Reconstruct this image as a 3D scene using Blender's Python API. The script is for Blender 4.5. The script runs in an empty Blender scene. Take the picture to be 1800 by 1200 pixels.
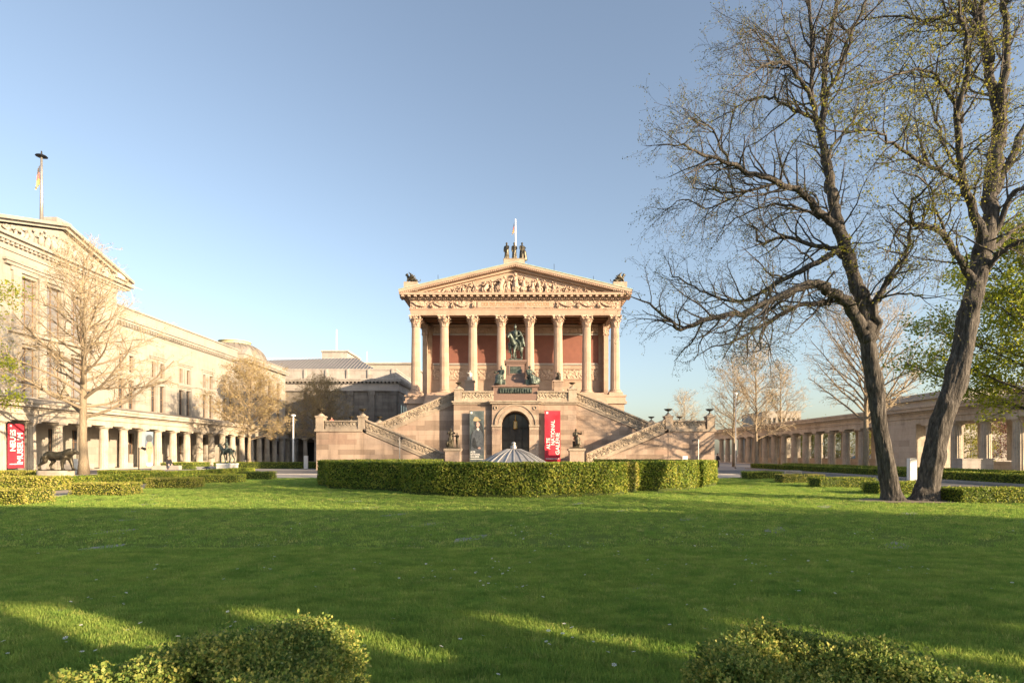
import bpy, bmesh, math, random
import numpy as np
from mathutils import Vector, Matrix
rad = math.radians
scene = bpy.context.scene
COL = scene.collection

# ------------------------------------------------------------------ camera
CX, CY, F, EYE = 906.0, 798.0, 1000.0, 1.6
cam_d = bpy.data.cameras.new('camera')
cam_d.sensor_width = 36.0
cam_d.lens = 20.0
cam_d.shift_x = (900 - CX) / 1800.0
cam_d.shift_y = (CY - 600) / 1800.0
cam_d.clip_start = 0.1
cam_d.clip_end = 4000
cam = bpy.data.objects.new('camera', cam_d)
COL.objects.link(cam)
cam.location = (0, 0, EYE)
cam.rotation_euler = (rad(90), 0, 0)
scene.camera = cam

# ------------------------------------------------------------------ sky and sun
SUN_EL = rad(14.0)
SUN_AZ = math.atan2(0.848, -0.53)          # compass angle from +Y towards +X
world = bpy.data.worlds.new('World')
scene.world = world
world.use_nodes = True
wn = world.node_tree
bg = wn.nodes['Background']
sky = wn.nodes.new('ShaderNodeTexSky')
sky.sky_type = 'NISHITA'
sky.sun_disc = False
sky.sun_elevation = SUN_EL
sky.sun_rotation = SUN_AZ
sky.air_density = 1.0
sky.dust_density = 1.9
sky.ozone_density = 1.5
hsv = wn.nodes.new('ShaderNodeHueSaturation'); hsv.inputs['Saturation'].default_value = 0.82
wn.links.new(sky.outputs[0], hsv.inputs['Color']); wn.links.new(hsv.outputs[0], bg.inputs[0])
bg.inputs[1].default_value = 0.105
SUNV = Vector((math.sin(SUN_AZ) * math.cos(SUN_EL), math.cos(SUN_AZ) * math.cos(SUN_EL), math.sin(SUN_EL)))
sun_d = bpy.data.lights.new('sun', 'SUN')
sun_d.energy = 5.0
sun_d.angle = rad(0.55)
sun_d.color = (1.0, 0.745, 0.47)
sun = bpy.data.objects.new('sun', sun_d)
COL.objects.link(sun)
sun.location = (60, -40, 60)
sun.rotation_euler = (-SUNV).to_track_quat('-Z', 'Y').to_euler()
scene.view_settings.view_transform = 'Standard'
scene.view_settings.look = 'None'
scene.view_settings.exposure = 1.4
scene.view_settings.gamma = 1.0
scene.cycles.use_denoising = True
scene.cycles.max_bounces = 6
scene.cycles.transparent_max_bounces = 8

# ------------------------------------------------------------------ mesh helpers
def at(px, py, Y):
    return ((px - CX) * Y / F, Y, EYE + (CY - py) * Y / F)
def wx(px, Y): return (px - CX) * Y / F
def wz(py, Y): return EYE + (CY - py) * Y / F

class MB:
    """collects shapes (world coordinates) that become one mesh"""
    def __init__(self):
        self.v, self.f, self.m, self.bulk = [], [], [], []
        self.mi = 0
    def add(self, vs, fs):
        o = len(self.v)
        self.v.extend(vs)
        for f in fs:
            self.f.append([i + o for i in f])
            self.m.append(self.mi)
    def box(self, x0, x1, y0, y1, z0, z1):
        if x0 > x1: x0, x1 = x1, x0
        if y0 > y1: y0, y1 = y1, y0
        self.add([(x0,y0,z0),(x1,y0,z0),(x1,y1,z0),(x0,y1,z0),(x0,y0,z1),(x1,y0,z1),(x1,y1,z1),(x0,y1,z1)],
                 [(3,2,1,0),(4,5,6,7),(0,1,5,4),(1,2,6,5),(2,3,7,6),(3,0,4,7)])
        return self
    def prism_y(self, poly, y0, y1):
        """polygon of (x, z) extruded along y"""
        n = len(poly)
        vs = [(x, y0, z) for x, z in poly] + [(x, y1, z) for x, z in poly]
        fs = [tuple(range(n)), tuple(range(2*n-1, n-1, -1))]
        fs += [((i+1) % n, i, i+n, (i+1) % n + n) for i in range(n)]
        self.add(vs, fs); return self
    def prism_x(self, poly, x0, x1):
        n = len(poly)
        vs = [(x0, y, z) for y, z in poly] + [(x1, y, z) for y, z in poly]
        fs = [tuple(range(n)), tuple(range(2*n-1, n-1, -1))]
        fs += [((i+1) % n, i, i+n, (i+1) % n + n) for i in range(n)]
        self.add(vs, fs); return self
    def prism_z(self, poly, z0, z1):
        n = len(poly)
        vs = [(x, y, z0) for x, y in poly] + [(x, y, z1) for x, y in poly]
        fs = [tuple(range(n-1, -1, -1)), tuple(range(n, 2*n))]
        fs += [(i, (i+1) % n, (i+1) % n + n, i+n) for i in range(n)]
        self.add(vs, fs); return self
    def lathe(self, cx, cy, prof, seg=16, flute=0.0, nfl=0):
        """profile of (r, z); optional fluting on rows"""
        vs, fs = [], []
        for r, z in prof:
            for k in range(seg):
                a = 2*math.pi*k/seg
                rr = r * (1 - flute * (0.5 - 0.5*math.cos(a*nfl))) if flute else r
                vs.append((cx + rr*math.cos(a), cy + rr*math.sin(a), z))
        for i in range(len(prof)-1):
            for k in range(seg):
                k2 = (k+1) % seg
                fs.append((i*seg+k, i*seg+k2, (i+1)*seg+k2, (i+1)*seg+k))
        fs.append(tuple(range(seg-1, -1, -1)))
        o = (len(prof)-1)*seg
        fs.append(tuple(range(o, o+seg)))
        self.add(vs, fs); return self
    def tube(self, pts, radii, sides=6, cap=True, wob=None):
        n = len(pts)
        if n < 2: return self
        if not hasattr(radii, '__len__'): radii = [radii]*n
        vs, fs = [], []
        px = py = pz = None
        for i in range(n):
            a = pts[max(i-1, 0)]; b = pts[min(i+1, n-1)]
            tx, ty, tz = b[0]-a[0], b[1]-a[1], b[2]-a[2]
            L = math.sqrt(tx*tx+ty*ty+tz*tz) or 1.0
            tx, ty, tz = tx/L, ty/L, tz/L
            if px is None:
                if abs(tz) < 0.9: px, py, pz = -ty, tx, 0.0
                else: px, py, pz = 1.0, 0.0, 0.0
            d = px*tx+py*ty+pz*tz
            px, py, pz = px-d*tx, py-d*ty, pz-d*tz
            L = math.sqrt(px*px+py*py+pz*pz) or 1.0
            px, py, pz = px/L, py/L, pz/L
            qx, qy, qz = ty*pz-tz*py, tz*px-tx*pz, tx*py-ty*px
            c = pts[i]; r = radii[i]
            for k in range(sides):
                ang = 2*math.pi*k/sides
                rr = r*wob(i, k) if wob else r
                ca, sa = math.cos(ang)*rr, math.sin(ang)*rr
                vs.append((c[0]+px*ca+qx*sa, c[1]+py*ca+qy*sa, c[2]+pz*ca+qz*sa))
        for i in range(n-1):
            for k in range(sides):
                k2 = (k+1) % sides
                fs.append((i*sides+k, i*sides+k2, (i+1)*sides+k2, (i+1)*sides+k))
        if cap:
            fs.append(tuple(range(sides-1, -1, -1)))
            fs.append(tuple(range((n-1)*sides, n*sides)))
        self.add(vs, fs); return self
    def ball(self, c, r, seg=10, rings=7):
        if not hasattr(r, '__len__'): r = (r, r, r)
        vs, fs = [(c[0], c[1], c[2]-r[2])], []
        for i in range(1, rings):
            t = math.pi*i/rings - math.pi/2
            for k in range(seg):
                a = 2*math.pi*k/seg
                vs.append((c[0]+r[0]*math.cos(t)*math.cos(a), c[1]+r[1]*math.cos(t)*math.sin(a), c[2]+r[2]*math.sin(t)))
        vs.append((c[0], c[1], c[2]+r[2]))
        for k in range(seg):
            fs.append((0, 1+(k+1) % seg, 1+k))
            fs.append((len(vs)-1, 1+(rings-2)*seg+k, 1+(rings-2)*seg+(k+1) % seg))
        for i in range(rings-2):
            for k in range(seg):
                k2 = (k+1) % seg
                fs.append((1+i*seg+k, 1+i*seg+k2, 1+(i+1)*seg+k2, 1+(i+1)*seg+k))
        self.add(vs, fs); return self
    def quads(self, V, mi=None):
        """V: (n,4,3) array of loose quads"""
        self.bulk.append((np.asarray(V, dtype=np.float32), self.mi if mi is None else mi)); return self
    def mesh(self, name, off=(0, 0, 0), smooth=False):
        me = bpy.data.meshes.new(name)
        nv = len(self.v)
        V = np.array(self.v, dtype=np.float32).reshape(-1, 3)
        lens = [len(f) for f in self.f]
        loops = [i for f in self.f for i in f]
        mats = list(self.m)
        Vs = [V]; Ls = [np.array(loops, dtype=np.int32)]; Ns = [np.array(lens, dtype=np.int32)]; Ms = [np.array(mats, dtype=np.int32)]
        for q, mi in self.bulk:
            n = len(q)
            if n == 0: continue
            Vs.append(q.reshape(-1, 3))
            Ls.append(np.arange(4*n, dtype=np.int32) + nv); nv += 4*n
            Ns.append(np.full(n, 4, dtype=np.int32)); Ms.append(np.full(n, mi, dtype=np.int32))
        V = np.concatenate(Vs) - np.array(off, dtype=np.float32)
        L = np.concatenate(Ls); N = np.concatenate(Ns); M = np.concatenate(Ms)
        me.vertices.add(len(V)); me.vertices.foreach_set('co', V.ravel())
        me.loops.add(len(L)); me.loops.foreach_set('vertex_index', L)
        me.polygons.add(len(N))
        st = np.concatenate([[0], np.cumsum(N)[:-1]]).astype(np.int32)
        me.polygons.foreach_set('loop_start', st)
        me.polygons.foreach_set('loop_total', N)
        me.polygons.foreach_set('material_index', M)
        if smooth: me.polygons.foreach_set('use_smooth', np.ones(len(N), dtype=bool))
        me.update(calc_edges=True)
        me.validate()
        if not smooth and len(self.f): me.set_sharp_from_angle(angle=0.62)
        return me

def tag(o, label, cat, group=None, kind=None):
    if label: o['label'] = label
    if cat: o['category'] = cat
    if group: o['group'] = group
    if kind: o['kind'] = kind
    return o
def thing(name, label, cat, loc, group=None):
    o = bpy.data.objects.new(name, None)
    o.empty_display_size = 0.3
    COL.objects.link(o); o.location = loc
    o['origin'] = list(loc)
    return tag(o, label, cat, group)
def setmats(me, mat):
    for m in (mat if isinstance(mat, (list, tuple)) else [mat]): me.materials.append(m)
def part(name, mb, mat, parent, label=None, smooth=False):
    off = tuple(parent['origin'])
    me = mb.mesh(name, off, smooth) if isinstance(mb, MB) else mb
    if not len(me.materials): setmats(me, mat)
    o = bpy.data.objects.new(name, me); COL.objects.link(o)
    o.parent = parent; o['origin'] = list(off)
    if label: o['label'] = label
    return o
def solid(name, mb, mat, label, cat, loc, group=None, smooth=False):
    me = mb.mesh(name, loc, smooth) if isinstance(mb, MB) else mb
    if not len(me.materials): setmats(me, mat)
    o = bpy.data.objects.new(name, me); COL.objects.link(o); o.location = loc
    o['origin'] = list(loc)
    return tag(o, label, cat, group)
def structure(name, mb, mat, kind='structure', label=None):
    me = mb.mesh(name)
    setmats(me, mat)
    o = bpy.data.objects.new(name, me); COL.objects.link(o)
    o['kind'] = kind
    if label: o['label'] = label
    return o
def dup_part(o, parent, delta):
    c = o.copy(); COL.objects.link(c); c.parent = parent
    c.location = Vector(o.location) + Vector(delta)
    for ch in list(o.children):
        d = ch.copy(); COL.objects.link(d); d.parent = c
    return c
def dup_thing(root, loc, label, group=None, rotz=0.0, scale=1.0):
    r = root.copy(); COL.objects.link(r); r.location = loc; r.rotation_euler = (0, 0, rotz); r.scale = (scale,)*3
    r['label'] = label
    if group: r['group'] = group
    for ch in list(root.children):
        c = ch.copy(); COL.objects.link(c); c.parent = r
        for g in list(ch.children):
            d = g.copy(); COL.objects.link(d); d.parent = c
    return r
def fuse(mb, voxel, off=(0, 0, 0), name='fused', smooth_it=2):
    """overlapping shapes merged into one continuous skin"""
    me = mb.mesh(name, off)
    o = bpy.data.objects.new('fuse_tmp', me); COL.objects.link(o)
    m = o.modifiers.new('r', 'REMESH'); m.mode = 'VOXEL'; m.voxel_size = voxel; m.use_smooth_shade = True
    if smooth_it:
        s = o.modifiers.new('s', 'SMOOTH'); s.iterations = smooth_it; s.factor = 0.5
    dg = bpy.context.evaluated_depsgraph_get(); dg.update()
    out = bpy.data.meshes.new_from_object(o.evaluated_get(dg))
    out.name = name
    bpy.data.objects.remove(o); bpy.data.meshes.remove(me)
    return out
def text_mesh(txt, size, depth=0.012, align='LEFT', space=1.0, bold=0.0):
    cu = bpy.data.curves.new('txt', 'FONT')
    cu.body = txt; cu.size = size; cu.extrude = depth; cu.align_x = align; cu.space_character = space; cu.offset = bold
    cu.resolution_u = 3
    o = bpy.data.objects.new('txt_tmp', cu); COL.objects.link(o)
    dg = bpy.context.evaluated_depsgraph_get(); dg.update()
    me = bpy.data.meshes.new_from_object(o.evaluated_get(dg))
    bpy.data.objects.remove(o); bpy.data.curves.remove(cu)
    return me
def text_part(parent, txt, size, origin, xdir, ydir, mat, depth=0.012, align='LEFT', fit=None, bold=0.0, name='lettering', fit_h=None):
    """flat raised lettering; fit stretches the line to a length"""
    me = text_mesh(txt, size, depth, align, bold=bold)
    xs = np.zeros(len(me.vertices)*3, dtype=np.float32); me.vertices.foreach_get('co', xs); xs = xs.reshape(-1, 3)
    w = xs[:, 0].max() - xs[:, 0].min(); h = xs[:, 1].max() - xs[:, 1].min()
    if fit: xs[:, 0] *= fit / w
    if fit_h: xs[:, 1] *= fit_h / h
    X = np.array(xdir); Y = np.array(ydir); Z = np.cross(X, Y)
    P = np.array(origin) + xs[:, :1]*X + xs[:, 1:2]*Y + xs[:, 2:]*Z - np.array(tuple(parent['origin']))
    me.vertices.foreach_set('co', P.astype(np.float32).ravel()); me.update()
    me.materials.clear(); me.materials.append(mat)
    o = bpy.data.objects.new(name, me); COL.objects.link(o); o.parent = parent; o['origin'] = list(parent['origin'])
    return o

def wall_holes(mb, axis, plane, u0, u1, z0, z1, holes, depth):
    """wall sheet with real openings; axis 'x': plane is x, u runs along y; axis 'y': plane is y, u runs along x"""
    us = sorted({u0, u1} | {h[0] for h in holes} | {h[1] for h in holes})
    zs = sorted({z0, z1} | {h[2] for h in holes} | {h[3] for h in holes})
    P = (lambda u, z, d=0.0: (plane + d, u, z)) if axis == 'x' else (lambda u, z, d=0.0: (u, plane + d, z))
    for i in range(len(us)-1):
        for j in range(len(zs)-1):
            a, b, c, d = us[i], us[i+1], zs[j], zs[j+1]
            mu, mz = (a+b)/2, (c+d)/2
            if any(h[0] < mu < h[1] and h[2] < mz < h[3] for h in holes): continue
            mb.add([P(a, c), P(b, c), P(b, d), P(a, d)], [(0, 1, 2, 3)])
    for a, b, c, d in holes:
        for q in (((a, c), (b, c)), ((b, c), (b, d)), ((b, d), (a, d)), ((a, d), (a, c))):
            (ua, za), (ub, zb) = q
            mb.add([P(ua, za), P(ub, zb), P(ub, zb, depth), P(ua, za, depth)], [(0, 1, 2, 3)])

# ------------------------------------------------------------------ materials
def new_mat(name):
    m = bpy.data.materials.new(name); m.use_nodes = True
    nt = m.node_tree
    return m, nt, nt.nodes['Principled BSDF']
def N(nt, t, **kw):
    n = nt.nodes.new(t)
    for k, v in kw.items(): setattr(n, k, v)
    return n
def ramp(nt, fac, stops):
    r = N(nt, 'ShaderNodeValToRGB')
    e = r.color_ramp.elements
    while len(e) < len(stops): e.new(0.5)
    for i, (p, c) in enumerate(stops):
        e[i].position = p; e[i].color = (*c, 1)
    nt.links.new(fac, r.inputs[0]); return r.outputs[0]
def noise(nt, vec, scale, detail=4, rough=0.55):
    n = N(nt, 'ShaderNodeTexNoise'); n.inputs['Scale'].default_value = scale
    n.inputs['Detail'].default_value = detail; n.inputs['Roughness'].default_value = rough
    if vec is not None: nt.links.new(vec, n.inputs['Vector'])
    return n.outputs['Fac']
def mixc(nt, fac, a, b, mode='MIX'):
    n = N(nt, 'ShaderNodeMix', data_type='RGBA', blend_type=mode)
    for sock, val in ((n.inputs[0], fac), (n.inputs[6], a), (n.inputs[7], b)):
        if isinstance(val, (int, float)): sock.default_value = val
        elif isinstance(val, tuple): sock.default_value = (*val, 1)
        else: nt.links.new(val, sock)
    return n.outputs[2]
def math_n(nt, op, a, b=0.0):
    n = N(nt, 'ShaderNodeMath', operation=op)
    for s, v in ((n.inputs[0], a), (n.inputs[1], b)):
        if isinstance(v, (int, float)): s.default_value = v
        else: nt.links.new(v, s)
    return n.outputs[0]
def bump(nt, bs, h, strength=0.4, dist=0.02):
    b = N(nt, 'ShaderNodeBump'); b.inputs['Strength'].default_value = strength; b.inputs['Distance'].default_value = dist
    nt.links.new(h, b.inputs['Height']); nt.links.new(b.outputs[0], bs.inputs['Normal'])
def pos(nt):
    return N(nt, 'ShaderNodeNewGeometry').outputs['Position']
def scaled(nt, vec, s):
    m = N(nt, 'ShaderNodeMapping'); m.inputs['Scale'].default_value = s
    nt.links.new(vec, m.inputs['Vector']); return m.outputs[0]

def stone(name, base, dark, light, bw=1.5, bh=0.5, joint=0.012, vary=0.5, rough=0.85, stain=0.35, relief=None, staincol=None):
    m, nt, bs = new_mat(name)
    p = pos(nt)
    sep = N(nt, 'ShaderNodeSeparateXYZ'); nt.links.new(p, sep.inputs[0])
    u = math_n(nt, 'ADD', sep.outputs[0], sep.outputs[1])
    cmb = N(nt, 'ShaderNodeCombineXYZ'); nt.links.new(u, cmb.inputs[0]); nt.links.new(sep.outputs[2], cmb.inputs[1])
    n1 = noise(nt, p, 0.9, 6, 0.6)
    n2 = noise(nt, p, 7.0, 5, 0.6)
    col = ramp(nt, n1, [(0.3, dark), (0.5, base), (0.72, light)])
    col = mixc(nt, 0.35, col, ramp(nt, n2, [(0.3, dark), (0.7, light)]))
    h = n2
    if bw:
        br = N(nt, 'ShaderNodeTexBrick'); nt.links.new(cmb.outputs[0], br.inputs['Vector'])
        br.inputs['Scale'].default_value = 1.0
        br.inputs['Brick Width'].default_value = bw; br.inputs['Row Height'].default_value = bh
        br.inputs['Mortar Size'].default_value = joint; br.inputs['Mortar Smooth'].default_value = 0.3
        br.inputs['Bias'].default_value = 0.0
        br.inputs['Color1'].default_value = (0, 0, 0, 1); br.inputs['Color2'].default_value = (1, 1, 1, 1)
        br.inputs['Mortar'].default_value = (0.45, 0.45, 0.45, 1)
        tint = ramp(nt, br.outputs['Color'], [(0.0, tuple(c*0.62 for c in dark)), (0.14, tuple(c*0.9 for c in dark)), (0.3, base), (0.75, light), (1.0, (dark[0]*1.15, dark[1], dark[2]*1.0))])
        col = mixc(nt, vary, col, tint)
        col = mixc(nt, math_n(nt, 'MULTIPLY', br.outputs['Fac'], 0.45), col, tuple(c*0.45 for c in dark))
        h = math_n(nt, 'SUBTRACT', math_n(nt, 'MULTIPLY', n2, 0.5), br.outputs['Fac'])
    if stain:
        sv = noise(nt, scaled(nt, p, (1.1, 1.1, 0.12)), 1.6, 5, 0.65)
        f = ramp(nt, sv, [(0.5, (0, 0, 0)), (0.78, (1, 1, 1))])
        col = mixc(nt, math_n(nt, 'MULTIPLY', f, stain), col, staincol or tuple(c*0.35 for c in dark))
    nt.links.new(col, bs.inputs['Base Color'])
    bs.inputs['Roughness'].default_value = rough
    bs.inputs['Specular IOR Level'].default_value = 0.25
    if relief:
        vo = N(nt, 'ShaderNodeTexVoronoi', feature='SMOOTH_F1'); vo.inputs['Scale'].default_value = relief
        w = noise(nt, p, relief*0.5, 3)
        add = N(nt, 'ShaderNodeVectorMath', operation='ADD'); nt.links.new(p, add.inputs[0])
        wn_ = N(nt, 'ShaderNodeTexNoise'); wn_.inputs['Scale'].default_value = relief*0.6; nt.links.new(p, wn_.inputs['Vector'])
        nt.links.new(wn_.outputs['Color'], add.inputs[1])
        nt.links.new(add.outputs[0], vo.inputs['Vector'])
        hh = math_n(nt, 'ADD', math_n(nt, 'MULTIPLY', vo.outputs['Distance'], 1.3), w)
        bump(nt, bs, hh, 1.0, 0.16)
    else:
        bump(nt, bs, h, 0.35, 0.03)
    return m
def plain(name, c1, c2, rough=0.6, metal=0.0, scale=6.0, bmp=0.15, c3=None, spec=0.4):
    m, nt, bs = new_mat(name)
    p = pos(nt)
    n = noise(nt, p, scale, 5, 0.6)
    st = [(0.3, c1), (0.7, c2)] if c3 is None else [(0.28, c1), (0.5, c2), (0.74, c3)]
    nt.links.new(ramp(nt, n, st), bs.inputs['Base Color'])
    bs.inputs['Roughness'].default_value = rough; bs.inputs['Metallic'].default_value = metal
    bs.inputs['Specular IOR Level'].default_value = spec
    if bmp: bump(nt, bs, noise(nt, p, scale*4, 4), bmp, 0.02)
    return m
def leafy(name, cols, trans=0.35, rough=0.5, patch=None):
    """leaf faces: colour differs from leaf to leaf"""
    m = bpy.data.materials.new(name); m.use_nodes = True
    nt = m.node_tree; nt.nodes.clear()
    out = N(nt, 'ShaderNodeOutputMaterial')
    g = N(nt, 'ShaderNodeNewGeometry')
    n = len(cols)
    c = ramp(nt, g.outputs['Random Per Island'], [(i/(n-1) if n > 1 else 0, cols[i]) for i in range(n)])
    if patch:
        c = mixc(nt, ramp(nt, noise(nt, g.outputs['Position'], patch[0], 3), [(0.42, (0, 0, 0)), (0.62, (1, 1, 1))]), c, patch[1], 'MULTIPLY')
    d = N(nt, 'ShaderNodeBsdfPrincipled'); nt.links.new(c, d.inputs['Base Color']); d.inputs['Roughness'].default_value = rough
    d.inputs['Specular IOR Level'].default_value = 0.2
    t = N(nt, 'ShaderNodeBsdfTranslucent'); nt.links.new(c, t.inputs['Color'])
    mx = N(nt, 'ShaderNodeMixShader'); mx.inputs[0].default_value = trans
    nt.links.new(d.outputs[0], mx.inputs[1]); nt.links.new(t.outputs[0], mx.inputs[2]); nt.links.new(mx.outputs[0], out.inputs[0])
    return m

M = {}
M['sand'] = stone('pink_sandstone_blocks', (0.37, 0.28, 0.215), (0.25, 0.185, 0.14), (0.44, 0.345, 0.275), 1.9, 0.52, 0.010, 0.55, stain=0.5)
M['sand_t'] = stone('temple_sandstone', (0.43, 0.315, 0.24), (0.34, 0.245, 0.185), (0.49, 0.37, 0.29), 2.2, 0.6, 0.006, 0.22, stain=0.12)
M['sand_c'] = stone('carved_sandstone', (0.44, 0.325, 0.25), (0.33, 0.24, 0.18), (0.51, 0.39, 0.305), 0, 0, stain=0.1, relief=2.6)
M['parapet'] = stone('weathered_parapet_stone', (0.38, 0.31, 0.237), (0.237, 0.195, 0.154), (0.475, 0.4, 0.314), 0, 0, stain=0.55)
M['parapet_c'] = stone('weathered_carved_panel', (0.38, 0.31, 0.231), (0.218, 0.18, 0.138), (0.494, 0.42, 0.319), 0, 0, stain=0.35, relief=3.4)
M['cream'] = stone('cream_render', (0.335, 0.315, 0.28), (0.27, 0.25, 0.22), (0.38, 0.36, 0.325), 2.6, 0.8, 0.007, 0.3, stain=0.28)
M['cream_c'] = stone('cream_carving', (0.36, 0.335, 0.30), (0.28, 0.255, 0.22), (0.42, 0.39, 0.35), 0, 0, stain=0.1, relief=1.6)
M['doric'] = stone('tan_column_stone', (0.45, 0.40, 0.33), (0.28, 0.245, 0.20), (0.54, 0.49, 0.41), 0, 0, stain=0.5)
M['doric_w'] = stone('tan_wall_stone', (0.46, 0.405, 0.335), (0.33, 0.285, 0.235), (0.54, 0.49, 0.41), 1.8, 0.6, 0.008, 0.3, stain=0.3)
M['grey'] = stone('soot_grey_stone', (0.21, 0.19, 0.165), (0.13, 0.115, 0.10), (0.30, 0.27, 0.235), 2.0, 0.7, 0.008, 0.35, stain=0.5)
M['greyl'] = stone('pale_grey_stone', (0.38, 0.355, 0.33), (0.28, 0.26, 0.24), (0.46, 0.43, 0.40), 2.4, 0.8, 0.008, 0.3, stain=0.3)
M['red'] = plain('red_plaster', (0.19, 0.08, 0.06), (0.235, 0.098, 0.072), 0.8, 0, 1.2, 0.05)
M['brownceil'] = plain('brown_coffered_ceiling', (0.12, 0.06, 0.03), (0.19, 0.10, 0.05), 0.8, 0, 2.0)
M['bronze'] = plain('dark_bronze', (0.03, 0.028, 0.022), (0.075, 0.065, 0.045), 0.42, 0.6, 5.0, 0.3, (0.13, 0.12, 0.09))
M['verd'] = plain('green_bronze', (0.022, 0.03, 0.028), (0.065, 0.085, 0.072), 0.45, 0.45, 4.0, 0.3, (0.20, 0.235, 0.195))
M['copper'] = plain('verdigris_copper', (0.25, 0.36, 0.30), (0.38, 0.46, 0.38), 0.6, 0.1, 3.0, 0.1)
M['marble'] = plain('white_marble', (0.55, 0.50, 0.42), (0.72, 0.68, 0.6), 0.5, 0, 5.0, 0.2)
M['granite'] = plain('red_granite', (0.17, 0.11, 0.088), (0.23, 0.155, 0.125), 0.45, 0, 9.0, 0.1)
M['glass'] = plain('window_glass', (0.03, 0.035, 0.04), (0.06, 0.065, 0.075), 0.12, 0, 1.0, 0.0, spec=0.8)
M['glassw'] = plain('tall_window_glass', (0.16, 0.16, 0.17), (0.22, 0.22, 0.225), 0.2, 0, 0.8, 0.0, spec=0.6)
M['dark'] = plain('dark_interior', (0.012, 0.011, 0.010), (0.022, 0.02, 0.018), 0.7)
M['frame'] = plain('brown_window_frame', (0.16, 0.10, 0.06), (0.22, 0.14, 0.09), 0.6)
M['metal'] = plain('galvanised_metal', (0.36, 0.35, 0.34), (0.48, 0.47, 0.45), 0.4, 0.6, 3.0, 0.05)
M['iron'] = plain('black_painted_iron', (0.018, 0.018, 0.02), (0.03, 0.03, 0.032), 0.45)
M['white'] = plain('white_paint', (0.74, 0.73, 0.70), (0.80, 0.79, 0.76), 0.5, 0, 2.0, 0.03)
M['whiteg'] = plain('pale_grey_panel', (0.52, 0.51, 0.49), (0.6, 0.59, 0.57), 0.6, 0, 1.5, 0.05)
M['redcloth'] = plain('red_banner_cloth', (0.50, 0.022, 0.045), (0.60, 0.04, 0.065), 0.7, 0, 0.8, 0.05)
M['gold'] = plain('gilded_brass', (0.45, 0.28, 0.07), (0.6, 0.4, 0.12), 0.35, 0.8, 4.0)
M['asphalt'] = plain('grey_asphalt', (0.12, 0.115, 0.115), (0.18, 0.172, 0.17), 0.9, 0, 1.2, 0.3)
M['paving'] = plain('pale_paving', (0.26, 0.245, 0.23), (0.34, 0.32, 0.30), 0.9, 0, 0.9, 0.25)
M['gravel'] = plain('beige_gravel', (0.34, 0.27, 0.20), (0.44, 0.36, 0.28), 0.95, 0, 3.0, 0.5)
M['kerb'] = plain('granite_kerb', (0.30, 0.285, 0.27), (0.40, 0.38, 0.36), 0.85, 0, 4.0, 0.2)
M['earth'] = plain('bare_ground', (0.16, 0.125, 0.09), (0.22, 0.18, 0.135), 0.95, 0, 0.6, 0.4)

def bark_mat(name, c1, c2, c3, vs=3.0):
    m, nt, bs = new_mat(name)
    p = pos(nt)
    n = noise(nt, scaled(nt, p, (9, 9, 1.6)), vs, 7, 0.65)
    n2 = noise(nt, p, 1.2, 4)
    col = ramp(nt, n, [(0.32, c1), (0.5, c2), (0.72, c3)])
    col = mixc(nt, math_n(nt, 'MULTIPLY', n2, 0.4), col, tuple(c*0.6 for c in c2))
    nt.links.new(col, bs.inputs['Base Color']); bs.inputs['Roughness'].default_value = 0.95
    bs.inputs['Specular IOR Level'].default_value = 0.1
    bump(nt, bs, n, 1.0, 0.09)
    return m
M['bark'] = bark_mat('furrowed_dark_bark', (0.035, 0.033, 0.032), (0.10, 0.092, 0.085), (0.24, 0.22, 0.20), 1.6)
M['barkl'] = bark_mat('pale_brown_bark', (0.22, 0.175, 0.12), (0.32, 0.26, 0.185), (0.42, 0.35, 0.25), 2.2)
M['twig'] = plain('dark_twig', (0.075, 0.066, 0.057), (0.12, 0.105, 0.09), 0.9, 0, 3.0, 0)
M['twigl'] = plain('pale_twig', (0.34, 0.27, 0.175), (0.44, 0.36, 0.25), 0.9, 0, 1.5, 0)
M['bud'] = leafy('dark_budding_leaves', [(0.05, 0.06, 0.022), (0.09, 0.10, 0.03), (0.17, 0.18, 0.04)], 0.4)
M['budy'] = leafy('yellow_green_young_leaves', [(0.16, 0.18, 0.03), (0.26, 0.26, 0.04), (0.34, 0.32, 0.055)], 0.45)
M['budt'] = leafy('tan_buds', [(0.30, 0.22, 0.11), (0.36, 0.27, 0.13), (0.40, 0.33, 0.13)], 0.3)
M['green'] = leafy('fresh_green_leaves', [(0.18, 0.24, 0.025), (0.30, 0.35, 0.04), (0.44, 0.45, 0.06)], 0.6)
M['box'] = leafy('clipped_box_leaves', [(0.125, 0.2, 0.0312), (0.225, 0.294, 0.0438), (0.338, 0.362, 0.0562), (0.463, 0.425, 0.0875)], 0.3, patch=(1.1, (0.66, 0.78, 0.7)))
M['boxcore'] = plain('hedge_interior', (0.03, 0.05, 0.01), (0.06, 0.08, 0.018), 0.95, 0, 5.0, 0.4)
M['boxy'] = leafy('yellowed_box_leaves', [(0.213, 0.25, 0.0375), (0.338, 0.35, 0.0562), (0.463, 0.425, 0.1), (0.575, 0.463, 0.188)], 0.3, patch=(1.6, (0.72, 0.8, 0.72)))
M['shrub'] = leafy('low_shrub_leaves', [(0.10, 0.17, 0.04), (0.20, 0.28, 0.06), (0.36, 0.39, 0.09), (0.55, 0.50, 0.14)], 0.35, patch=(2.6, (0.68, 0.82, 0.88)))
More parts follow.
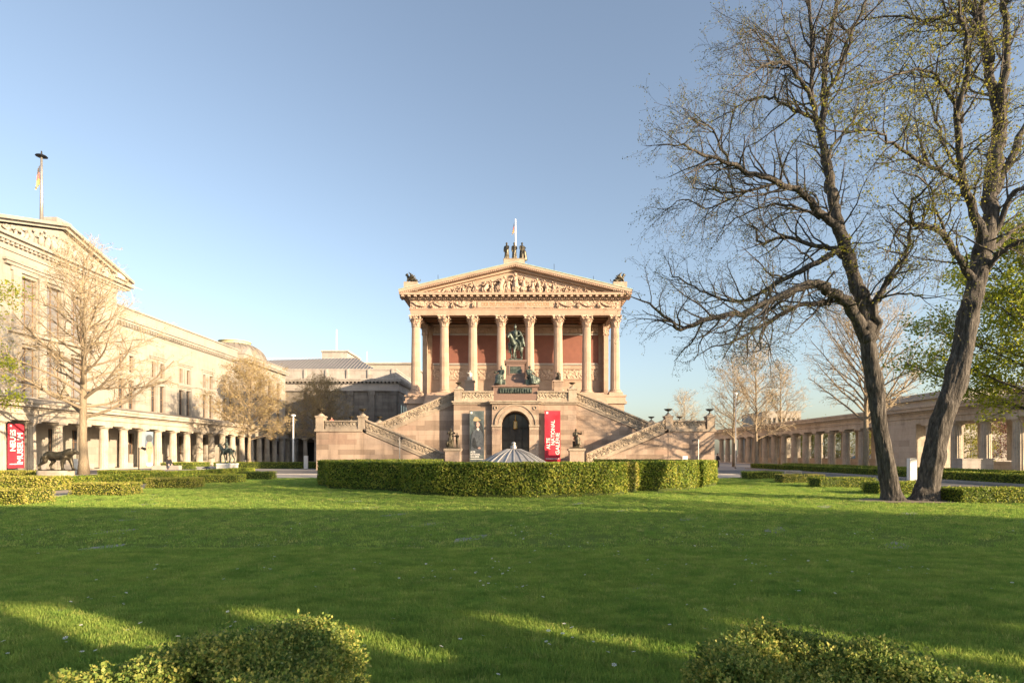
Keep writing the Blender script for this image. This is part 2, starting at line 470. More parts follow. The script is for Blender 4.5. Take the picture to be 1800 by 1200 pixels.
# ------------------------------------------------------------------ ground
def sheet(x0, x1, y0, y1, z):
    m = MB(); m.add([(x0,y0,z),(x1,y0,z),(x1,y1,z),(x0,y1,z)], [(0,1,2,3)]); return m
structure('ground', sheet(-1500, 1500, -1500, 2500, -0.004), M['earth'])
structure('courtyard_paving', sheet(-46, 46, -30, 150, 0.0), M['paving'])
structure('gravel_path', sheet(-20.0, -17.25, -6, 38.0, 0.012), M['gravel'])
structure('road', sheet(-42, 42, 45.5, 57.2, 0.004), M['asphalt'])
structure('side_road', sheet(17.4, 25.0, -6, 45.2, 0.008), M['asphalt'])
kb = MB()
kb.box(-40, 40, 45.2, 45.5, 0, 0.05); kb.box(25.0, 25.3, -6, 62, 0, 0.12)
kb.box(-17.3, -17.2, -6, 38.0, 0, 0.04); kb.box(17.1, 17.4, -6, 38, 0, 0.08)
structure('kerb', kb, M['kerb'])
lawn_m, nt, bs = new_mat('mown_lawn')
p = pos(nt)
n1 = noise(nt, p, 0.45, 5, 0.6); n2 = noise(nt, scaled(nt, p, (14, 5, 5)), 2.5, 6, 0.7); n3 = noise(nt, p, 45.0, 3, 0.7)
c = ramp(nt, n1, [(0.3, (0.14, 0.23, 0.04)), (0.55, (0.18, 0.27, 0.05)), (0.75, (0.23, 0.29, 0.065))])
c = mixc(nt, 0.5, c, ramp(nt, n2, [(0.3, (0.09, 0.16, 0.028)), (0.7, (0.23, 0.29, 0.065))]))
nt.links.new(c, bs.inputs['Base Color']); bs.inputs['Roughness'].default_value = 0.9; bs.inputs['Specular IOR Level'].default_value = 0.1
bump(nt, bs, math_n(nt, 'ADD', n2, n3), 1.0, 0.05)
M['lawn'] = lawn_m
lw = MB()
xs = np.linspace(-17.2, 17.0, 86); ys = np.linspace(-4, 38.0, 106)
for y in ys:
    for x in xs:
        lw.v.append((float(x), float(y), 0.02 + 0.012*math.sin(x*0.9+y*0.5) + 0.01*math.sin(x*2.3-y*1.7)))
for j in range(len(ys)-1):
    for i in range(len(xs)-1):
        a = j*len(xs)+i
        lw.f.append([a, a+1, a+1+len(xs), a+len(xs)]); lw.m.append(0)
structure('lawn', lw, lawn_m)
soil = MB(); r_s = random.Random(3)
def soil_patch(cx, cy, rx, ry, z):
    k = 26; soil.add([(cx, cy, z+0.015)]+[(cx+rx*(1+r_s.uniform(-.18, .18))*math.cos(2*math.pi*i/k), cy+ry*(1+r_s.uniform(-.18, .18))*math.sin(2*math.pi*i/k), z-0.02) for i in range(k)], [(0, 1+i, 1+(i+1) % k) for i in range(k)])
soil_patch(13.1, 19.0, 1.75, 1.0, 0.075)
structure('bare_soil', soil, M['earth'])

# ------------------------------------------------------------------ gallery temple
GX = 0.0
FY, BY = 72.0, 77.4           # column plane, back wall of the portico
Z0, ZC, ZE = 9.2, 19.05, 22.1 # stylobate top, capital top, cornice top
gal = thing('temple_gallery', 'sandstone gallery with columned portico and carved pediment on a tall podium', 'building', (GX, FY, 0))
b = MB()
b.box(-13.6, 13.6, FY-0.9, 128, 0.0, 7.9)
part('podium', b, M['sand_t'], gal)
b = MB()
b.box(-13.9, 13.9, FY-1.15, 128.2, 7.9, 8.2); b.box(-13.75, 13.75, FY-1.0, 128.1, 8.2, 8.8); b.box(-13.85, 13.85, FY-1.1, 128.15, 8.8, 9.0)
part('podium_moulding', b, M['sand_t'], gal)
b = MB(); b.box(-13.3, 13.3, FY-0.85, 77.4, 9.0, Z0-0.2)
part('portico_floor', b, M['sand_t'], gal)
b = MB()
b.box(-12.4, -11.9, BY, 127.5, 9.0, ZC+0.1); b.box(11.9, 12.4, BY, 127.5, 9.0, ZC+0.1); b.box(-11.9, 11.9, 127, 127.5, 9.0, ZC)
b.box(-11.9, 11.9, BY, BY+0.5, 9.0, ZC+0.1)
part('cella_wall', b, M['sand_t'], gal)
# antae
for s in (-1, 1):
    an = MB(); an.box(s*11.9, s*12.5, BY-0.9, BY, 9.0, 17.6); part('anta', an, M['sand_t'], gal)
    an = MB(); an.box(s*11.8, s*12.6, BY-1.0, BY, 17.6, 17.75); an.box(s*11.72, s*12.7, BY-1.1, BY, 18.8, 19.05); an.box(s*11.82, s*12.58, BY-0.98, BY, 17.75, 18.8); part('anta_capital', an, M['sand_c'], gal)
b = MB()
z1, z2 = wz(640, BY), wz(588, BY)
b.box(-11.3, 11.3, BY-0.06, BY, z1, z2)
part('red_wall_panel', b, M['red'], gal)
b = MB()
for z in (z1, z2):
    b.box(-11.2, 11.2, BY-0.16, BY, z-0.12, z+0.12)
part('panel_frame', b, M['greyl'], gal)
b = MB(); b.box(-11.2, 11.2, BY-0.12, BY, wz(666, BY), wz(650, BY))
part('relief_band', b, M['sand_c'], gal)
b = MB(); b.box(-11.2, 11.2, BY-0.2, BY, wz(649, BY), wz(643, BY)); b.box(-11.2, 11.2, BY-0.12, BY, wz(668, BY), wz(666.2, BY))
part('wall_moulding', b, M['sand_t'], gal)
b = MB(); b.box(-11.2, 11.2, BY-0.18, BY, wz(585, BY), wz(576, BY))
part('ornament_frieze', b, M['sand_c'], gal)
b = MB(); b.box(-11.2, 11.2, BY-0.35, BY, wz(575, BY), wz(571, BY))
part('inner_cornice', b, M['sand_t'], gal)
b = MB(); b.box(-1.5, 1.5, BY-0.12, BY-0.05, 9.0, 13.0)
dr = part('door', b, M['dark'], gal)
b = MB(); b.box(-1.9, -1.5, BY-0.3, BY, 9.0, 13.3); b.box(1.5, 1.9, BY-0.3, BY, 9.0, 13.3); b.box(-2.2, 2.2, BY-0.45, BY, 13.3, 13.8)
part('door_frame', b, M['sand_t'], gal)
# coffered ceiling
b = MB(); b.box(-12.3, 12.3, FY+0.65, BY, ZC+0.25, ZC+0.45)
for i in range(8): b.box(-12.3+i*3.5-0.15, -12.3+i*3.5+0.15, FY+0.65, BY, ZC+0.02, ZC+0.25)
for y in (FY+1.8, FY+3.2): b.box(-12.3, 12.3, y, y+0.25, ZC+0.05, ZC+0.25)
part('coffered_ceiling', b, M['brownceil'], gal)
# columns: shaft > capital, base
def corinthian(x, y, z0, z1, r0, r1, capH):
    sh = MB(); n = 9; prof = []
    for i in range(n+1):
        t = i/n
        prof.append((r0 + (r1-r0)*(t**1.6), z0+0.55 + (z1-capH-z0-0.55)*t))
    sh.lathe(x, y, prof, 80, 0.075, 20)
    ba = MB(); ba.box(x-r0*1.42, x+r0*1.42, y-r0*1.42, y+r0*1.42, z0-0.2, z0+0.16)
    ba.lathe(x, y, [(r0*1.36, z0+0.16), (r0*1.42, z0+0.24), (r0*1.36, z0+0.32), (r0*1.16, z0+0.35), (r0*1.16, z0+0.40), (r0*1.26, z0+0.44), (r0*1.2, z0+0.52), (r0*1.04, z0+0.56)], 24)
    ca = MB(); zb = z1-capH
    ca.lathe(x, y, [(r1*1.08, zb-0.06), (r1*1.12, zb), (r1*0.98, zb+0.05), (r1*1.02, zb+capH*0.5), (r1*1.25, zb+capH*0.86)], 20)
    for row, (zs, hh, out, off, cnt) in enumerate(((0.04, 0.48, 0.30, 0.0, 8), (0.30, 0.42, 0.34, 0.5, 8))):
        for k in range(cnt):
            a = 2*math.pi*(k+off)/cnt
            ux, uy = math.cos(a), math.sin(a); tx, ty = -uy, ux
            w = r1*0.36
            pts = [(r1*1.02, zs, w), (r1*1.12, zs+hh*0.55, w*1.1), (r1*1.3+out*0.3, zs+hh*0.9, w*0.8), (r1*1.25+out*0.75, zs+hh*0.97, w*0.45), (r1*1.25+out*0.8, zs+hh*0.8, w*0.25)]
            vs = []
            for rr, zz, ww in pts:
                for s in (-1, 1): vs.append((x+ux*rr+tx*s*ww, y+uy*rr+ty*s*ww, zb+zz*capH))
            ca.add(vs, [(2*i, 2*i+1, 2*i+3, 2*i+2) for i in range(len(pts)-1)])
    for k in range(4):
        a = math.pi/4 + k*math.pi/2; ux, uy = math.cos(a), math.sin(a)
        ca.tube([(x+ux*r1*1.0, y+uy*r1*1.0, zb+capH*0.55), (x+ux*r1*1.25, y+uy*r1*1.25, zb+capH*0.78), (x+ux*r1*1.62, y+uy*r1*1.62, zb+capH*0.86)], [0.06, 0.07, 0.09], 5)
        ca.ball((x+ux*r1*1.66, y+uy*r1*1.66, zb+capH*0.76), 0.15, 7, 5)
    w = r1*1.5
    ca.prism_z([(x-w, y-w), (x, y-w*0.82), (x+w, y-w), (x+w*0.82, y), (x+w, y+w), (x, y+w*0.82), (x-w, y+w), (x-w*0.82, y)], zb+capH*0.87, z1)
    for k in range(4):
        a = k*math.pi/2; ca.ball((x+math.cos(a)*w*0.84, y+math.sin(a)*w*0.84, zb+capH*0.92), 0.11, 6, 5)
    return sh, ba, ca
sh, ba, ca = corinthian(-12.6, FY, Z0, ZC, 0.60, 0.51, 1.4)
c0 = part('column', sh, M['sand_t'], gal, smooth=False)
part('column_base', ba, M['sand_t'], c0); part('capital', ca, M['sand_c'], c0)
for i in range(1, 8): dup_part(c0, gal, (i*3.6, 0, 0))
# entablature
za = ZC
b = MB()
for (y, h, zz) in ((0.56, 0.24, za), (0.60, 0.24, za+0.24), (0.64, 0.22, za+0.48)):
    b.box(-12.6-y, 12.6+y, FY-y, FY+y, zz, zz+h)
    b.box(-12.6-y, -12.6+y, FY+y, 128, zz, zz+h); b.box(12.6-y, 12.6+y, FY+y, 128, zz, zz+h)
b.box(-13.35, 13.35, FY-0.74, FY+0.7, za+0.70, za+0.79)
part('architrave', b, M['sand_t'], gal)
zf0, zf1 = za+0.79, za+1.85
b = MB(); b.box(-13.2, 13.2, FY-0.6, FY+0.6, zf0, zf1); b.box(-13.2, -12.0, FY+0.6, 128, zf0, zf1); b.box(12.0, 13.2, FY+0.6, 128, zf0, zf1)
part('frieze', b, M['sand_c'], gal)
fz = (zf0+zf1)/2
b = MB(); b.box(-4.75, 4.7, FY-0.70, FY-0.6, zf0+0.14, zf1-0.16)
ip = part('inscription_tablet', b, M['sand_t'], gal)
M['inscr'] = plain('faded_inscription', (0.26, 0.15, 0.07), (0.32, 0.19, 0.09), 0.8, 0, 3.0, 0)
text_part(gal, 'DER DEUTSCHEN KUNST  MDCCCLXXI', 0.62, (-4.25, FY-0.70, fz-0.22), (1, 0, 0), (0, 0, 1), M['inscr'], 0.015, fit=8.4, fit_h=0.46, name='inscription')
zd = zf1
b = MB()
b.box(-13.3, 13.3, FY-0.72, FY+0.7, zd, zd+0.06)
x = -13.3
while x < 13.2:
    b.box(x, x+0.17, FY-0.92, FY-0.7, zd+0.06, zd+0.22); x += 0.28
b.box(-13.3, 13.3, FY-0.75, FY+0.7, zd+0.06, zd+0.22)
b.box(-13.5, 13.5, FY-0.98, FY+0.7, zd+0.22, zd+0.27)
part('dentil_course', b, M['sand_t'], gal)
b = MB()
for i in range(37):
    xx = -14.0 + i*28.0/36
    b.box(xx-0.16, xx+0.16, FY-1.42, FY-0.85, zd+0.27, zd+0.49)
for s in (-1, 1):
    for i in range(60): b.box(s*13.3, s*14.1, FY+0.2+i*0.9, FY+0.55+i*0.9, zd+0.27, zd+0.49)
b.box(-13.35, 13.35, FY-0.86, FY+0.7, zd+0.27, zd+0.49)
part('modillion_course', b, M['sand_t'], gal)
zc = zd+0.49
b = MB(); b.box(-14.3, 14.3, FY-1.5, FY+0.7, zc, zc+0.2); b.box(-14.4, 14.4, FY-1.53, FY+0.7, zc+0.2, zc+0.27)
for s in (-1, 1): b.box(s*12.0, s*14.3, FY+0.7, 128.5, zc, zc+0.2); b.box(s*12.0, s*14.45, FY+0.7, 128.5, zc+0.2, zc+0.27)
part('cornice', b, M['sand_t'], gal)
zp = zc+0.27
YP = FY-1.58
RK = 0.78
apex = wz(460.5, 70.4); tip = 21.95-RK
sl = (apex-RK-tip)/14.4
tym = MB(); tym.prism_y([(-12.6, zp-0.02), (12.6, zp-0.02), (0, apex-RK-0.02)], FY-0.62, FY+0.3)
part('tympanum', tym, M['sand_t'], gal)
rk = MB()
for s in (-1, 1):
    for (y, dz0, dz1) in ((YP+0.62, 0.0, 0.28), (YP+0.12, 0.28, 0.50), (YP, 0.50, RK)):
        pl = [(s*14.45, tip+dz0-0.02), (0, apex-RK+dz0), (0, apex-RK+dz1), (s*14.45, tip+dz1)]
        if s > 0: pl = pl[::-1]
        rk.prism_y(pl, y, FY+0.4)
    rr = 60
    for i in range(rr):
        t = (i+0.5)/rr; xx = s*14.2*(1-t); zz = tip + (apex-RK-tip)*t
        rk.box(xx-0.07, xx+0.07, YP+0.02, YP+0.5, zz+0.30, zz+0.47)
part('raking_cornice', rk, M['sand_t'], gal)
rf = MB()
for s in (-1, 1):
    pl = [(s*14.5, tip+RK), (0, apex), (0, apex+0.10), (s*14.5, tip+RK+0.1)]
    if s > 0: pl = pl[::-1]
    rf.prism_y(pl, YP-0.05, 128.5)
part('roof', rf, M['copper'], gal)
# carved figures in the pediment
rng = random.Random(5)
def relief_figure(m, x, z, h, y, lean=0.0, lying=0):
    if lying:
        d = lying
        m.tube([(x, y, z+h*0.3), (x+d*h*0.5, y, z+h*0.34), (x+d*h*0.95, y-0.05, z+h*0.75)], [0.16*h, 0.2*h, 0.17*h], 7)
        m.ball((x+d*h*1.05, y-0.08, z+h*1.0), 0.15*h, 8, 6)
        m.tube([(x, y, z+h*0.3), (x-d*h*0.55, y-0.1, z+h*0.55), (x-d*h*1.1, y, z+h*0.12)], [0.15*h, 0.13*h, 0.08*h], 6)
        m.tube([(x+d*h*0.9, y-0.1, z+h*0.72), (x+d*h*1.25, y-0.1, z+h*0.3)], [0.08*h, 0.06*h], 5)
        return
    hx = x+lean*h*0.25
    m.tube([(x, y, z), (x+lean*h*0.05, y-0.06, z+h*0.42), (hx, y-0.05, z+h*0.78)], [0.17*h, 0.15*h, 0.12*h], 8)
    m.ball((hx+lean*0.1*h, y-0.12, z+h*0.93), 0.085*h, 8, 6)
    for s in (-1, 1):
        e = rng.uniform(-0.1, 0.25)*h; hx2 = hx+s*h*rng.uniform(0.18, 0.38)
        m.tube([(hx+s*0.1*h, y-0.08, z+h*0.76), (hx+s*0.22*h, y-0.16, z+h*0.58+e*0.4), (hx2, y-0.2, z+h*0.6+e)], [0.055*h, 0.05*h, 0.035*h], 5)
        m.tube([(x+s*0.07*h, y-0.1, z+h*0.42), (x+s*0.12*h, y-0.2, z+h*0.24), (x+s*0.13*h+lean*0.1*h, y-0.1, z)], [0.09*h, 0.07*h, 0.05*h], 5)
    for _ in range(3):
        a = x+rng.uniform(-0.25, 0.25)*h
        m.tube([(a, y-0.05, z), (a+rng.uniform(-.1, .1)*h, y-0.16, z+h*0.3), (hx+rng.uniform(-.1, .1)*h, y-0.1, z+h*0.55)], [0.05*h, 0.06*h, 0.03*h], 5)
pr = MB(); py = FY-0.80
slope_in = (apex-RK-0.1-zp)/12.4
relief_figure(pr, 0, zp+0.02, (apex-RK-zp)*0.86, py-0.1)
for s in (-1, 1):
    xx = 0.95
    while xx < 8.6:
        room = (12.3-xx-0.35)*slope_in*0.94
        relief_figure(pr, s*xx, zp+0.02, room*rng.uniform(0.72, 1.0), py-rng.uniform(0, 0.2), s*rng.uniform(-1.6, 0.9))
        xx += max(0.6, room*0.5)*rng.uniform(0.8, 1.15)
    relief_figure(pr, s*9.4, zp+0.05, 0.62, py, lying=-s)
    relief_figure(pr, s*10.9, zp+0.03, 0.4, py, lying=-s)
for _ in range(60):
    xx = rng.uniform(-8, 8); room = (12.3-abs(xx))*slope_in-0.4
    zz = zp+rng.uniform(0.05, 0.9)*room
    pr.tube([(xx, py+0.1, zz), (xx+rng.uniform(-.5, .5), py-0.08, zz+rng.uniform(-.2, .35)), (xx+rng.uniform(-.7, .7), py+0.05, zz+rng.uniform(-.1, .4))], [0.06, 0.11, 0.05], 5)
part('pediment_relief', pr, M['sand_c'], gal, smooth=True)
# frieze garlands
for s in (-1, 1):
    fg = MB()
    for k in range(3):
        x0 = s*(5.4+k*2.6)
        pts = [(x0+s*2.4*t, FY-0.66, fz+0.3-0.5*math.sin(math.pi*t)) for t in np.linspace(0, 1, 8)]
        fg.tube(pts, [0.07, .1, .13, .16, .16, .13, .1, .07], 6)
        relief_figure(fg, x0-s*0.1, zf0+0.12, 0.85, FY-0.66)
    part('frieze_garland', fg, M['sand_c'], gal, smooth=True)
ab = MB(); ab.box(-1.45, 1.15, YP+0.2, YP+1.8, apex-0.2, wz(457, 71)); ab.box(-1.5, 1.2, YP+0.15, YP+1.85, wz(457, 71), wz(456, 71))
part('ridge_block', ab, M['parapet'], gal)
for s in (-1, 1):
    ab = MB(); xa = s*13.0
    ab.box(xa-0.85, xa+0.85, YP+0.1, YP+1.8, tip+RK-0.1, wz(497, 71))
    part('corner_block', ab, M['parapet'], gal)
for px, h in ((770, 22), (1043, 20), (974, 26)):
    lr = MB(); X = wx(px, 74); zz = apex - abs(X)*sl
    lr.tube([(X, 74, zz-0.2), (X, 74, zz+h*0.06+0.6)], 0.03, 5); part('lightning_rod', lr, M['iron'], gal)
for px in (771, 883, 965, 1044):
    lr = MB(); X = wx(px, 73); zz = apex - abs(X)*sl
    lr.tube([(X, 73, zz-0.2), (X, 73, zz+0.45)], 0.04, 5); lr.lathe(X, 73, [(0.05, zz+0.45), (0.28, zz+0.5), (0.2, zz+0.58), (0.03, zz+0.62)], 8); part('roof_lamp', lr, M['iron'], gal)

# ------------------------------------------------------------------ the grand outer staircase
st = thing('outer_staircase', 'double sandstone staircase with carved parapets and central arch before the temple', 'staircase', (0, 58, 0))
UY, LY, PY = 61.0, 58.0, 60.0
PZ = wz(706, PY)             # platform level
LZ = wz(756, LY)             # landing level
xA, zA = 15.2, wz(737, LY); xB, zB = 7.25, wz(796, LY)   # lower flight coping
xC, zC_, xD, zD_ = 14.3, wz(741, UY), 6.5, wz(687.5, UY) # upper flight coping
for s in (-1, 1):
    w = MB()
    pl = [(s*20.3, 0), (s*15.6, 0), (s*15.6, LZ), (s*20.3, LZ)]
    if s < 0: w.prism_y(pl, LY, 64.5)
    else: w.prism_y(pl[::-1], LY, 64.5)
    part('landing_wall', w, M['sand'], st)
    w = MB(); pl = [(s*15.6, 0), (s*7.1, 0), (s*7.1, max(0.3, zB-1.75)), (s*15.6, zA-1.30)]
    w.prism_y(pl if s < 0 else pl[::-1], LY+0.04, LY+0.5)
    part('lower_flight_wall', w, M['sand'], st)
    w = MB(); pl = [(s*15.6, 0), (s*6.3, 0), (s*6.3, zD_-1.3), (s*15.6, zC_-1.55)]
    w.prism_y(pl if s < 0 else pl[::-1], UY+0.04, UY+0.5)
    part('upper_flight_wall', w, M['sand'], st)
    # steps
    stp = MB(); n = 22
    for i in range(n):
        xa = 7.2 + (15.4-7.2)*i/n; xb = 7.2 + (15.4-7.2)*(i+1)/n
        stp.box(s*xa, s*15.5, LY+0.55, UY, 0 if i == 0 else LZ*i/n, LZ*(i+1)/n)
    n = 20
    for i in range(n):
        xa = 15.4 - (15.4-6.4)*i/n
        stp.box(s*6.3, s*xa, UY+0.55, 64.4, LZ+(PZ-LZ)*i/n, LZ+(PZ-LZ)*(i+1)/n)
    part('stair_steps', stp, M['parapet'], st)
    def sloped(xa, za, xb, zb, y0, name):
        dz = 1.18
        def band(o0, o1, dy, dx0=0.0):
            m = MB(); pl = [(s*xa, za-o1), (s*xb, zb-o1), (s*xb, zb-o0), (s*xa, za-o0)]
            if (s > 0) == (xa > xb): pl = pl[::-1]
            m.prism_y(pl, y0-dy, y0+0.5+dy); return m
        cp = part(name, band(0.0, 0.16, 0.14), M['parapet'], st)
        part('carved_panel', band(0.16, 0.98, 0.02), M['parapet_c'], cp)
        m = band(0.98, 1.12, 0.10); part('base_moulding', m, M['parapet'], cp)
        m = band(1.12, 1.36, 0.05); part('string_course', m, M['parapet'], cp)
        # scroll carving
        sc = MB(); k = 22
        for i in range(k):
            t = (i+0.5)/k; X = s*(xa+(xb-xa)*t); Z = za+(zb-za)*t-0.57
            sc.tube([(X+0.17*math.cos(a), y0-0.05, Z+(0.17*math.sin(a))*(1 if i % 2 else -1)) for a in np.linspace(0, 4.6, 7)], 0.04, 5)
            sc.tube([(X-0.2, y0-0.04, Z-0.25), (X, y0-0.06, Z), (X+0.2, y0-0.04, Z+0.25)], 0.03, 4)
        part('scroll_carving', sc, M['parapet'], cp)
    sloped(xA, zA, xB, zB, LY, 'lower_flight_parapet')
    sloped(xC, zC_, xD, zD_, UY, 'upper_flight_parapet')
    # landing balustrade
    zt = wz(738.5, LY)
    bl = MB(); bl.box(s*20.45, s*15.6, LY-0.14, LY+0.6, LZ-0.12, LZ+0.12)
    bl.box(s*20.5, s*20.3, LY, 64.6, LZ-0.12, LZ+0.12)
    lb = part('landing_balustrade', bl, M['parapet'], st)
    m = MB(); m.box(s*19.4, s*16.1, LY+0.05, LY+0.4, LZ+0.12, LZ+0.42); part('base_moulding', m, M['parapet'], lb)
    m = MB(); m.box(s*19.4, s*16.1, LY+0.1, LY+0.35, LZ+0.42, zt-0.14); part('carved_panel', m, M['parapet_c'], lb)
    m = MB(); m.box(s*19.4, s*16.1, LY-0.02, LY+0.47, zt-0.14, zt); part('coping', m, M['parapet'], lb)
    m = MB()
    for i in range(9):
        X = s*(16.4+i*0.34)
        m.tube([(X+0.15*math.cos(a), LY+0.07, (LZ+0.42+zt-0.14)/2+0.15*math.sin(a)*(1 if i % 2 else -1)) for a in np.linspace(0, 4.6, 7)], 0.035, 5)
    part('scroll_carving', m, M['parapet'], lb)
    m = MB(); m.box(s*20.3, s*19.95, LY+1, 64.4, LZ+0.1, zt); part('side_parapet', m, M['parapet'], st)
    m = MB(); m.box(s*20.3, s*15.5, 64.0, 64.4, LZ+0.1, zt); part('back_parapet', m, M['parapet'], st)
    def pier(x0, x1, y0, y1, z0, z1, dome=True):
        m = MB(); m.box(x0, x1, y0, y1, z0, z1-0.42)
        p_ = part('pier', m, M['parapet'], st)
        m = MB(); e = 0.07
        m.box(min(x0, x1)-e, max(x0, x1)+e, y0-e, y1+e, z1-0.42, z1-0.26)
        cx, cy, r = (x0+x1)/2, (y0+y1)/2, abs(x1-x0)/2+0.02
        m.lathe(cx, cy, [(r*0.92, z1-0.26), (r*0.8, z1-0.16), (r*0.5, z1-0.07), (r*0.3, z1)], 14)
        part('pier_cap', m, M['parapet'], p_)
        return cx, cy, z1
    PIERS = globals().setdefault('PIERS', [])
    PIERS.append((s, 'outer', pier(s*20.35, s*19.55, LY-0.05, LY+0.9, LZ+0.12, wz(726, LY))))
    PIERS.append((s, 'inner', pier(s*16.05, s*15.3, LY-0.05, LY+0.85, LZ+0.12, wz(726, LY))))
    PIERS.append((s, 'bend', pier(s*15.1, s*14.2, UY-0.1, UY+0.75, LZ-0.3, wz(738, UY))))
    PIERS.append((s, 'back', pier(s*18.9, s*18.1, 63.7, 64.5, LZ+0.2, wz(738, 64))))
    PIERS.append((s, 'top', pier(s*6.45, s*5.6, PY-0.1, PY+0.8, PZ+0.05, wz(678, PY))))
# central block
cb = MB(); cb.box(-6.5, -2.45, PY, 64.4, 0, PZ-0.25); part('central_wall', cb, M['sand'], st)
cb = MB(); cb.box(2.45, 6.4, PY, 64.4, 0, PZ-0.25); part('central_wall', cb, M['sand'], st)
cb = MB(); cb.box(-6.6, 6.5, PY-0.16, 64.6, PZ-0.25, PZ-0.08); cb.box(-6.7, 6.6, PY-0.3, 64.7, PZ-0.08, PZ+0.06)
part('central_cornice', cb, M['parapet'], st)
pf = MB(); pf.box(-6.4, 6.3, PY+0.3, 71.2, PZ-0.4, PZ+0.02)
part('platform', pf, M['parapet'], st)
sp = MB()
for i in range(12): sp.box(-11, 11, 67+i*0.33, 71.0, PZ+i*0.175, PZ+(i+1)*0.175)
part('portico_steps', sp, M['sand_t'], st)
zt = wz(687, PY)
for s in (-1, 1):
    m = MB(); m.box(s*5.6, s*2.3, PY+0.0, PY+0.5, PZ+0.06, PZ+0.36)
    tb = part('platform_balustrade', m, M['parapet'], st)
    m = MB(); m.box(s*5.55, s*2.3, PY+0.06, PY+0.4, PZ+0.36, zt-0.14); part('carved_panel', m, M['parapet_c'], tb)
    m = MB(); m.box(s*5.6, s*2.3, PY-0.08, PY+0.55, zt-0.14, zt); part('coping', m, M['parapet'], tb)
    m = MB()
    for i in range(9):
        X = s*(2.7+i*0.34)
        m.tube([(X+0.14*math.cos(a), PY+0.03, (PZ+0.36+zt-0.14)/2+0.14*math.sin(a)*(1 if i % 2 else -1)) for a in np.linspace(0, 4.6, 7)], 0.035, 5)
    part('scroll_carving', m, M['parapet'], tb)
# arch frame
AY = PY-0.45; AR = 1.47; AS = wz(722, AY)-AR
def arch_ring(r0, r1, y0, y1, n=24, zs=AS):
    m = MB(); vs = []; fs = []
    for i in range(n+1):
        a = math.pi*i/n
        for r in (r0, r1):
            for y in (y0, y1): vs.append((r*math.cos(a), y, zs+r*math.sin(a)))
    for i in range(n):
        a, c = 4*i, 4*(i+1)
        fs += [(a, c, c+2, a+2), (a+1, a+3, c+3, c+1), (a, a+1, c+1, c), (a+2, c+2, c+3, a+3)]
    m.add(vs, fs); return m
fr = MB(); ztop = PZ-0.25
n = 24
for i in range(n):
    a0, a1 = math.pi*i/n, math.pi*(i+1)/n
    x0, z0_, x1, z1_ = AR*math.cos(a0), AS+AR*math.sin(a0), AR*math.cos(a1), AS+AR*math.sin(a1)
    fr.add([(x0, AY, z0_), (x1, AY, z1_), (x1, AY, ztop), (x0, AY, ztop)], [(0, 3, 2, 1)])
    fr.add([(x0, AY, z0_), (x1, AY, z1_), (x1, AY+2.4, z1_), (x0, AY+2.4, z0_)], [(0, 1, 2, 3)])
for s in (-1, 1):
    fr.box(s*AR, s*2.45, AY, AY+2.5, 0, ztop-0.0)
part('arch_frame', fr, M['sand'], st)
part('archivolt', arch_ring(AR+0.02, AR+0.32, AY-0.10, AY+0.05), M['parapet'], st)
m = arch_ring(AR+0.32, AR+0.6, AY-0.06, AY+0.05); part('archivolt_band', m, M['sand'], st)
m = arch_ring(AR+0.6, AR+0.7, AY-0.14, AY+0.05); part('archivolt_edge', m, M['parapet'], st)
for s in (-1, 1):
    m = MB(); m.box(s*(AR-0.05), s*2.5, AY-0.12, AY+0.3, AS-0.18, AS+0.02); part('impost', m, M['parapet'], st)
for s in (-1, 1):
    m = MB(); m.tube([(s*2.05+0.17*math.cos(a), AY-0.05, ztop-0.42+0.17*math.sin(a)) for a in np.linspace(0, 6.283, 13)], 0.05, 6, cap=False); part('spandrel_roundel', m, M['parapet'], st)
m = MB(); m.box(-2.65, 2.65, AY-0.2, PY, ztop, PZ-0.08); m.box(-2.75, 2.75, AY-0.34, PY-0.3, PZ-0.08, PZ+0.08)
part('arch_cornice', m, M['parapet'], st)
m = MB(); m.box(-AR-0.1, AR+0.1, AY+2.4, AY+2.5, 0, 6.3); part('entrance_glass', m, M['glass'], st)
m = MB()
for X in (-1.45, -0.72, 0, 0.72, 1.45): m.box(X-0.035, X+0.035, AY+2.3, AY+2.38, 0, 6)
for Z in (0.1, 2.3, 3.1, 4.4): m.box(-1.47, 1.47, AY+2.31, AY+2.37, Z-0.035, Z+0.035)
part('entrance_glazing_bar', m, M['iron'], st)
m = MB(); m.box(-6.3, 6.3, 64.4, 64.6, 0, PZ-0.4); part('back_wall', m, M['dark'], st)

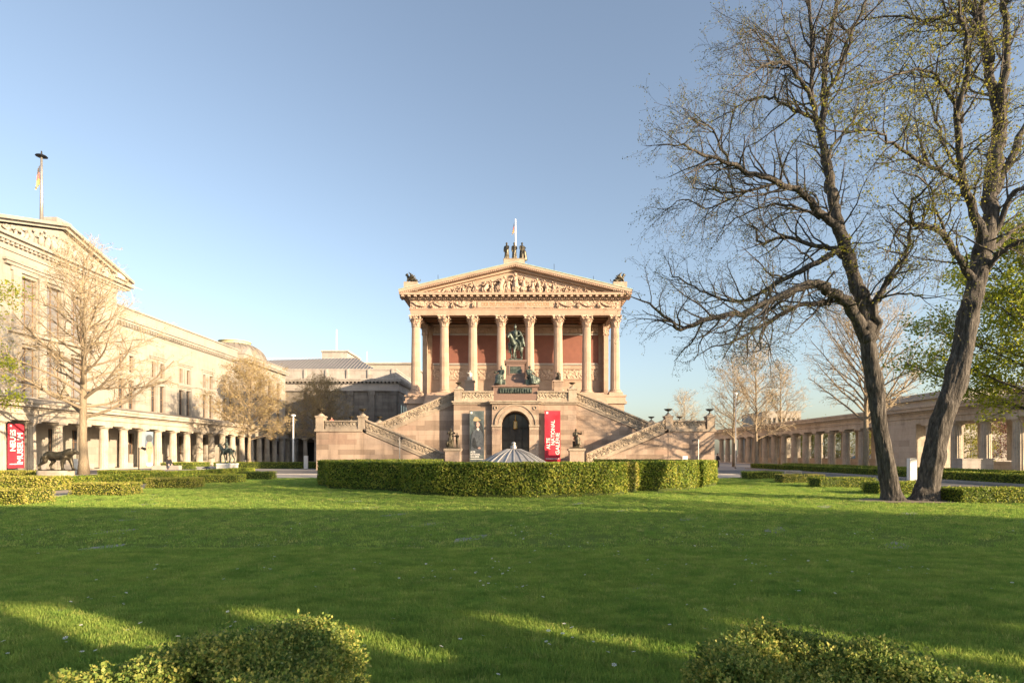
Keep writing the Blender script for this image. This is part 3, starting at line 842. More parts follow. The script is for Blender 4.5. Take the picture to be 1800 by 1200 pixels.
# flagpole
def flagpole(name, label, x, y, z0, z1, r, flag_top, flag_len, mat, knob=True):
    fp = thing(name, label, 'flagpole', (x, y, z0))
    m = MB(); m.lathe(x, y, [(r, z0), (r*0.8, (z0+z1)/2), (r*0.55, z1)], 10); part('pole', m, mat, fp, smooth=True)
    m = MB()
    if not knob: m.ball((x, y, z1+0.04), r*0.8, 8, 6)
    else: m.lathe(x, y, [(r*0.6, z1), (r*3.2, z1+0.05), (r*2.6, z1+0.14), (r*0.5, z1+0.22), (r*0.3, z1+0.6)], 10); part('finial', m, M['iron'] if knob else mat, fp)
    cols = [plain('flag_black', (0.08, 0.07, 0.07), (0.12, 0.11, 0.11), .8, 0, 2, 0), plain('flag_red', (0.5, 0.16, 0.13), (0.55, 0.2, 0.16), .8, 0, 2, 0), plain('flag_gold', (0.66, 0.45, 0.16), (0.7, 0.5, 0.2), .8, 0, 2, 0)]
    f = MB(); nu, nv = 10, 12
    for j in range(nv+1):
        for i in range(nu+1):
            u, v = i/nu, j/nv
            # limp cloth hanging beside the pole
            X = x - r - u*flag_len*0.22*(0.25+0.75*v) - 0.03
            Y = y + 0.12*math.sin(u*14+v*2)*(0.3+u)
            Z = flag_top - v*flag_len - u*flag_len*0.25
            f.v.append((X, Y, Z))
    for j in range(nv):
        for i in range(nu):
            a = j*(nu+1)+i
            f.f.append([a, a+1, a+nu+2, a+nu+1]); f.m.append(min(2, int(3*j/nv)))
    me = f.mesh('flag', (x, y, z0), True); setmats(me, cols)
    part('flag', me, cols, fp)
    return fp
flagpole('flagpole', 'white flagpole with limp flag rising behind the three roof figures', 0.0, 74.0, apex-0.3, wz(385, 74), 0.14, wz(391, 74), 1.3, M['white'], False)
# ------------------------------------------------------------------ bowls on the staircase piers
def bowl_mesh():
    m = MB()
    m.lathe(0, 0, [(0.16, 0), (0.17, 0.05), (0.07, 0.1), (0.06, 0.24), (0.11, 0.27), (0.27, 0.33), (0.40, 0.42), (0.43, 0.5), (0.50, 0.52), (0.50, 0.55), (0.38, 0.55), (0.2, 0.46)], 18)
    return m
bm0 = bowl_mesh().mesh('bowl', (0, 0, 0), True); setmats(bm0, M['bronze'])
names = {(-1,'outer'): 'bronze bowl on the outer pier of the staircase landing beside the museum',
 (-1,'inner'): 'bronze bowl on the landing pier above the lower flight left of the portrait banner',
 (-1,'bend'): 'small bronze bowl on the low pier where the upper flight meets the museum-side landing',
 (-1,'back'): 'bronze bowl behind the museum-side landing balustrade, half hidden',
 (-1,'top'): 'bronze bowl on the platform pier above the grey portrait banner',
 (1,'outer'): 'dark bronze bowl on the end pier of the landing by the long colonnade',
 (1,'inner'): 'dark bronze bowl on the landing pier at the head of the right-hand lower flight',
 (1,'bend'): 'small dark bowl against the sky at the foot of the right-hand upper flight',
 (1,'back'): 'dark bowl behind the right-hand landing balustrade, seen against the sky',
 (1,'top'): 'dark bronze bowl on the platform pier above the red gallery banner'}
for s, k, (x, y, z) in PIERS:
    o = bpy.data.objects.new('bowl', bm0); COL.objects.link(o); o.location = (x, y, z-0.01)
    sc_ = 0.72 if k in ('bend', 'back', 'top') else 0.86
    o.scale = (sc_, sc_, sc_)
    tag(o, names[(s, k)], 'bowl', 'bronze bowls on the staircase piers')

# ------------------------------------------------------------------ figures
def V3(*a): return Vector(a)
def body(m, base, h, yaw=0.0, pose='stand', arms=((0.1, -0.1), (0.1, -0.1)), robe=0.0, seat=0.0, head=True, stride=0.0, bulk=1.0):
    """continuous human figure: overlapping tapered limbs, fused later; faces -y at yaw 0"""
    c, s = math.cos(yaw), math.sin(yaw)
    def T(x, y, z): return (base[0]+(x*c-y*s)*h, base[1]+(x*s+y*c)*h, base[2]+z*h)
    B = bulk
    if pose == 'sit':
        hz = seat; hip = lambda d: (d*0.055, 0.0, hz+0.03)
        dz = hz+0.03-0.52
        for d in (-1, 1):
            kn = (d*0.08, -0.24, hz+0.05); an = (d*0.075, -0.22-0.02*d, hz-0.22)
            m.tube([T(*hip(d)), T(*kn)], [0.065*h*B, 0.05*h*B], 8)
            m.tube([T(*kn), T(d*0.078, -0.25, hz-0.08), T(*an)], [0.05*h*B, 0.043*h*B, 0.027*h*B], 8)
            m.tube([T(an[0], an[1]+0.02, hz-0.245), T(an[0], an[1]-0.1, hz-0.25)], [0.025*h, 0.018*h], 6)
    else:
        dz = 0.0
        for d in (-1, 1):
            st_ = stride*d
            m.tube([T(d*0.05, 0, 0.52), T(d*0.055, -st_*0.5-0.015, 0.28), T(d*0.055, -st_*1.0+0.01, 0.04)], [0.062*h*B, 0.045*h*B, 0.026*h*B], 8)
            m.tube([T(d*0.055, -st_+0.03, 0.022), T(d*0.065, -st_-0.09, 0.018)], [0.024*h, 0.017*h], 6)
    m.tube([T(0, 0, 0.49+dz), T(0, 0.0, 0.58+dz), T(0, -0.005, 0.70+dz), T(0, 0, 0.79+dz), T(0, 0, 0.835+dz)], [0.085*h*B, 0.078*h*B, 0.098*h*B, 0.085*h*B, 0.04*h*B], 10)
    m.tube([T(-0.115, 0, 0.795+dz), T(0.115, 0, 0.795+dz)], [0.043*h*B, 0.043*h*B], 8)
    m.tube([T(0, 0, 0.81+dz), T(0, -0.01, 0.88+dz)], [0.036*h, 0.034*h], 8)
    if head:
        hc = T(0, -0.018, 0.925+dz); m.ball(hc, (0.05*h, 0.058*h, 0.07*h), 10, 8)
        m.ball(T(0, -0.078, 0.915+dz), 0.012*h, 6, 5)
    for d, (up, fw) in zip((-1, 1), arms):
        el = (d*(0.15+0.12*up), -0.05-0.16*max(fw, -0.2), 0.63+0.14*up+dz)
        ha = (d*(0.14+0.10*up-0.06*fw), -0.10-0.28*max(fw, -0.1), 0.50+0.42*up+0.10*fw+dz)
        m.tube([T(d*0.118, 0, 0.79+dz), T(*el)], [0.038*h*B, 0.03*h*B], 7)
        m.tube([T(*el), T(*ha)], [0.03*h*B, 0.02*h*B], 7)
        m.ball(T(*ha), 0.026*h, 7, 5)
    if robe:
        if pose == 'sit':
            m.tube([T(0, -0.05, seat+0.1), T(0, -0.2, seat+0.05), T(0, -0.24, seat-0.12), T(0, -0.27, seat-0.25)], [0.12*h, 0.125*h, 0.12*h, 0.13*h], 10)
        else:
            m.tube([T(0, 0, 0.80), T(0.01, 0.01, 0.55), T(0, 0.02, 0.25), T(0, 0.02, 0.0)], [0.08*h, 0.115*h*robe, 0.125*h*robe, 0.145*h*robe], 12)
        for k in range(6):
            a = -2.4+k*0.62
            if pose == 'sit':
                m.tube([T(0.1*math.cos(a*1.3), -0.12, seat+0.1), T(0.12*math.cos(a), -0.27, seat-0.05), T(0.13*math.cos(a), -0.33, seat-0.25)], [0.018*h, 0.025*h, 0.025*h], 5)
            else:
                m.tube([T(0.09*math.cos(a), 0.09*math.sin(a), 0.7), T(0.12*math.cos(a+.2), 0.11*math.sin(a+.2), 0.35), T(0.145*math.cos(a), 0.145*math.sin(a), 0.0)], [0.016*h, 0.024*h, 0.026*h], 5)
    return T

def statue(name, label, m, mat, loc, voxel, group=None, cat='statue'):
    me = fuse(m, voxel, loc, name, 1); setmats(me, mat)
    return solid(name, me, mat, label, cat, loc, group)

# roof group of three
x0 = -1.0
zb = wz(456, 71)
for i, (dx, lab) in enumerate(((-0.95, 'robed bronze figure on the gable block, turned towards the museum side'), (0.0, 'middle robed bronze figure on the gable block, in front of the white flagpole'), (0.98, 'robed bronze figure on the gable block with a flaring cloak and bent arm'))):
    m = MB(); L = (-0.15+dx, YP+1.0, zb)
    body(m, L, 2.25, yaw=-0.3+0.3*i, bulk=1.0, robe=(1.0, 1.05, 1.2)[i], arms=((-0.1, 0.1), (0.05, 0.3)) if i != 2 else ((0.0, 0.1), (0.35, 0.15)))
    m.tube([(L[0], L[1], L[2]+1.76), (L[0], L[1]-0.03, L[2]+1.4), (L[0], L[1], L[2]+0.9)], [0.17, 0.27, 0.27], 10); m.ball((L[0], L[1]-0.03, L[2]+2.1), (0.14, 0.16, 0.19), 9, 7)
    if i == 2: m.tube([(L[0]+0.1, L[1], L[2]+1.7), (L[0]+0.3, L[1]-0.1, L[2]+1.0), (L[0]+0.42, L[1], L[2])], [0.14, 0.24, 0.28], 8)
    m.box(L[0]-0.4, L[0]+0.4, L[1]-0.35, L[1]+0.35, L[2]-0.02, L[2]+0.08)
    statue('roof_figure', lab, m, M['bronze'], L, 0.045, 'three figures on the gable')
# corner griffins
for s, lab in ((-1, 'bronze winged griffin on the gable corner nearer the museum with a domed roof'), (1, 'bronze winged griffin on the gable corner next to the bare tree branches')):
    m = MB(); L = (s*13.0, YP+1.0, wz(497, 71)); X, Y, Z = L
    o = lambda a, b_, c_: (X+s*a, Y+b_, Z+c_)
    m.tube([o(-0.62, 0, 0.28), o(-0.1, 0, 0.42), o(0.35, 0, 0.6), o(0.48, 0, 0.9)], [0.24, 0.26, 0.25, 0.15], 9)
    m.ball(o(0.55, 0, 1.05), (0.19, 0.15, 0.17), 9, 7); m.tube([o(0.6, 0, 1.05), o(0.78, 0, 0.97)], [0.09, 0.03], 6)
    m.tube([o(0.46, -0.1, 1.12), o(0.45, -0.12, 1.32)], [0.05, 0.02], 5)
    for d in (-1, 1):
        m.tube([o(0.38, d*0.15, 0.6), o(0.5, d*0.16, 0.3), o(0.5, d*0.16, 0)], [0.12, 0.08, 0.07], 6)
        m.tube([o(-0.5, d*0.2, 0.35), o(-0.25, d*0.22, 0.2), o(-0.45, d*0.2, 0.02), o(-0.2, d*0.2, 0.0)], [0.2, 0.12, 0.07, 0.06], 6)
        for k in range(4):
            m.tube([o(0.25, d*0.2, 0.62), o(0.05-0.1*k, d*0.3, 0.95-0.08*k), o(0.3-0.24*k, d*0.32, 1.3-0.12*k)], [0.12, 0.1, 0.04], 6)
    m.tube([o(-0.7, 0, 0.25), o(-0.95, 0, 0.3), o(-0.98, 0, 0.55)], [0.06, 0.05, 0.06], 5)
    m.v = [(X+(a_-X)*1.1, Y+(b_-Y)*1.15, Z+(c_-Z)*1.05) for a_, b_, c_ in m.v]
    m.box(X-0.8, X+0.8, Y-0.4, Y+0.4, Z-0.02, Z+0.06)
    statue('griffin_statue', lab, m, M['bronze'], L, 0.05, 'corner griffins on the gable')

# ------------------------------------------------------------------ equestrian monument
EY = 62.3
def ez(p): return wz(p, EY)
def ex(p): return wx(p, EY)
ped = thing('monument_pedestal', 'red granite pedestal with bronze relief and inscription plaque above the arch', 'pedestal', (0, EY, PZ))
m = MB(); m.box(-2.45, 2.45, EY-2.2, EY+2.4, PZ, ez(696)); m.box(-2.35, 2.35, EY-2.1, EY+2.3, ez(696), ez(684)); m.box(-2.5, 2.5, EY-2.25, EY+2.4, ez(684), ez(680))
part('pedestal_base', m, M['granite'], ped)
m = MB(); m.box(-1.75, 1.75, EY-2.18, EY-2.1, ez(694.5), ez(685.5))
for i in range(13):
    xx = -1.55+i*0.26; m.tube([(xx, EY-2.2, ez(694)), (xx+rng.uniform(-.08, .08), EY-2.24, ez(690)), (xx, EY-2.2, ez(687))], [0.1, 0.09, 0.05], 6)
part('bronze_relief', m, M['verd'], ped)
m = MB(); m.box(-2.3, 2.3, EY-2.0, EY+2.2, ez(680), ez(677))
m.add([(-1.75, EY-1.5, ez(677)), (1.75, EY-1.5, ez(677)), (1.75, EY+1.8, ez(677)), (-1.75, EY+1.8, ez(677)), (-1.1, EY-1.1, ez(668)), (1.1, EY-1.1, ez(668)), (1.1, EY+1.5, ez(668)), (-1.1, EY+1.5, ez(668))], [(0,1,5,4),(1,2,6,5),(2,3,7,6),(3,0,4,7),(4,5,6,7)])
part('pedestal_step', m, M['granite'], ped)
m = MB(); m.box(-0.98, 0.98, EY-1.0, EY+1.4, ez(668), ez(641)); m.box(-1.05, 1.05, EY-1.08, EY+1.48, ez(668), ez(665)); m.box(-1.12, 1.12, EY-1.12, EY+1.5, ez(641), ez(638.5)); m.box(-1.2, 1.2, EY-1.2, EY+1.6, ez(638.5), ez(635.5))
part('pedestal_block', m, M['granite'], ped)
m = MB(); m.box(-0.6, 0.6, EY-1.05, EY-1.0, ez(658.5), ez(646.5))
part('plaque', m, M['verd'], ped)
m = MB()
for (a, b_, c_, d_) in ((-0.74, 0.74, 644.6, 646.5), (-0.74, 0.74, 658.5, 660.4), (-0.74, -0.6, 646.5, 658.5), (0.6, 0.74, 646.5, 658.5)): m.box(a, b_, EY-1.07, EY-1.0, ez(d_), ez(c_))
part('plaque_frame', m, M['granite'], ped)

# horse and rider face the viewer, head turned slightly to the left
eq = thing('equestrian_statue', 'green bronze rider on a walking horse atop the red granite pedestal', 'statue', (0, EY+0.2, ez(635.5)))
hb = ez(635.5)
m = MB(); m.box(-0.75, 0.75, EY-1.1, EY+1.5, hb, hb+0.14); part('bronze_base', m, M['verd'], eq)
h0 = hb+0.14
HR = -0.34
HS = 1.17
H = lambda x, y, z: (HS*(x*1.08*math.cos(HR)-y*math.sin(HR)), EY+0.2+HS*(x*1.08*math.sin(HR)+y*math.cos(HR)), h0+HS*z)
m = MB()
m.tube([H(0, 1.15, 1.42), H(0, 0.9, 1.5), H(0, 0.35, 1.42), H(0, -0.3, 1.42), H(0, -0.72, 1.5), H(0, -0.95, 1.45)], [0.26, 0.45, 0.45, 0.44, 0.38, 0.2], 12)
m.tube([H(0, -0.7, 1.55), H(-0.04, -1.05, 1.95), H(-0.1, -1.25, 2.25)], [0.34, 0.25, 0.17], 10)
m.tube([H(-0.1, -1.18, 2.32), H(-0.14, -1.45, 2.1), H(-0.16, -1.62, 1.85)], [0.17, 0.14, 0.09], 9)
for d in (-1, 1):
    m.tube([H(-0.1+d*0.09, -1.15, 2.4), H(-0.1+d*0.11, -1.15, 2.58)], [0.05, 0.015], 5)
    a = 0.14*d
    m.tube([H(d*0.24, -0.7, 1.3), H(d*0.22, -0.85-a, 0.78), H(d*0.2, -0.75-a*2.2, 0.42), H(d*0.2, -0.85-a*1.5, 0.04)], [0.2, 0.115, 0.075, 0.085], 8)
    m.tube([H(d*0.26, 0.9, 1.35), H(d*0.26, 0.7+a, 0.95), H(d*0.24, 0.98+a, 0.6), H(d*0.24, 0.85+a*1.5, 0.04)], [0.28, 0.16, 0.085, 0.085], 8)
m.tube([H(0, 1.3, 1.55), H(0, 1.5, 1.2), H(0, 1.5, 0.6)], [0.1, 0.13, 0.06], 6)
for k in range(5): m.tube([H(-0.02-0.02*k, -0.8-0.1*k, 1.95+0.1*k), H(-0.16, -0.9-0.08*k, 1.8+0.1*k)], 0.06, 5)
me = fuse(m, 0.05, (0, EY+0.2, hb), 'horse', 1); part('horse', me, M['verd'], eq)
m = MB(); B0 = H(0, 0.0, 1.78)
m.tube([H(0, 0.05, 1.75), H(0, 0.05, 2.1), H(0, 0, 2.5), H(0, 0.0, 2.75), H(0, 0, 2.9)], [0.27, 0.24, 0.31, 0.27, 0.11], 11)
m.tube([H(-0.33, 0, 2.72), H(0.33, 0, 2.72)], 0.13, 8)
m.ball(H(0, -0.05, 3.08), (0.15, 0.17, 0.21), 10, 8); m.ball(H(0, -0.02, 3.2), (0.17, 0.2, 0.14), 10, 7); m.tube([H(0, -0.02, 3.3), H(0, 0, 3.5)], [0.06, 0.02], 6); m.ball(H(0, -0.22, 3.05), 0.035, 5, 4)
for d in (-1, 1):
    m.tube([H(d*0.2, 0.0, 1.85), H(d*0.5, -0.28, 1.55), H(d*0.52, -0.12, 1.0), H(d*0.53, -0.1, 0.86)], [0.2, 0.16, 0.11, 0.08], 8)
    m.tube([H(d*0.53, -0.02, 0.84), H(d*0.56, -0.3, 0.8)], [0.085, 0.06], 6)
m.tube([H(0.33, 0, 2.72), H(0.52, -0.05, 2.38), H(0.36, -0.4, 2.2)], [0.13, 0.1, 0.075], 7); m.ball(H(0.34, -0.44, 2.2), 0.085, 7, 5)
m.tube([H(-0.33, 0, 2.72), H(-0.56, -0.05, 2.4), H(-0.5, -0.35, 2.15)], [0.13, 0.1, 0.075], 7); m.ball(H(-0.48, -0.4, 2.13), 0.085, 7, 5)
for k in range(7):  # cloak
    a = -0.5+k*0.18; m.tube([H(a*0.5, 0.2, 2.75), H(a*0.95, 0.42, 2.1), H(a*1.15, 0.55, 1.35)], [0.1, 0.14, 0.11], 6)
m.tube([H(0.4, 0.1, 2.7), H(0.62, 0.15, 2.1), H(0.66, 0.1, 1.5)], [0.1, 0.15, 0.1], 6)
me = fuse(m, 0.042, (0, EY+0.2, hb), 'rider', 1); part('rider', me, M['verd'], eq)

for s, lab in ((-1, 'green bronze woman seated at the pedestal corner, leaning towards the plaque with one arm'), (1, 'green bronze woman reclining at the pedestal corner above the red banner side')):
    m = MB(); L = (s*1.6, EY-1.75, ez(680))
    m.box(L[0]-0.55, L[0]+0.55, L[1]-0.45, L[1]+0.4, L[2]-0.03, L[2]+0.55)
    body(m, (L[0]+(-s*0.12), L[1]+0.1, L[2]-0.12), 2.75, yaw=s*0.55, pose='sit', seat=0.30, robe=1, bulk=1.1, arms=((0.5, 0.5), (0.1, 0.3)) if s < 0 else ((0.1, 0.5), (0.35, 0.2)))
    if s > 0: m.ball((L[0]+0.55, L[1]-0.2, L[2]+0.42), (0.5, 0.3, 0.5), 10, 8)
    statue('seated_figure', lab, m, M['verd'], L, 0.045, 'figures seated at the monument pedestal')

# statues in the portico
for px, mat, lab, pl in ((826, 'marble', 'small white marble seated figure on a plinth in the portico', 'stone plinth under the small white marble figure'), (981, 'bronze', 'small dark bronze seated figure on a plinth in the portico', 'stone plinth under the small dark portico figure')):
    Y = 66.2; X = wx(px, Y); zt_ = wz(669, Y)
    q = MB(); q.box(X-0.5, X+0.5, Y-0.5, Y+0.5, PZ+0.02, zt_-0.16); q.box(X-0.6, X+0.6, Y-0.6, Y+0.6, zt_-0.16, zt_); q.box(X-0.58, X+0.58, Y-0.58, Y+0.58, PZ+0.02, PZ+0.25)
    pt = thing('statue_plinth', pl, 'plinth', (X, Y, PZ+0.02)); part('plinth_block', q, M['sand'], pt)
    q = MB(); L = (X, Y, zt_)
    q.box(X-0.3, X+0.3, Y-0.1, Y+0.35, zt_-0.02, zt_+0.45); body(q, (X, Y, zt_-0.1), 1.5, yaw=0.3, pose='sit', seat=0.36, robe=0.5, arms=((0.9, 0.2), (0.2, 0.5)))
    statue('portico_statue', lab, q, M[mat], L, 0.04)
# statues on the pedestals at the stair foot
for s, lab, lp in ((-1, 'dark bronze pair of standing figures on the stone pedestal left of the grey portrait banner', 'stone pedestal carrying the bronze pair at the stair foot'), (1, 'dark bronze seated draped figure on the stone pedestal right of the red gallery banner', 'stone pedestal carrying the seated bronze at the stair foot')):
    Y = 57.2; X = wx(796.5 if s < 0 else 1013, Y); zt_ = wz(788, Y)
    pt = thing('statue_pedestal', lp, 'pedestal', (X, Y, 0))
    q = MB(); q.box(X-0.72, X+0.72, Y-0.72, Y+0.72, 0.25, zt_-0.2); part('pedestal_block', q, M['sand'], pt)
    q = MB(); q.box(X-0.85, X+0.85, Y-0.85, Y+0.85, zt_-0.2, zt_); q.box(X-0.78, X+0.78, Y-0.78, Y+0.78, zt_-0.28, zt_-0.2); part('pedestal_cap', q, M['parapet'], pt)
    q = MB(); q.box(X-0.82, X+0.82, Y-0.82, Y+0.82, 0, 0.25); part('pedestal_foot', q, M['parapet'], pt)
    q = MB(); L = (X, Y, zt_)
    q.box(X-0.7, X+0.7, Y-0.5, Y+0.5, zt_-0.02, zt_+0.12)
    if s < 0:
        body(q, (X-0.25, Y, zt_+0.1), 1.95, bulk=1.15, yaw=0.3, arms=((0.5, 0.5), (0.5, 0.6)), robe=0.6); body(q, (X+0.42, Y-0.1, zt_+0.1), 1.5, bulk=1.15, yaw=-0.5, arms=((0.7, 0.5), (0.2, 0.4)), stride=0.06)
        q.tube([(X-0.4, Y, zt_+0.9), (X-0.62, Y-.1, zt_+0.5), (X-0.5, Y, zt_+0.1)], [0.14, 0.17, 0.12], 7)
    else:
        q.box(X-0.35, X+0.35, Y-0.1, Y+0.4, zt_, zt_+0.75); body(q, (X-0.05, Y+0.1, zt_+0.05), 2.15, bulk=1.15, yaw=0.25, pose='sit', seat=0.4, robe=1, arms=((0.2, 0.5), (0.75, 0.35)))
    statue('bronze_group', lab, q, M['bronze'], L, 0.035)

# ------------------------------------------------------------------ banners
def banner(name, label, x0, x1, y, z0, z1, mat):
    t = thing(name, label, 'banner', ((x0+x1)/2, y, z0))
    nu, nv = 12, 30; m = MB()
    for j in range(nv+1):
        for i in range(nu+1):
            u, v = i/nu, j/nv
            m.v.append((x0+(x1-x0)*u, y+0.02*math.sin(u*9+v*3.5)*math.sin(math.pi*v), z0+(z1-z0)*v))
    for j in range(nv):
        for i in range(nu):
            a = j*(nu+1)+i; m.f.append([a, a+1, a+nu+2, a+nu+1]); m.m.append(0)
    part('cloth', m, mat, t, smooth=True)
    m = MB()
    for z in (z0, z1): m.tube([(x0-0.05, y+0.03, z), (x1+0.05, y+0.03, z)], 0.025, 6)
    for z in (z0, z1):
        for x in (x0+0.15, x1-0.15): m.tube([(x, y+0.03, z), (x, PY+0.02, z)], 0.018, 5)
    part('hanging_rod', m, M['iron'], t)
    return t
BYN = 59.45
R = banner('gallery_banner', 'tall red banner with white gallery lettering on the staircase wall', wx(957.5, BYN), wx(985, BYN), BYN, wz(811, BYN), wz(722, BYN), M['redcloth'])
up, lf = (0, 0, 1), (-1, 0, 0)
for txt, xa, xb, yb, yt in (('ALTE', 960.3, 966.8, 789, 769), ('NATIONAL', 967.9, 974.8, 782, 738.5), ('GALERIE', 976.2, 983.2, 799, 760.5)):
    text_part(R, txt, 0.5, (wx(xb, BYN), BYN-0.03, wz(yb, BYN)), up, lf, M['white'], 0.006, fit=(yb-yt)*BYN/1000, fit_h=(xb-xa)*BYN/1000, bold=0.012)
q = MB(); q.box(wx(959.5, BYN), wx(983, BYN), BYN-0.035, BYN-0.02, wz(806.4, BYN), wz(805.2, BYN)); part('white_line', q, M['white'], R)
q = MB(); q.box(wx(960, BYN), wx(963.6, BYN), BYN-0.035, BYN-0.02, wz(727, BYN), wz(723.6, BYN)); part('logo', q, M['white'], R)
# portrait banner: plain soft picture of a seated sitter in grey-green
pm, nt, bs = new_mat('portrait_print')
p = pos(nt); n1 = noise(nt, p, 2.2, 5, 0.65)
nt.links.new(ramp(nt, n1, [(0.3, (0.035, 0.05, 0.055)), (0.5, (0.075, 0.10, 0.105)), (0.72, (0.15, 0.17, 0.165))]), bs.inputs['Base Color']); bs.inputs['Roughness'].default_value = 0.7
P = banner('portrait_banner', 'tall grey-green banner with a painted sitter in a straw hat', wx(825.5, BYN), wx(851, BYN), BYN, wz(811, BYN), wz(722, BYN), pm)
def blob(parent, name, cx, cy, rx, rz, mat, y=BYN-0.022, seed=0, n=28):
    r_ = random.Random(seed); m = MB(); pts = []
    X, Z = wx(cx, BYN), wz(cy, BYN); rx *= BYN/1000; rz *= BYN/1000
    ph = r_.uniform(0, 6)
    for i in range(n):
        a = 2*math.pi*i/n; k = 1+0.10*math.sin(3*a+ph)+0.06*math.sin(5*a+2*ph)
        pts.append((X+rx*k*math.cos(a), Z+rz*k*math.sin(a)))
    m.prism_y(pts, y, y+0.006); part(name, m, mat, parent)
M['pr_hat'] = plain('print_straw', (0.30, 0.24, 0.13), (0.42, 0.35, 0.22), 0.7, 0, 9, 0)
M['pr_skin'] = plain('print_skin', (0.42, 0.27, 0.22), (0.52, 0.36, 0.30), 0.7, 0, 5, 0)
M['pr_coat'] = plain('print_slate', (0.05, 0.06, 0.075), (0.12, 0.135, 0.15), 0.7, 0, 4, 0)
M['pr_dark'] = plain('print_dark', (0.02, 0.024, 0.028), (0.05, 0.055, 0.06), 0.7, 0, 6, 0)
def print_poly(name, pts, mat, y):
    m = MB(); m.prism_y([(wx(px_, BYN), wz(py_, BYN)) for px_, py_ in pts], y, y+0.005); part(name, m, mat, P)
print_poly('printed_shadow', [(826.5, 790), (828, 764), (833, 752), (838, 740), (846, 742), (850, 755), (850, 792)], M['pr_dark'], BYN-0.016)
print_poly('printed_coat', [(827.5, 792), (828.5, 770), (831, 760), (835.5, 755), (838, 753.5), (842, 753.5), (845, 756), (848.5, 761), (850, 772), (850, 794), (846, 800), (838, 797), (831, 799)], M['pr_coat'], BYN-0.020)
print_poly('printed_sleeve', [(829.5, 783), (831, 771), (834, 768), (836.5, 775), (838, 783), (842, 786), (841, 789.5), (834, 788)], M['pr_dark'], BYN-0.024)
blob(P, 'printed_hair', 837.3, 744, 4.2, 5.6, M['pr_dark'], BYN-0.022, 2)
blob(P, 'printed_face', 840.3, 746, 3.0, 5.0, M['pr_skin'], BYN-0.028, 3)
print_poly('printed_collar', [(837.5, 753), (840, 751.5), (843, 753), (841, 757)], M['marble'], BYN-0.026)
blob(P, 'printed_hat', 838, 738, 7.0, 2.0, M['pr_hat'], BYN-0.032, 4)
blob(P, 'printed_hat_crown', 837, 735.5, 4.4, 3.2, M['pr_hat'], BYN-0.030, 7)
blob(P, 'printed_hand', 842.5, 787, 2.6, 1.8, M['pr_skin'], BYN-0.028, 5)
for k, txt in enumerate(('ALTE', 'NATIONAL', 'GALERIE')):
    text_part(P, txt, 0.2, (wx(827, BYN), BYN-0.034, wz(795.5+4.2*k, BYN)), (1, 0, 0), (0, 0, 1), M['white'], 0.004, fit=(8.5, 17, 15)[k]*BYN/1000, fit_h=0.2, bold=0.006)
q = MB(); q.box(wx(827, BYN), wx(849, BYN), BYN-0.035, BYN-0.024, wz(807, BYN), wz(806.2, BYN)); part('white_line', q, M['white'], P)
q = MB(); q.box(wx(827, BYN), wx(830.5, BYN), BYN-0.038, BYN-0.024, wz(727, BYN), wz(723.6, BYN)); part('logo', q, M['white'], P)
# hanging lantern in the arch
LYN = 60.6
ln = thing('hanging_lantern', 'gilded lantern hanging inside the dark entrance arch', 'lantern', (0, LYN, wz(753, LYN)))
q = MB()
for k in range(4): 
    a = k*math.pi/2+0.4; q.box(0.18*math.cos(a)-0.02, 0.18*math.cos(a)+0.02, LYN+0.18*math.sin(a)-0.02, LYN+0.18*math.sin(a)+0.02, wz(753, LYN), wz(740, LYN))
q.lathe(0, LYN, [(0.06, wz(754.5, LYN)), (0.24, wz(753, LYN)), (0.24, wz(752.5, LYN)), (0.05, wz(752.4, LYN))], 10); q.lathe(0, LYN, [(0.25, wz(740, LYN)), (0.05, wz(738, LYN)), (0.02, wz(729, LYN))], 10)
part('lantern_frame', q, M['gold'], ln)
q = MB(); q.lathe(0, LYN, [(0.13, wz(752.5, LYN)), (0.13, wz(740, LYN))], 10); part('lantern_glass', q, plain('lamp_glass', (0.5, 0.42, 0.25), (0.6, 0.5, 0.3), 0.3, 0, 2, 0), ln)

# conical metal roof inside the hedge ring
RY = 31.0
kx = wx(903, RY)
kz = thing('pavilion_roof', 'round ribbed metal roof with ball finial rising inside the hedge ring', 'kiosk', (kx, RY, 0))
q = MB(); zt_, rb, zb_ = wz(790, RY), 2.45, 0.80
q.lathe(kx, RY, [(0.36, zt_), (1.0, zt_-0.27), (1.75, wz(813, RY)), (rb, zb_), (rb, zb_-0.1)], 48)
part('cone_cover', q, M['metal'], kz)
q = MB()
for k in range(24):
    a = 2*math.pi*k/24; ca, sa = math.cos(a), math.sin(a)
    q.tube([(kx+0.36*ca, RY+0.36*sa, zt_+0.02), (kx+1.0*ca, RY+1.0*sa, zt_-0.25), (kx+1.75*ca, RY+1.75*sa, wz(813, RY)+0.02), (kx+rb*ca, RY+rb*sa, zb_+0.02)], 0.04, 5)
part('standing_seam', q, M['metal'], kz)
q = MB(); q.lathe(kx, RY, [(0.16, wz(791, RY)), (0.17, wz(784, RY)), (0.1, wz(783.5, RY)), (0.15, wz(782.5, RY)), (0.06, wz(781.6, RY)), (0.11, wz(780.7, RY)), (0.12, wz(779, RY)), (0.09, wz(777.3, RY)), (0.03, wz(776, RY))], 16)
part('finial', q, M['metal'], kz, smooth=True)
q = MB(); q.lathe(kx, RY, [(2.2, 0.0), (2.2, zb_-0.05)], 32); part('drum', q, M['metal'], kz)
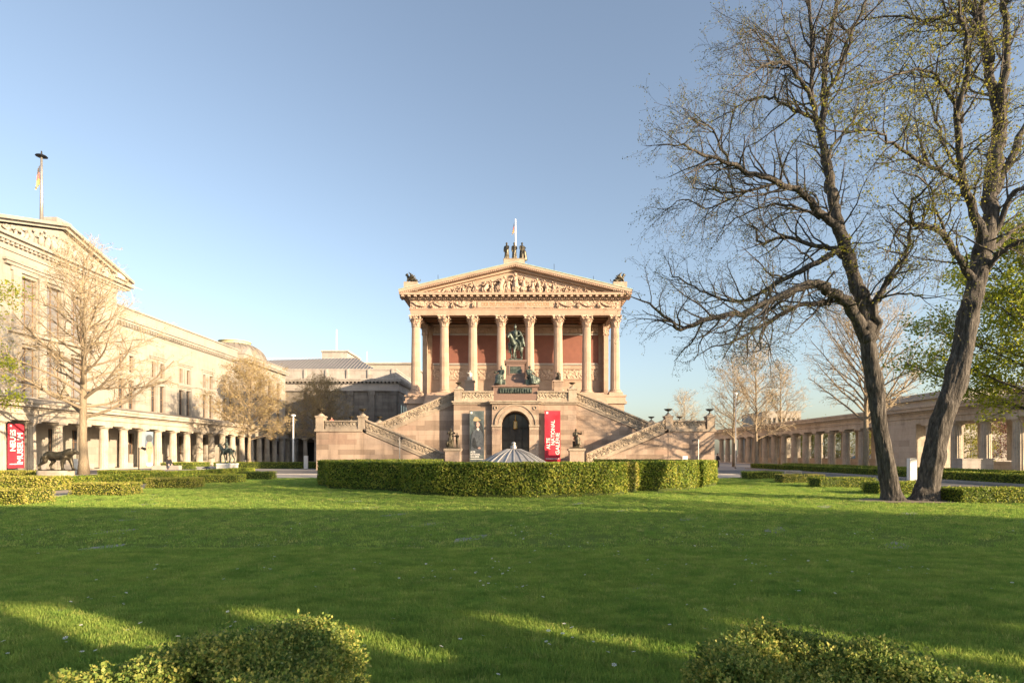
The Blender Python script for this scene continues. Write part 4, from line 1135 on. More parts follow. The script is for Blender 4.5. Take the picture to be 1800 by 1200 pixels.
# ------------------------------------------------------------------ the museum with the pediment (left)
NX = -48.0        # side wing wall
RX = -47.3        # pedimented front bay
nm = thing('museum_building', 'long cream museum with a pediment, flat dome and ground-floor colonnade', 'building', (NX, 80, 0))
pairs = [70.2, 76.4, 82.6, 88.8, 95.0]
holes = []
for yc in pairs:
    for d in (-1, 1):
        a = yc + d*0.95
        holes.append((a-0.42, a+0.42, 11.8, 13.85))
        holes.append((a-0.62 if d > 0 else a-0.55, a+0.55 if d > 0 else a+0.62, 7.2, 10.8))
        holes.append((a-0.5, a+0.5, 1.6, 4.2))
w = MB(); wall_holes(w, 'x', NX, 67.5, 98.2, 0.0, 17.6, holes, -0.45)
part('wing_wall', w, M['cream'], nm)
rholes = []
for a, b_ in ((54.3, 56.2), (57.3, 59.3), (60.4, 62.4)):
    rholes.append((a, b_, 13.5, 18.6)); rholes.append((a, b_, 7.2, 11.9)); rholes.append((a+0.3, b_-0.3, 1.6, 4.2))
w = MB(); wall_holes(w, 'x', RX, 49.0, 67.5, 0.0, 20.6, rholes, -0.5)
w.box(RX-8, RX-0.001, 67.49, 67.5, 0, 20.6)
part('front_bay_wall', w, M['cream'], nm)
pholes = []
for i in range(4):
    a = 100.6 + i*4.0
    pholes.append((a-0.8, a+0.8, 12.0, 15.6)); pholes.append((a-0.7, a+0.7, 7.2, 10.6)); pholes.append((a-0.6, a+0.6, 1.6, 4.2))
EX = -46.9
w = MB(); wall_holes(w, 'x', EX, 98.2, 116.0, 0.0, 17.6, pholes, -0.4)
w.box(EX-16, EX-0.001, 115.9, 116.0, 0, 17.6); w.box(EX-1.2, EX-0.001, 98.19, 98.2, 0, 17.6)
part('end_pavilion_wall', w, M['cream'], nm)
# windows
def window(plane, a, b_, z0, z1, deep, tall=False):
    f = MB(); t = 0.07
    x0, x1 = plane-deep, plane-deep+0.1
    f.box(x0, x1, a, a+t, z0, z1); f.box(x0, x1, b_-t, b_, z0, z1); f.box(x0, x1, a, b_, z0, z0+t); f.box(x0, x1, a, b_, z1-t, z1)
    mid = (a+b_)/2; f.box(x0, x1, mid-0.03, mid+0.03, z0, z1)
    k = 3 if tall else 2
    for i in range(1, k): f.box(x0, x1, a, b_, z0+(z1-z0)*i/k-0.03, z0+(z1-z0)*i/k+0.03)
    fo = part('window', f, M['frame'], nm)
    g = MB(); g.add([(plane-deep+0.03, a, z0), (plane-deep+0.03, b_, z0), (plane-deep+0.03, b_, z1), (plane-deep+0.03, a, z1)], [(0,1,2,3)])
    part('pane', g, M['glassw'] if tall else M['glass'], fo)
for h in holes: window(NX, *h, 0.4)
for h in rholes: window(RX, *h, 0.45, h[3] > 5)
for h in pholes: window(EX, *h, 0.35)
# window surrounds
for yc in pairs:
    q = MB()
    q.box(NX, NX+0.12, yc-1.75, yc+1.75, 14.25, 14.5); q.box(NX, NX+0.22, yc-1.85, yc+1.85, 14.5, 14.62)
    for d in (-1.58, 1.42): q.box(NX, NX+0.08, yc+d, yc+d+0.16, 11.8, 14.25)
    q.box(NX, NX+0.1, yc-0.2, yc+0.2, 11.8, 13.9)
    q.box(NX, NX+0.14, yc-1.8, yc+1.8, 11.2, 11.4); q.box(NX, NX+0.25, yc-1.9, yc+1.9, 11.4, 11.52)
    q.box(NX, NX+0.1, yc-0.24, yc+0.24, 7.2, 10.9)
    for d in (-1.72, 1.56): q.box(NX, NX+0.08, yc+d, yc+d+0.16, 7.2, 11.2)
    part('window_surround', q, M['cream'], nm)
q = MB()
q.box(RX, RX+0.3, 52.6, 64.4, 19.3, 19.6); q.box(RX, RX+0.42, 52.4, 64.6, 19.6, 19.8)
for yy in (53.4, 56.3, 59.4, 62.5): q.box(RX, RX+0.22, yy, yy+0.85, 13.5, 18.9)
for yy in (53.4, 56.3, 59.4, 62.5): q.box(RX, RX+0.22, yy, yy+0.85, 7.2, 12.2)
q.box(RX, RX+0.2, 53.2, 63.6, 18.9, 19.3); q.box(RX, RX+0.25, 53.2, 63.6, 12.2, 12.6); q.box(RX, RX+0.35, 53.0, 63.8, 13.1, 13.4)
part('bay_window_pier', q, M['cream'], nm)
# cornices, string courses, parapets
q = MB()
q.box(NX, NX+0.12, 67.52, 98.18, 11.55, 11.75); q.box(NX, NX+0.1, 67.52, 98.18, 6.75, 7.0)
q.box(EX, EX+0.12, 98.0, 116.1, 11.55, 11.75); q.box(RX, RX+0.12, 49, 67.6, 6.75, 7.0)
part('string_course', q, M['cream'], nm)
q = MB()
q.box(NX-0.3, NX+0.2, 67.5, 98.2, 17.3, 17.62); q.box(NX-0.3, NX+0.55, 67.5, 98.0, 17.62, 17.95); q.box(NX-0.3, NX+0.7, 67.5, 98.0, 17.95, 18.1)
for i in range(60): q.box(NX+0.15, NX+0.45, 67.7+i*0.5, 67.95+i*0.5, 17.42, 17.62)
q.box(EX-16.2, EX+0.55, 98.0, 116.4, 17.62, 17.95); q.box(EX-16.3, EX+0.7, 97.9, 116.5, 17.95, 18.1)
part('main_cornice', q, M['cream'], nm)
q = MB()
q.box(NX-0.8, NX+0.1, 67.5, 98.2, 18.1, 19.5); q.box(NX-0.9, NX+0.25, 67.5, 98.2, 19.5, 19.7); q.box(EX-16, EX+0.1, 98.1, 116.0, 18.1, 18.9); q.box(EX-16, EX+0.25, 98.0, 116.2, 18.9, 19.05)
part('parapet', q, M['cream'], nm)
q = MB(); q.box(NX-16, NX-0.8, 67.5, 98.2, 17.5, 18.6); q.box(RX-16, RX-0.5, 49, 67.5, 19.5, 20.5); q.box(EX-15.8, EX-0.2, 98.3, 115.8, 17.2, 18.2)
part('flat_roof', q, M['greyl'], nm)
# pediment over the front bay
AYc, Ahalf, Ze, Za_ = 59.3, 10.2, 22.3, 25.6
q = MB()
q.box(RX-0.3, RX+0.12, 49.0, 67.5, 20.6, 21.4); q.box(RX-0.3, RX+0.5, AYc-Ahalf+0.3, AYc+Ahalf-0.3, 21.4, 21.75)
for i in range(38): q.box(RX+0.1, RX+0.4, 49.4+i*0.51, 49.68+i*0.51, 21.16, 21.4)
q.box(RX-0.3, RX+0.8, AYc-Ahalf, AYc+Ahalf, 21.75, 22.05)
part('bay_cornice', q, M['cream'], nm)
q = MB(); q.prism_x([(AYc-Ahalf+0.6, 22.05), (AYc+Ahalf-0.6, 22.05), (AYc, Za_-0.75)], RX-0.2, RX+0.05)
part('bay_tympanum', q, M['cream'], nm)
q = MB()
for s in (-1, 1):
    for (x, d0, d1) in ((RX+0.45, 0.0, 0.3), (RX+0.8, 0.3, 0.6)):
        pl = [(AYc+s*Ahalf, 22.05+d0-0.02), (AYc, Za_-0.6+d0), (AYc, Za_-0.6+d1), (AYc+s*Ahalf, 22.05+d1)]
        q.prism_x(pl if s > 0 else pl[::-1], RX-14, x)
part('bay_raking_cornice', q, M['cream'], nm)
q = MB(); r2 = random.Random(9)
for i in range(26):
    yy = AYc + r2.uniform(-1, 1)*8.0; room = (1-abs(yy-AYc)/9.6)*3.0
    h = max(0.5, room*r2.uniform(.6, .95))
    q.tube([(RX+0.12, yy, 22.06), (RX+0.3, yy+r2.uniform(-.3, .3), 22.06+h*0.45), (RX+0.2, yy+r2.uniform(-.4, .4), 22.06+h*0.8)], [0.3*min(1, h/1.5), 0.26*min(1, h/1.5), 0.12], 7)
    q.ball((RX+0.3, yy+r2.uniform(-.3, .3), 22.06+h*0.92), 0.14, 7, 5)
    q.tube([(RX+0.2, yy, 22.06+h*0.6), (RX+0.35, yy+r2.uniform(-.9, .9), 22.06+h*r2.uniform(.3, .8))], [0.11, 0.07], 5)
part('bay_relief', q, M['cream_c'], nm, smooth=True)
q = MB(); q.box(RX-1.4, RX+0.3, AYc-1.0, AYc+1.0, Za_-0.2, Za_+0.3); part('ridge_block', q, M['greyl'], nm)
q = MB(); q.box(RX-0.4, RX+0.6, 66.9, 68.1, 22.4, 23.0)
for k in range(5): q.tube([(RX+0.3, 67.5, 22.9), (RX+0.4, 67.5+0.35*(k-2)*0.6, 23.3), (RX+0.45, 67.5+0.35*(k-2), 23.6-0.08*abs(k-2))], [0.16, 0.14, 0.07], 6)
part('corner_acroterion', q, M['marble'], nm)
# dome on the end pavilion
DX, DY = -53.5, 108.5
q = MB(); R_ = 5.6; zb_ = 18.9
q.lathe(DX, DY, [(R_+0.4, zb_), (R_+0.4, zb_+0.5), (R_, zb_+0.55)] + [(R_*math.cos(a), zb_+0.55+3.4*math.sin(a)) for a in np.linspace(0.08, 1.1, 9)], 48)
dm = part('dome', q, M['grey'], nm)
q = MB(); zt_ = zb_+0.5+3.4*math.sin(1.1)
q.lathe(DX, DY, [(2.75, zt_-0.1), (2.75, zt_+0.35), (2.9, zt_+0.4), (2.9, zt_+0.55), (0.3, zt_+0.75)], 32); part('lantern_ring', q, plain('lantern_copper', (0.42, 0.40, 0.22), (0.5, 0.48, 0.3), .6, 0, 2, 0), dm)
q = MB()
for k in range(28):
    a0 = 2*math.pi*k/28
    q.tube([(DX+(R_*math.cos(a)+0.03)*math.cos(a0), DY+(R_*math.cos(a)+0.03)*math.sin(a0), zb_+0.58+3.4*math.sin(a)) for a in np.linspace(0.1, 1.08, 6)], 0.06, 4)
part('dome_rib', q, M['grey'], dm)
q = MB(); q.prism_x([(98.4, 19.05), (101.6, 19.05), (100, 20.3)], EX-0.6, EX+0.1)
part('end_gable', q, M['cream'], nm)
fpx = flagpole('flagpole', 'tall grey mast with limp flag on the pedimented cream museum', wx(73, 57.5)+0.0, 57.5, 24.5, wz(276, 57.5), 0.17, wz(290, 57.5), 2.0, M['metal'])

# ------------------------------------------------------------------ Doric colonnades
CH, AH, TH = 4.57, 5.6, 6.3
def doric(x, y, r=0.44, seg=60):
    m = MB(); z0 = 0.12
    prof = [(r, z0), (r*0.985, z0+1.4), (r*0.93, z0+2.8), (r*0.86, CH-0.42)]
    m.lathe(x, y, prof, seg, 0.09, 15)
    cpt = MB(); cpt.lathe(x, y, [(r*0.87, CH-0.46), (r*0.9, CH-0.42), (r*0.88, CH-0.38), (r*1.1, CH-0.26), (r*1.22, CH-0.19)], 20); cpt.box(x-r*1.26, x+r*1.26, y-r*1.26, y+r*1.26, CH-0.19, CH)
    return m, cpt
def doric_row(parent, pts, r=0.44):
    x, y = pts[0]
    sh, cp = doric(x, y, r)
    c = part('column', sh, M['doric'], parent); part('capital', cp, M['doric'], c)
    for (a, b_) in pts[1:]: dup_part(c, parent, (a-x, b_-y, 0))
def entab_x(parent, xf, xb, y0, y1, face, ends=0.4):
    """entablature of a colonnade running along y; face = +1 court is towards +x"""
    s = face
    q = MB(); q.box(xf-s*0.0, xf-s*0.9, y0, y1, CH, CH+0.53); q.box(xf+s*0.12, xf-s*0.92, y0, y1, CH+0.53, CH+0.64); part('architrave', q, M['doric'], parent)
    q = MB(); q.box(xf-s*0.03, xf-s*0.9, y0, y1, CH+0.64, AH); part('frieze', q, M['doric'], parent)
    q = MB(); q.box(xf+s*0.12, xb, y0-0.1, y1+0.1, AH, AH+0.18); q.box(xf+s*0.5, xb, y0-ends, y1+ends, AH+0.18, AH+0.48); q.box(xf+s*0.62, xb, y0-ends-.1, y1+ends+.1, AH+0.48, TH)
    part('cornice', q, M['doric'], parent)
c1 = thing('colonnade', 'sunlit Doric colonnade running along the foot of the cream museum', 'colonnade', (-43.4, 75, 0))
doric_row(c1, [(-43.4, 41.8+3.03*i) for i in range(23)])
entab_x(c1, -42.9, -46.95, 40.0, 110.2, 1)
q = MB(); q.box(-46.95, -42.6, 40, 110, 0, 0.12); part('colonnade_floor', q, M['doric_w'], c1)
q = MB(); q.prism_y([(-42.4, TH), (-46.85, TH), (-46.85, 7.0)], 40, 110); part('lean_to_roof', q, M['grey'], c1)
q = MB(); q.box(-46.9, -43.9, 40, 110, CH+0.4, CH+0.5); part('colonnade_ceiling', q, M['doric_w'], c1)
for i in range(22):
    q = MB(); q.box(-44.6, -43.8, 43.0+3.03*i, 44.0+3.03*i, 0.12, 0.62); part('stone_block', q, M['greyl'], c1)
c2 = thing('cross_colonnade', 'shaded Doric colonnade closing the far corner before the soot-grey museum', 'colonnade', (-32, 108, 0))
doric_row(c2, [(-42.0+2.1*i, 108.0) for i in range(13)], 0.4)
q = MB(); q.box(-42.7, -14.6, 107.6, 108.4, CH, AH); part('architrave', q, M['grey'], c2)
q = MB(); q.box(-42.7, -14.4, 107.2, 112, AH, TH); part('cornice', q, M['grey'], c2)
hl = [(-41+4.2*i, -39.2+4.2*i, 0.3, 3.9) for i in range(6)]
q = MB(); wall_holes(q, 'y', 111.8, -42.7, -14.5, 0, AH, hl, 0.4); part('back_wall', q, M['grey'], c2)
q = MB(); q.box(-42.6, -14.6, 112.3, 112.4, 0, AH); part('dark_opening', q, M['dark'], c2)
c3 = thing('colonnade', 'shaded double colonnade on the right with fluted columns and a low parapet', 'colonnade', (40, 60, 0))
ys_ = [45.2-3.2*i for i in range(1, 6)][::-1] + [45.2+3.2*i for i in range(4)] + [62.4+3.2*i for i in range(16)]
doric_row(c3, [(40.0, y) for y in ys_])
entab_x(c3, 39.5, 44.6, 26.0, 113.0, -1)
q = MB(); q.box(39.3, 44.8, 26, 113, 0, 0.12); part('colonnade_floor', q, M['doric_w'], c3)
q = MB(); q.box(43.5, 44.0, 60, 113, 0.12, 0.95); q.box(43.4, 44.1, 60, 113, 0.95, 1.05); q.box(43.5, 44.0, 26, 55, 0.12, 0.95); part('low_parapet', q, M['doric_w'], c3)
b0 = MB(); b0.box(43.45, 44.05, 62.3, 63.1, 1.05, CH-0.2); pil = part('pillar', b0, M['doric'], c3)
b0 = MB(); b0.box(43.38, 44.12, 62.22, 63.18, CH-0.2, CH); part('pillar_cap', b0, M['doric'], pil)
for i in range(1, 16): dup_part(pil, c3, (0, 3.2*i, 0))
for i in range(1, 12):
    if 62.3-3.2*i < 56: dup_part(pil, c3, (0, -3.2*i, 0))
q = MB(); q.box(43.3, 44.4, 26, 113, CH, AH); part('rear_architrave', q, M['doric'], c3)
q = MB(); q.box(39.5, 44.2, 56.2, 61.2, 0.0, CH+0.001); q.box(39.4, 39.5, 56.0, 56.9, 0, CH); q.box(39.4, 39.5, 60.4, 61.3, 0, CH)
part('corner_pier', q, M['doric_w'], c3)

# ------------------------------------------------------------------ soot-grey museum behind
gm = thing('grey_museum', 'soot-grey museum with pilasters, stepped attic and striped metal roof behind the trees', 'building', (-38, 120, 0))
gx0, gx1 = -51.0, -24.7
q = MB(); q.box(gx0, gx1, 120.0, 146, 0, 14.9); part('main_wall', q, M['grey'], gm)
for px in (496, 546, 616, 654, 693):
    q = MB(); q.box(wx(px-5, 120), wx(px+5, 120), 119.6, 120.0, 0.0, 14.0); q.box(wx(px-6, 120), wx(px+6, 120), 119.5, 120.0, 14.0, 14.85); part('pilaster', q, M['grey'], gm)
q = MB(); q.box(gx0-0.2, gx1+0.15, 119.55, 146.2, 14.9, 16.5); part('entablature', q, M['greyl'], gm)
q = MB(); q.box(gx0-0.6, gx1+0.8, 118.8, 146.8, 16.8, 17.1); q.box(gx0-0.7, gx1+0.9, 118.7, 146.9, 17.1, 17.4)
for i in range(34): q.box(gx0+i*0.8, gx0+0.35+i*0.8, 119.0, 119.6, 16.5, 16.8)
for i in range(32): q.box(gx1+0.1, gx1+0.7, 119.4+i*0.8, 119.75+i*0.8, 16.5, 16.8)
part('cornice', q, M['greyl'], gm)
q = MB(); q.box(gx0+1, gx1-0.5, 120.2, 145, 17.4, 19.3); q.box(gx0+0.9, gx1-0.4, 120.1, 145.1, 19.3, 19.6)
for px in (536, 574, 611, 648, 690): q.box(wx(px-2, 120), wx(px+2, 120), 119.95, 120.2, 17.4, 19.6)
part('attic', q, M['greyl'], gm)
q = MB()
for i in range(9): 
    for z in (5.2, 9.6):
        q = MB(); q.box(gx1+0.0, gx1+0.04, 122.5+2.6*i, 123.7+2.6*i, z, z+2.6); part('side_window', q, M['glass'], gm)
rm, nt, bs = new_mat('ribbed_glass_roof'); 
bs.inputs['Base Color'].default_value = (0.10, 0.105, 0.11, 1); bs.inputs['Roughness'].default_value = 0.35
q = MB(); zr = 23.6; hx = wx(625, 130)
q.add([(gx0-8, 121, 19.5), (-29.6, 121, 19.5), (hx, 130, zr), (gx0-8, 130, zr-0.6), (-29.6, 139, 19.5), (gx0-8, 139, 19.5)], [(0,1,2,3), (1,4,2), (4,5,3,2)])
part('ribbed_roof', q, rm, gm)
q = MB()
n = 40
for i in range(n):
    X = gx0-8+(-29.6-gx0+8)*i/(n-1)
    t = 1.0 if X < hx else max(0.0, (X+29.6)/(hx+29.6))
    q.tube([(X, 121-0.02, 19.55), (min(X, X), 121+9*t, 19.55+(zr-19.5)*t)], 0.055, 4)
for i in range(14):
    Y = 121+9*i/13; t = i/13
    q.tube([(-29.6, Y, 19.56), (-29.6+(hx+29.6)*t, Y, 19.56+(zr-19.5)*t)], 0.055, 4)
part('roof_rib', q, M['greyl'], gm)
q = MB(); q.box(wx(568, 142), wx(612, 142), 141, 152, 19, wz(620, 142)); q.box(wx(567, 142), wx(615, 142), 140.7, 152.3, wz(620, 142), wz(617, 142)); part('roof_block', q, M['greyl'], gm)
q = MB(); q.lathe(wx(587, 143), 145, [(0.16, wz(617, 143)), (0.12, wz(576, 143))], 8); part('roof_mast', q, M['white'], gm)
pb = thing('pale_museum_block', 'pale stone block with low hipped roof seen just left of the temple columns', 'building', (-26, 152, 0))
q = MB(); q.box(wx(640, 152), wx(724, 152), 152, 175, 0, wz(640, 152)); part('wall', q, M['cream'], pb)
q = MB(); q.box(wx(638, 152), wx(726, 152), 151.5, 175.5, wz(640, 152), wz(637, 152)); part('cornice', q, M['greyl'], pb)
q = MB(); a, b_ = wx(642, 152), wx(724, 152); zz = wz(637, 152)
q.add([(a, 151.6, zz), (b_, 151.6, zz), (b_, 175, zz), (a, 175, zz), ((a+b_)/2+2, 163, zz+1.6), ((a+b_)/2+5, 163, zz+1.6)], [(0,1,5,4), (1,2,5), (2,3,4,5), (3,0,4)])
part('hipped_roof', q, M['grey'], pb)
q = MB(); q.lathe(wx(645, 156), 156, [(0.12, zz), (0.1, wz(618, 156))], 6); part('roof_mast', q, M['white'], pb)

# buildings glimpsed beyond the right-hand colonnade
wb = thing('office_block', 'white office block with rows of windows glimpsed beyond the far trees', 'building', (88, 185, 0))
hl = []
wx0, wx1 = wx(1347, 185), wx(1408, 185)
for zz in (4.5, 8.0, 11.5):
    for i in range(7): hl.append((wx0+0.6+i*1.55, wx0+1.5+i*1.55, zz, zz+1.9))
q = MB(); wall_holes(q, 'y', 185, wx0, wx1, 0, wz(722, 185), hl, 0.5); q.box(wx0, wx0+0.02, 185, 205, 0, wz(722, 185)); q.box(wx0, wx1, 185.01, 205, wz(722, 185)-0.3, wz(722, 185)); part('wall', q, M['cream'], wb)
q = MB(); q.box(wx0+0.1, wx1, 185.55, 185.6, 0, 15); part('window_band', q, M['glass'], wb)
nb = thing('pale_townhouse', 'pale cornice and roof showing above the near end of the shaded colonnade', 'building', (74, 85, 0))
q = MB(); q.box(62, 92, 80, 100, 0, 9.8); part('wall', q, M['cream'], nb)
q = MB(); q.box(61.4, 92, 79.4, 100.6, 9.8, 10.2); q.box(62.5, 91, 80.5, 99, 10.2, 10.9); part('cornice', q, M['cream'], nb)
q = MB()
for i in range(9):
    for z in (1.2, 5.0):
        q = MB(); q.box(64+3*i, 65.3+3*i, 79.96, 80.0, z, z+2.3); part('window', q, M['glass'], nb)

# ------------------------------------------------------------------ unseen arcade behind the viewer, attic and openings made up to shade the lawn
gw = thing('shade_arcade', 'unseen stone arcade behind the viewer, its attic storey added to throw the lawn shade', 'building', (0, -4, 0))
q = MB(); ARC_Y, ARC_T = -3.0, 0.6
hl = []
for i in range(34):
    c_ = -40.0+2.45*i+0.98
    hw = 1.0 if c_ < 12.2 else 0.86
    hl.append((c_-hw+(0.12 if c_ < 12.2 else 0), c_+hw+(0.12 if c_ < 12.2 else 0), 0.0, 4.65))
wall_holes(q, 'y', ARC_Y, -46, 46, 0, 10.25, hl, ARC_T)
ar = -0.085
q.v = [(x*math.cos(ar)-(y-ARC_Y)*math.sin(ar), ARC_Y+x*math.sin(ar)+(y-ARC_Y)*math.cos(ar), z) for x, y, z in q.v]
part('arcade_wall', q, M['doric_w'], gw)
# ------------------------------------------------------------------ clipped hedges
nrg = np.random.default_rng(11)
def leaf_quads(P, Nn, size, rg=nrg, spread=0.9):
    """one small leaf (quad) per point, roughly facing the normal"""
    n = len(P)
    d = Nn + rg.normal(0, spread, (n, 3)); d /= np.linalg.norm(d, axis=1)[:, None]+1e-9
    t = rg.normal(0, 1, (n, 3)); t -= (t*d).sum(1)[:, None]*d; t /= np.linalg.norm(t, axis=1)[:, None]+1e-9
    b_ = np.cross(d, t)
    s = size*rg.uniform(0.6, 1.35, n)[:, None]
    return np.stack([P-t*s, P+b_*s*0.55, P+t*s, P-b_*s*0.55], axis=1)
def hedge(name, label, poly, h, leaf=0.035, dens=260, group=None, mats=('boxcore', 'box'), z0=0.0, wav=0.03, inner=0.35, topd=1.0, seed=0):
    """clipped hedge on a closed footprint polygon (x, y), counter-clockwise"""
    rg = np.random.default_rng(seed+17)
    P = np.array(poly, dtype=float); n = len(P)
    area = 0.5*sum(P[i][0]*P[(i+1) % n][1]-P[(i+1) % n][0]*P[i][1] for i in range(n))
    if area < 0: P = P[::-1]
    cen = P.mean(0)
    m = MB(); m.mi = 0
    core = []
    for i in range(n):
        a_, b_, c_ = P[i-1], P[i], P[(i+1) % n]
        e1, e2 = (b_-a_)/max(np.linalg.norm(b_-a_), 1e-6), (c_-b_)/max(np.linalg.norm(c_-b_), 1e-6)
        n1_, n2_ = np.array([-e1[1], e1[0]]), np.array([-e2[1], e2[0]])
        core.append(tuple(b_+(n1_+n2_)/max(1+float(np.dot(n1_, n2_)), 0.4)*0.075))
    m.prism_z(core, z0, z0+h-0.06)
    pts, nos = [], []
    for i in range(n):
        a, b_ = P[i], P[(i+1) % n]; L = np.linalg.norm(b_-a)
        if L < 0.02: continue
        nn = np.array([(b_-a)[1], -(b_-a)[0]])/L
        k = int(L*h*dens)
        u = rg.random(k); z = rg.random(k)
        q = a+(b_-a)*u[:, None]
        ins = np.abs(rg.normal(0, 0.045, k)) + 0.10*np.clip(0.16-z, 0, 1)/0.16*(h > 0.9) + wav*(0.5+0.5*np.sin(q[:, 0]*3.1+q[:, 1]*2.3+z*h*4)) - 0.02
        q = q - nn*ins[:, None]
        pts.append(np.column_stack([q, z0+0.05+z*(h-0.05)])); nos.append(np.tile([nn[0], nn[1], 0.25], (k, 1)))
    # top by triangulating a fan
    for i in range(n):
        a, b_ = P[i], P[(i+1) % n]
        A = 0.5*abs((a-cen)[0]*(b_-cen)[1]-(a-cen)[1]*(b_-cen)[0]); k = int(A*dens*topd)
        r1, r2 = np.sqrt(rg.random(k)), rg.random(k)
        q = cen*(1-r1)[:, None]+a*(r1*(1-r2))[:, None]+b_*(r1*r2)[:, None]
        z = z0+h-0.02+0.012*np.sin(q[:, 0]*4)+rg.normal(0, 0.018, k)
        pts.append(np.column_stack([q, z])); nos.append(np.tile([0, 0, 1.0], (k, 1)))
    pts = np.concatenate(pts); nos = np.concatenate(nos)
    m.quads(leaf_quads(pts, nos, leaf, rg), 1)
    L = (float(cen[0]), float(cen[1]), z0)
    me = m.mesh(name, L); setmats(me, [M[mats[0]], M[mats[1]]])
    return solid(name, me, None, label, 'hedge', L, group)
def strip(pts, th):
    """footprint of a hedge along a polyline of its outer side, thickness towards the ring centre"""
    c_ = np.array([0.0, 31.0]); o = [np.array(p_, dtype=float) for p_ in pts]
    i_ = []
    for k, p_ in enumerate(o):
        a, b_ = o[max(k-1, 0)], o[min(k+1, len(o)-1)]
        t = (b_-a)/np.linalg.norm(b_-a); nn = np.array([-t[1], t[0]])
        if np.dot(nn, c_-p_) < 0: nn = -nn
        i_.append(p_+nn*th)
    return [tuple(p_) for p_ in o] + [tuple(p_) for p_ in i_[::-1]]
G = 'clipped hedge ring in the middle of the lawn'
HH = 1.27
arc = [(-4.55, 22.7), (-3.9, 21.9), (-2.9, 21.25), (-1.6, 20.75), (-0.2, 20.5), (1.2, 20.6), (2.6, 21.0), (3.7, 21.6), (4.4, 22.4)]
hedge('hedge', 'broad curved front hedge of the ring, directly before the metal roof', strip(arc, 1.3), HH, 0.048, 620, G, seed=1)
hedge('hedge', 'straight hedge of the ring adjoining the curved front on the museum side', strip([(-8.75, 26.3), (-6.7, 24.9), (-4.72, 23.7)], 1.3), HH, 0.048, 560, G, seed=2)
hedge('hedge', 'dark end hedge of the ring next to the grey road on the museum side', strip([(-10.5, 31.2), (-10.1, 29.0), (-9.0, 27.3)], 1.3), HH, 0.05, 500, G, seed=3)
hedge('hedge', 'narrow sunlit hedge block squeezed between the curved front and the right flank', strip([(4.5, 23.2), (5.2, 23.9)], 1.3), HH, 0.048, 560, G, seed=4, mats=('boxcore', 'boxy'))
hedge('hedge', 'right flank hedge of the ring, mostly in shade', strip([(5.25, 24.2), (6.8, 24.4), (8.3, 25.6)], 1.3), HH, 0.048, 560, G, seed=5)
hedge('hedge', 'end hedge of the ring nearest the right-hand colonnade', strip([(8.9, 26.8), (10.1, 28.4), (10.6, 30.5)], 1.3), HH, 0.05, 500, G, seed=6)
hedge('hedge', 'rear hedge of the ring before the staircase landing on the museum side', strip([(-10.3, 32.3), (-8.8, 35.2), (-5.2, 37.4)], 1.2), HH, 0.04, 300, G, seed=7)
hedge('hedge', 'rear hedge of the ring before the right-hand staircase flight', strip([(5.6, 37.4), (8.8, 35.2), (10.4, 31.8)], 1.2), HH, 0.04, 300, G, seed=8)

def rect(x0, x1, y0, y1): return [(x0, y0), (x1, y0), (x1, y1), (x0, y1)]
G2 = 'low hedge blocks along the path beside the lawn'
lefts = [(-30, -15.1, 17.5, 18.7, 'boxy', 'yellowed low hedge block cut off by the photo edge at the lawn corner'),
 (-16.9, -14.85, 21.5, 22.7, 'boxy', 'bright low hedge block standing alone in front of the lion pedestal'),
 (-17.1, -14.95, 26.2, 27.4, 'boxy', 'greyish low hedge block between the lion and the white statue plinth'),
 (-17.4, -15.2, 31.0, 32.2, 'box', 'low hedge block in front of the grey wall slab'),
 (-17.6, -15.4, 35.6, 36.8, 'box', 'low hedge block at the road corner with ragged pale base')]
for i, (a, b_, c_, d_, mt, lab) in enumerate(lefts):
    hedge('low_hedge', lab, rect(a, b_, c_, d_), 0.5, 0.03, 800 if i < 3 else 450, G2, seed=20+i, mats=('boxcore', mt))
lows = [(-40, -20.1, 24.6, 25.8, 0.62, 'boxy', 'long yellow-green hedge running to the photo edge behind the nearest left block'),
 (-21.3, -20.1, 25.9, 44.0, 0.55, 'box', 'long low hedge leading away behind the path towards the statue plinth'),
 (-46, -27.5, 34.0, 35.2, 0.6, 'boxy', 'low hedge passing behind the lion pedestal'),
 (-26.5, -23.0, 36.0, 37.2, 0.55, 'box', 'short low hedge between the lion and the spotlight post')]
for i, (a, b_, c_, d_, h_, mt, lab) in enumerate(lows):
    hedge('low_hedge', lab, rect(a, b_, c_, d_), h_, 0.042, 620, G2, seed=30+i, mats=('boxcore', mt))
hedge('low_hedge', 'far low hedge under the white lamp post at the road edge', rect(-33.5, -21.5, 63.0, 64.4), 0.72, 0.05, 170, None, seed=40)
hedge('low_hedge', 'far low hedge before the sunlit colonnade beside the white plinth', rect(-37.5, -34.0, 60.0, 63.5), 0.72, 0.05, 170, None, seed=41)
rights = [(14.7, 17.0, 36.0, 37.2, 'box', 'dark low hedge block farthest along the right edge of the lawn'),
 (14.6, 16.9, 31.0, 32.2, 'boxy', 'paler low hedge block second along the right edge of the lawn'),
 (14.3, 17.0, 26.7, 27.9, 'box', 'low hedge block just left of the big twin trunks'),
 (14.2, 16.6, 22.2, 23.4, 'box', 'low hedge block half hidden behind the twin trunks'),
 (14.25, 24.0, 18.1, 19.3, 'box', 'wide low hedge block at the right photo edge beside the twin trunks')]
for i, (a, b_, c_, d_, mt, lab) in enumerate(rights):
    hedge('low_hedge', lab, rect(a, b_, c_, d_), 0.5, 0.03, 800 if i > 2 else 500, G2, seed=50+i, mats=('boxcore', mt))
hedge('low_hedge', 'long hedge beyond the right-hand road, front of two rows', rect(25.6, 26.8, 18, 62), 0.58, 0.05, 330, None, seed=60)
hedge('low_hedge', 'long hedge beyond the right-hand road, rear of two rows', rect(29.5, 30.8, 18, 63), 0.6, 0.055, 240, None, seed=61)

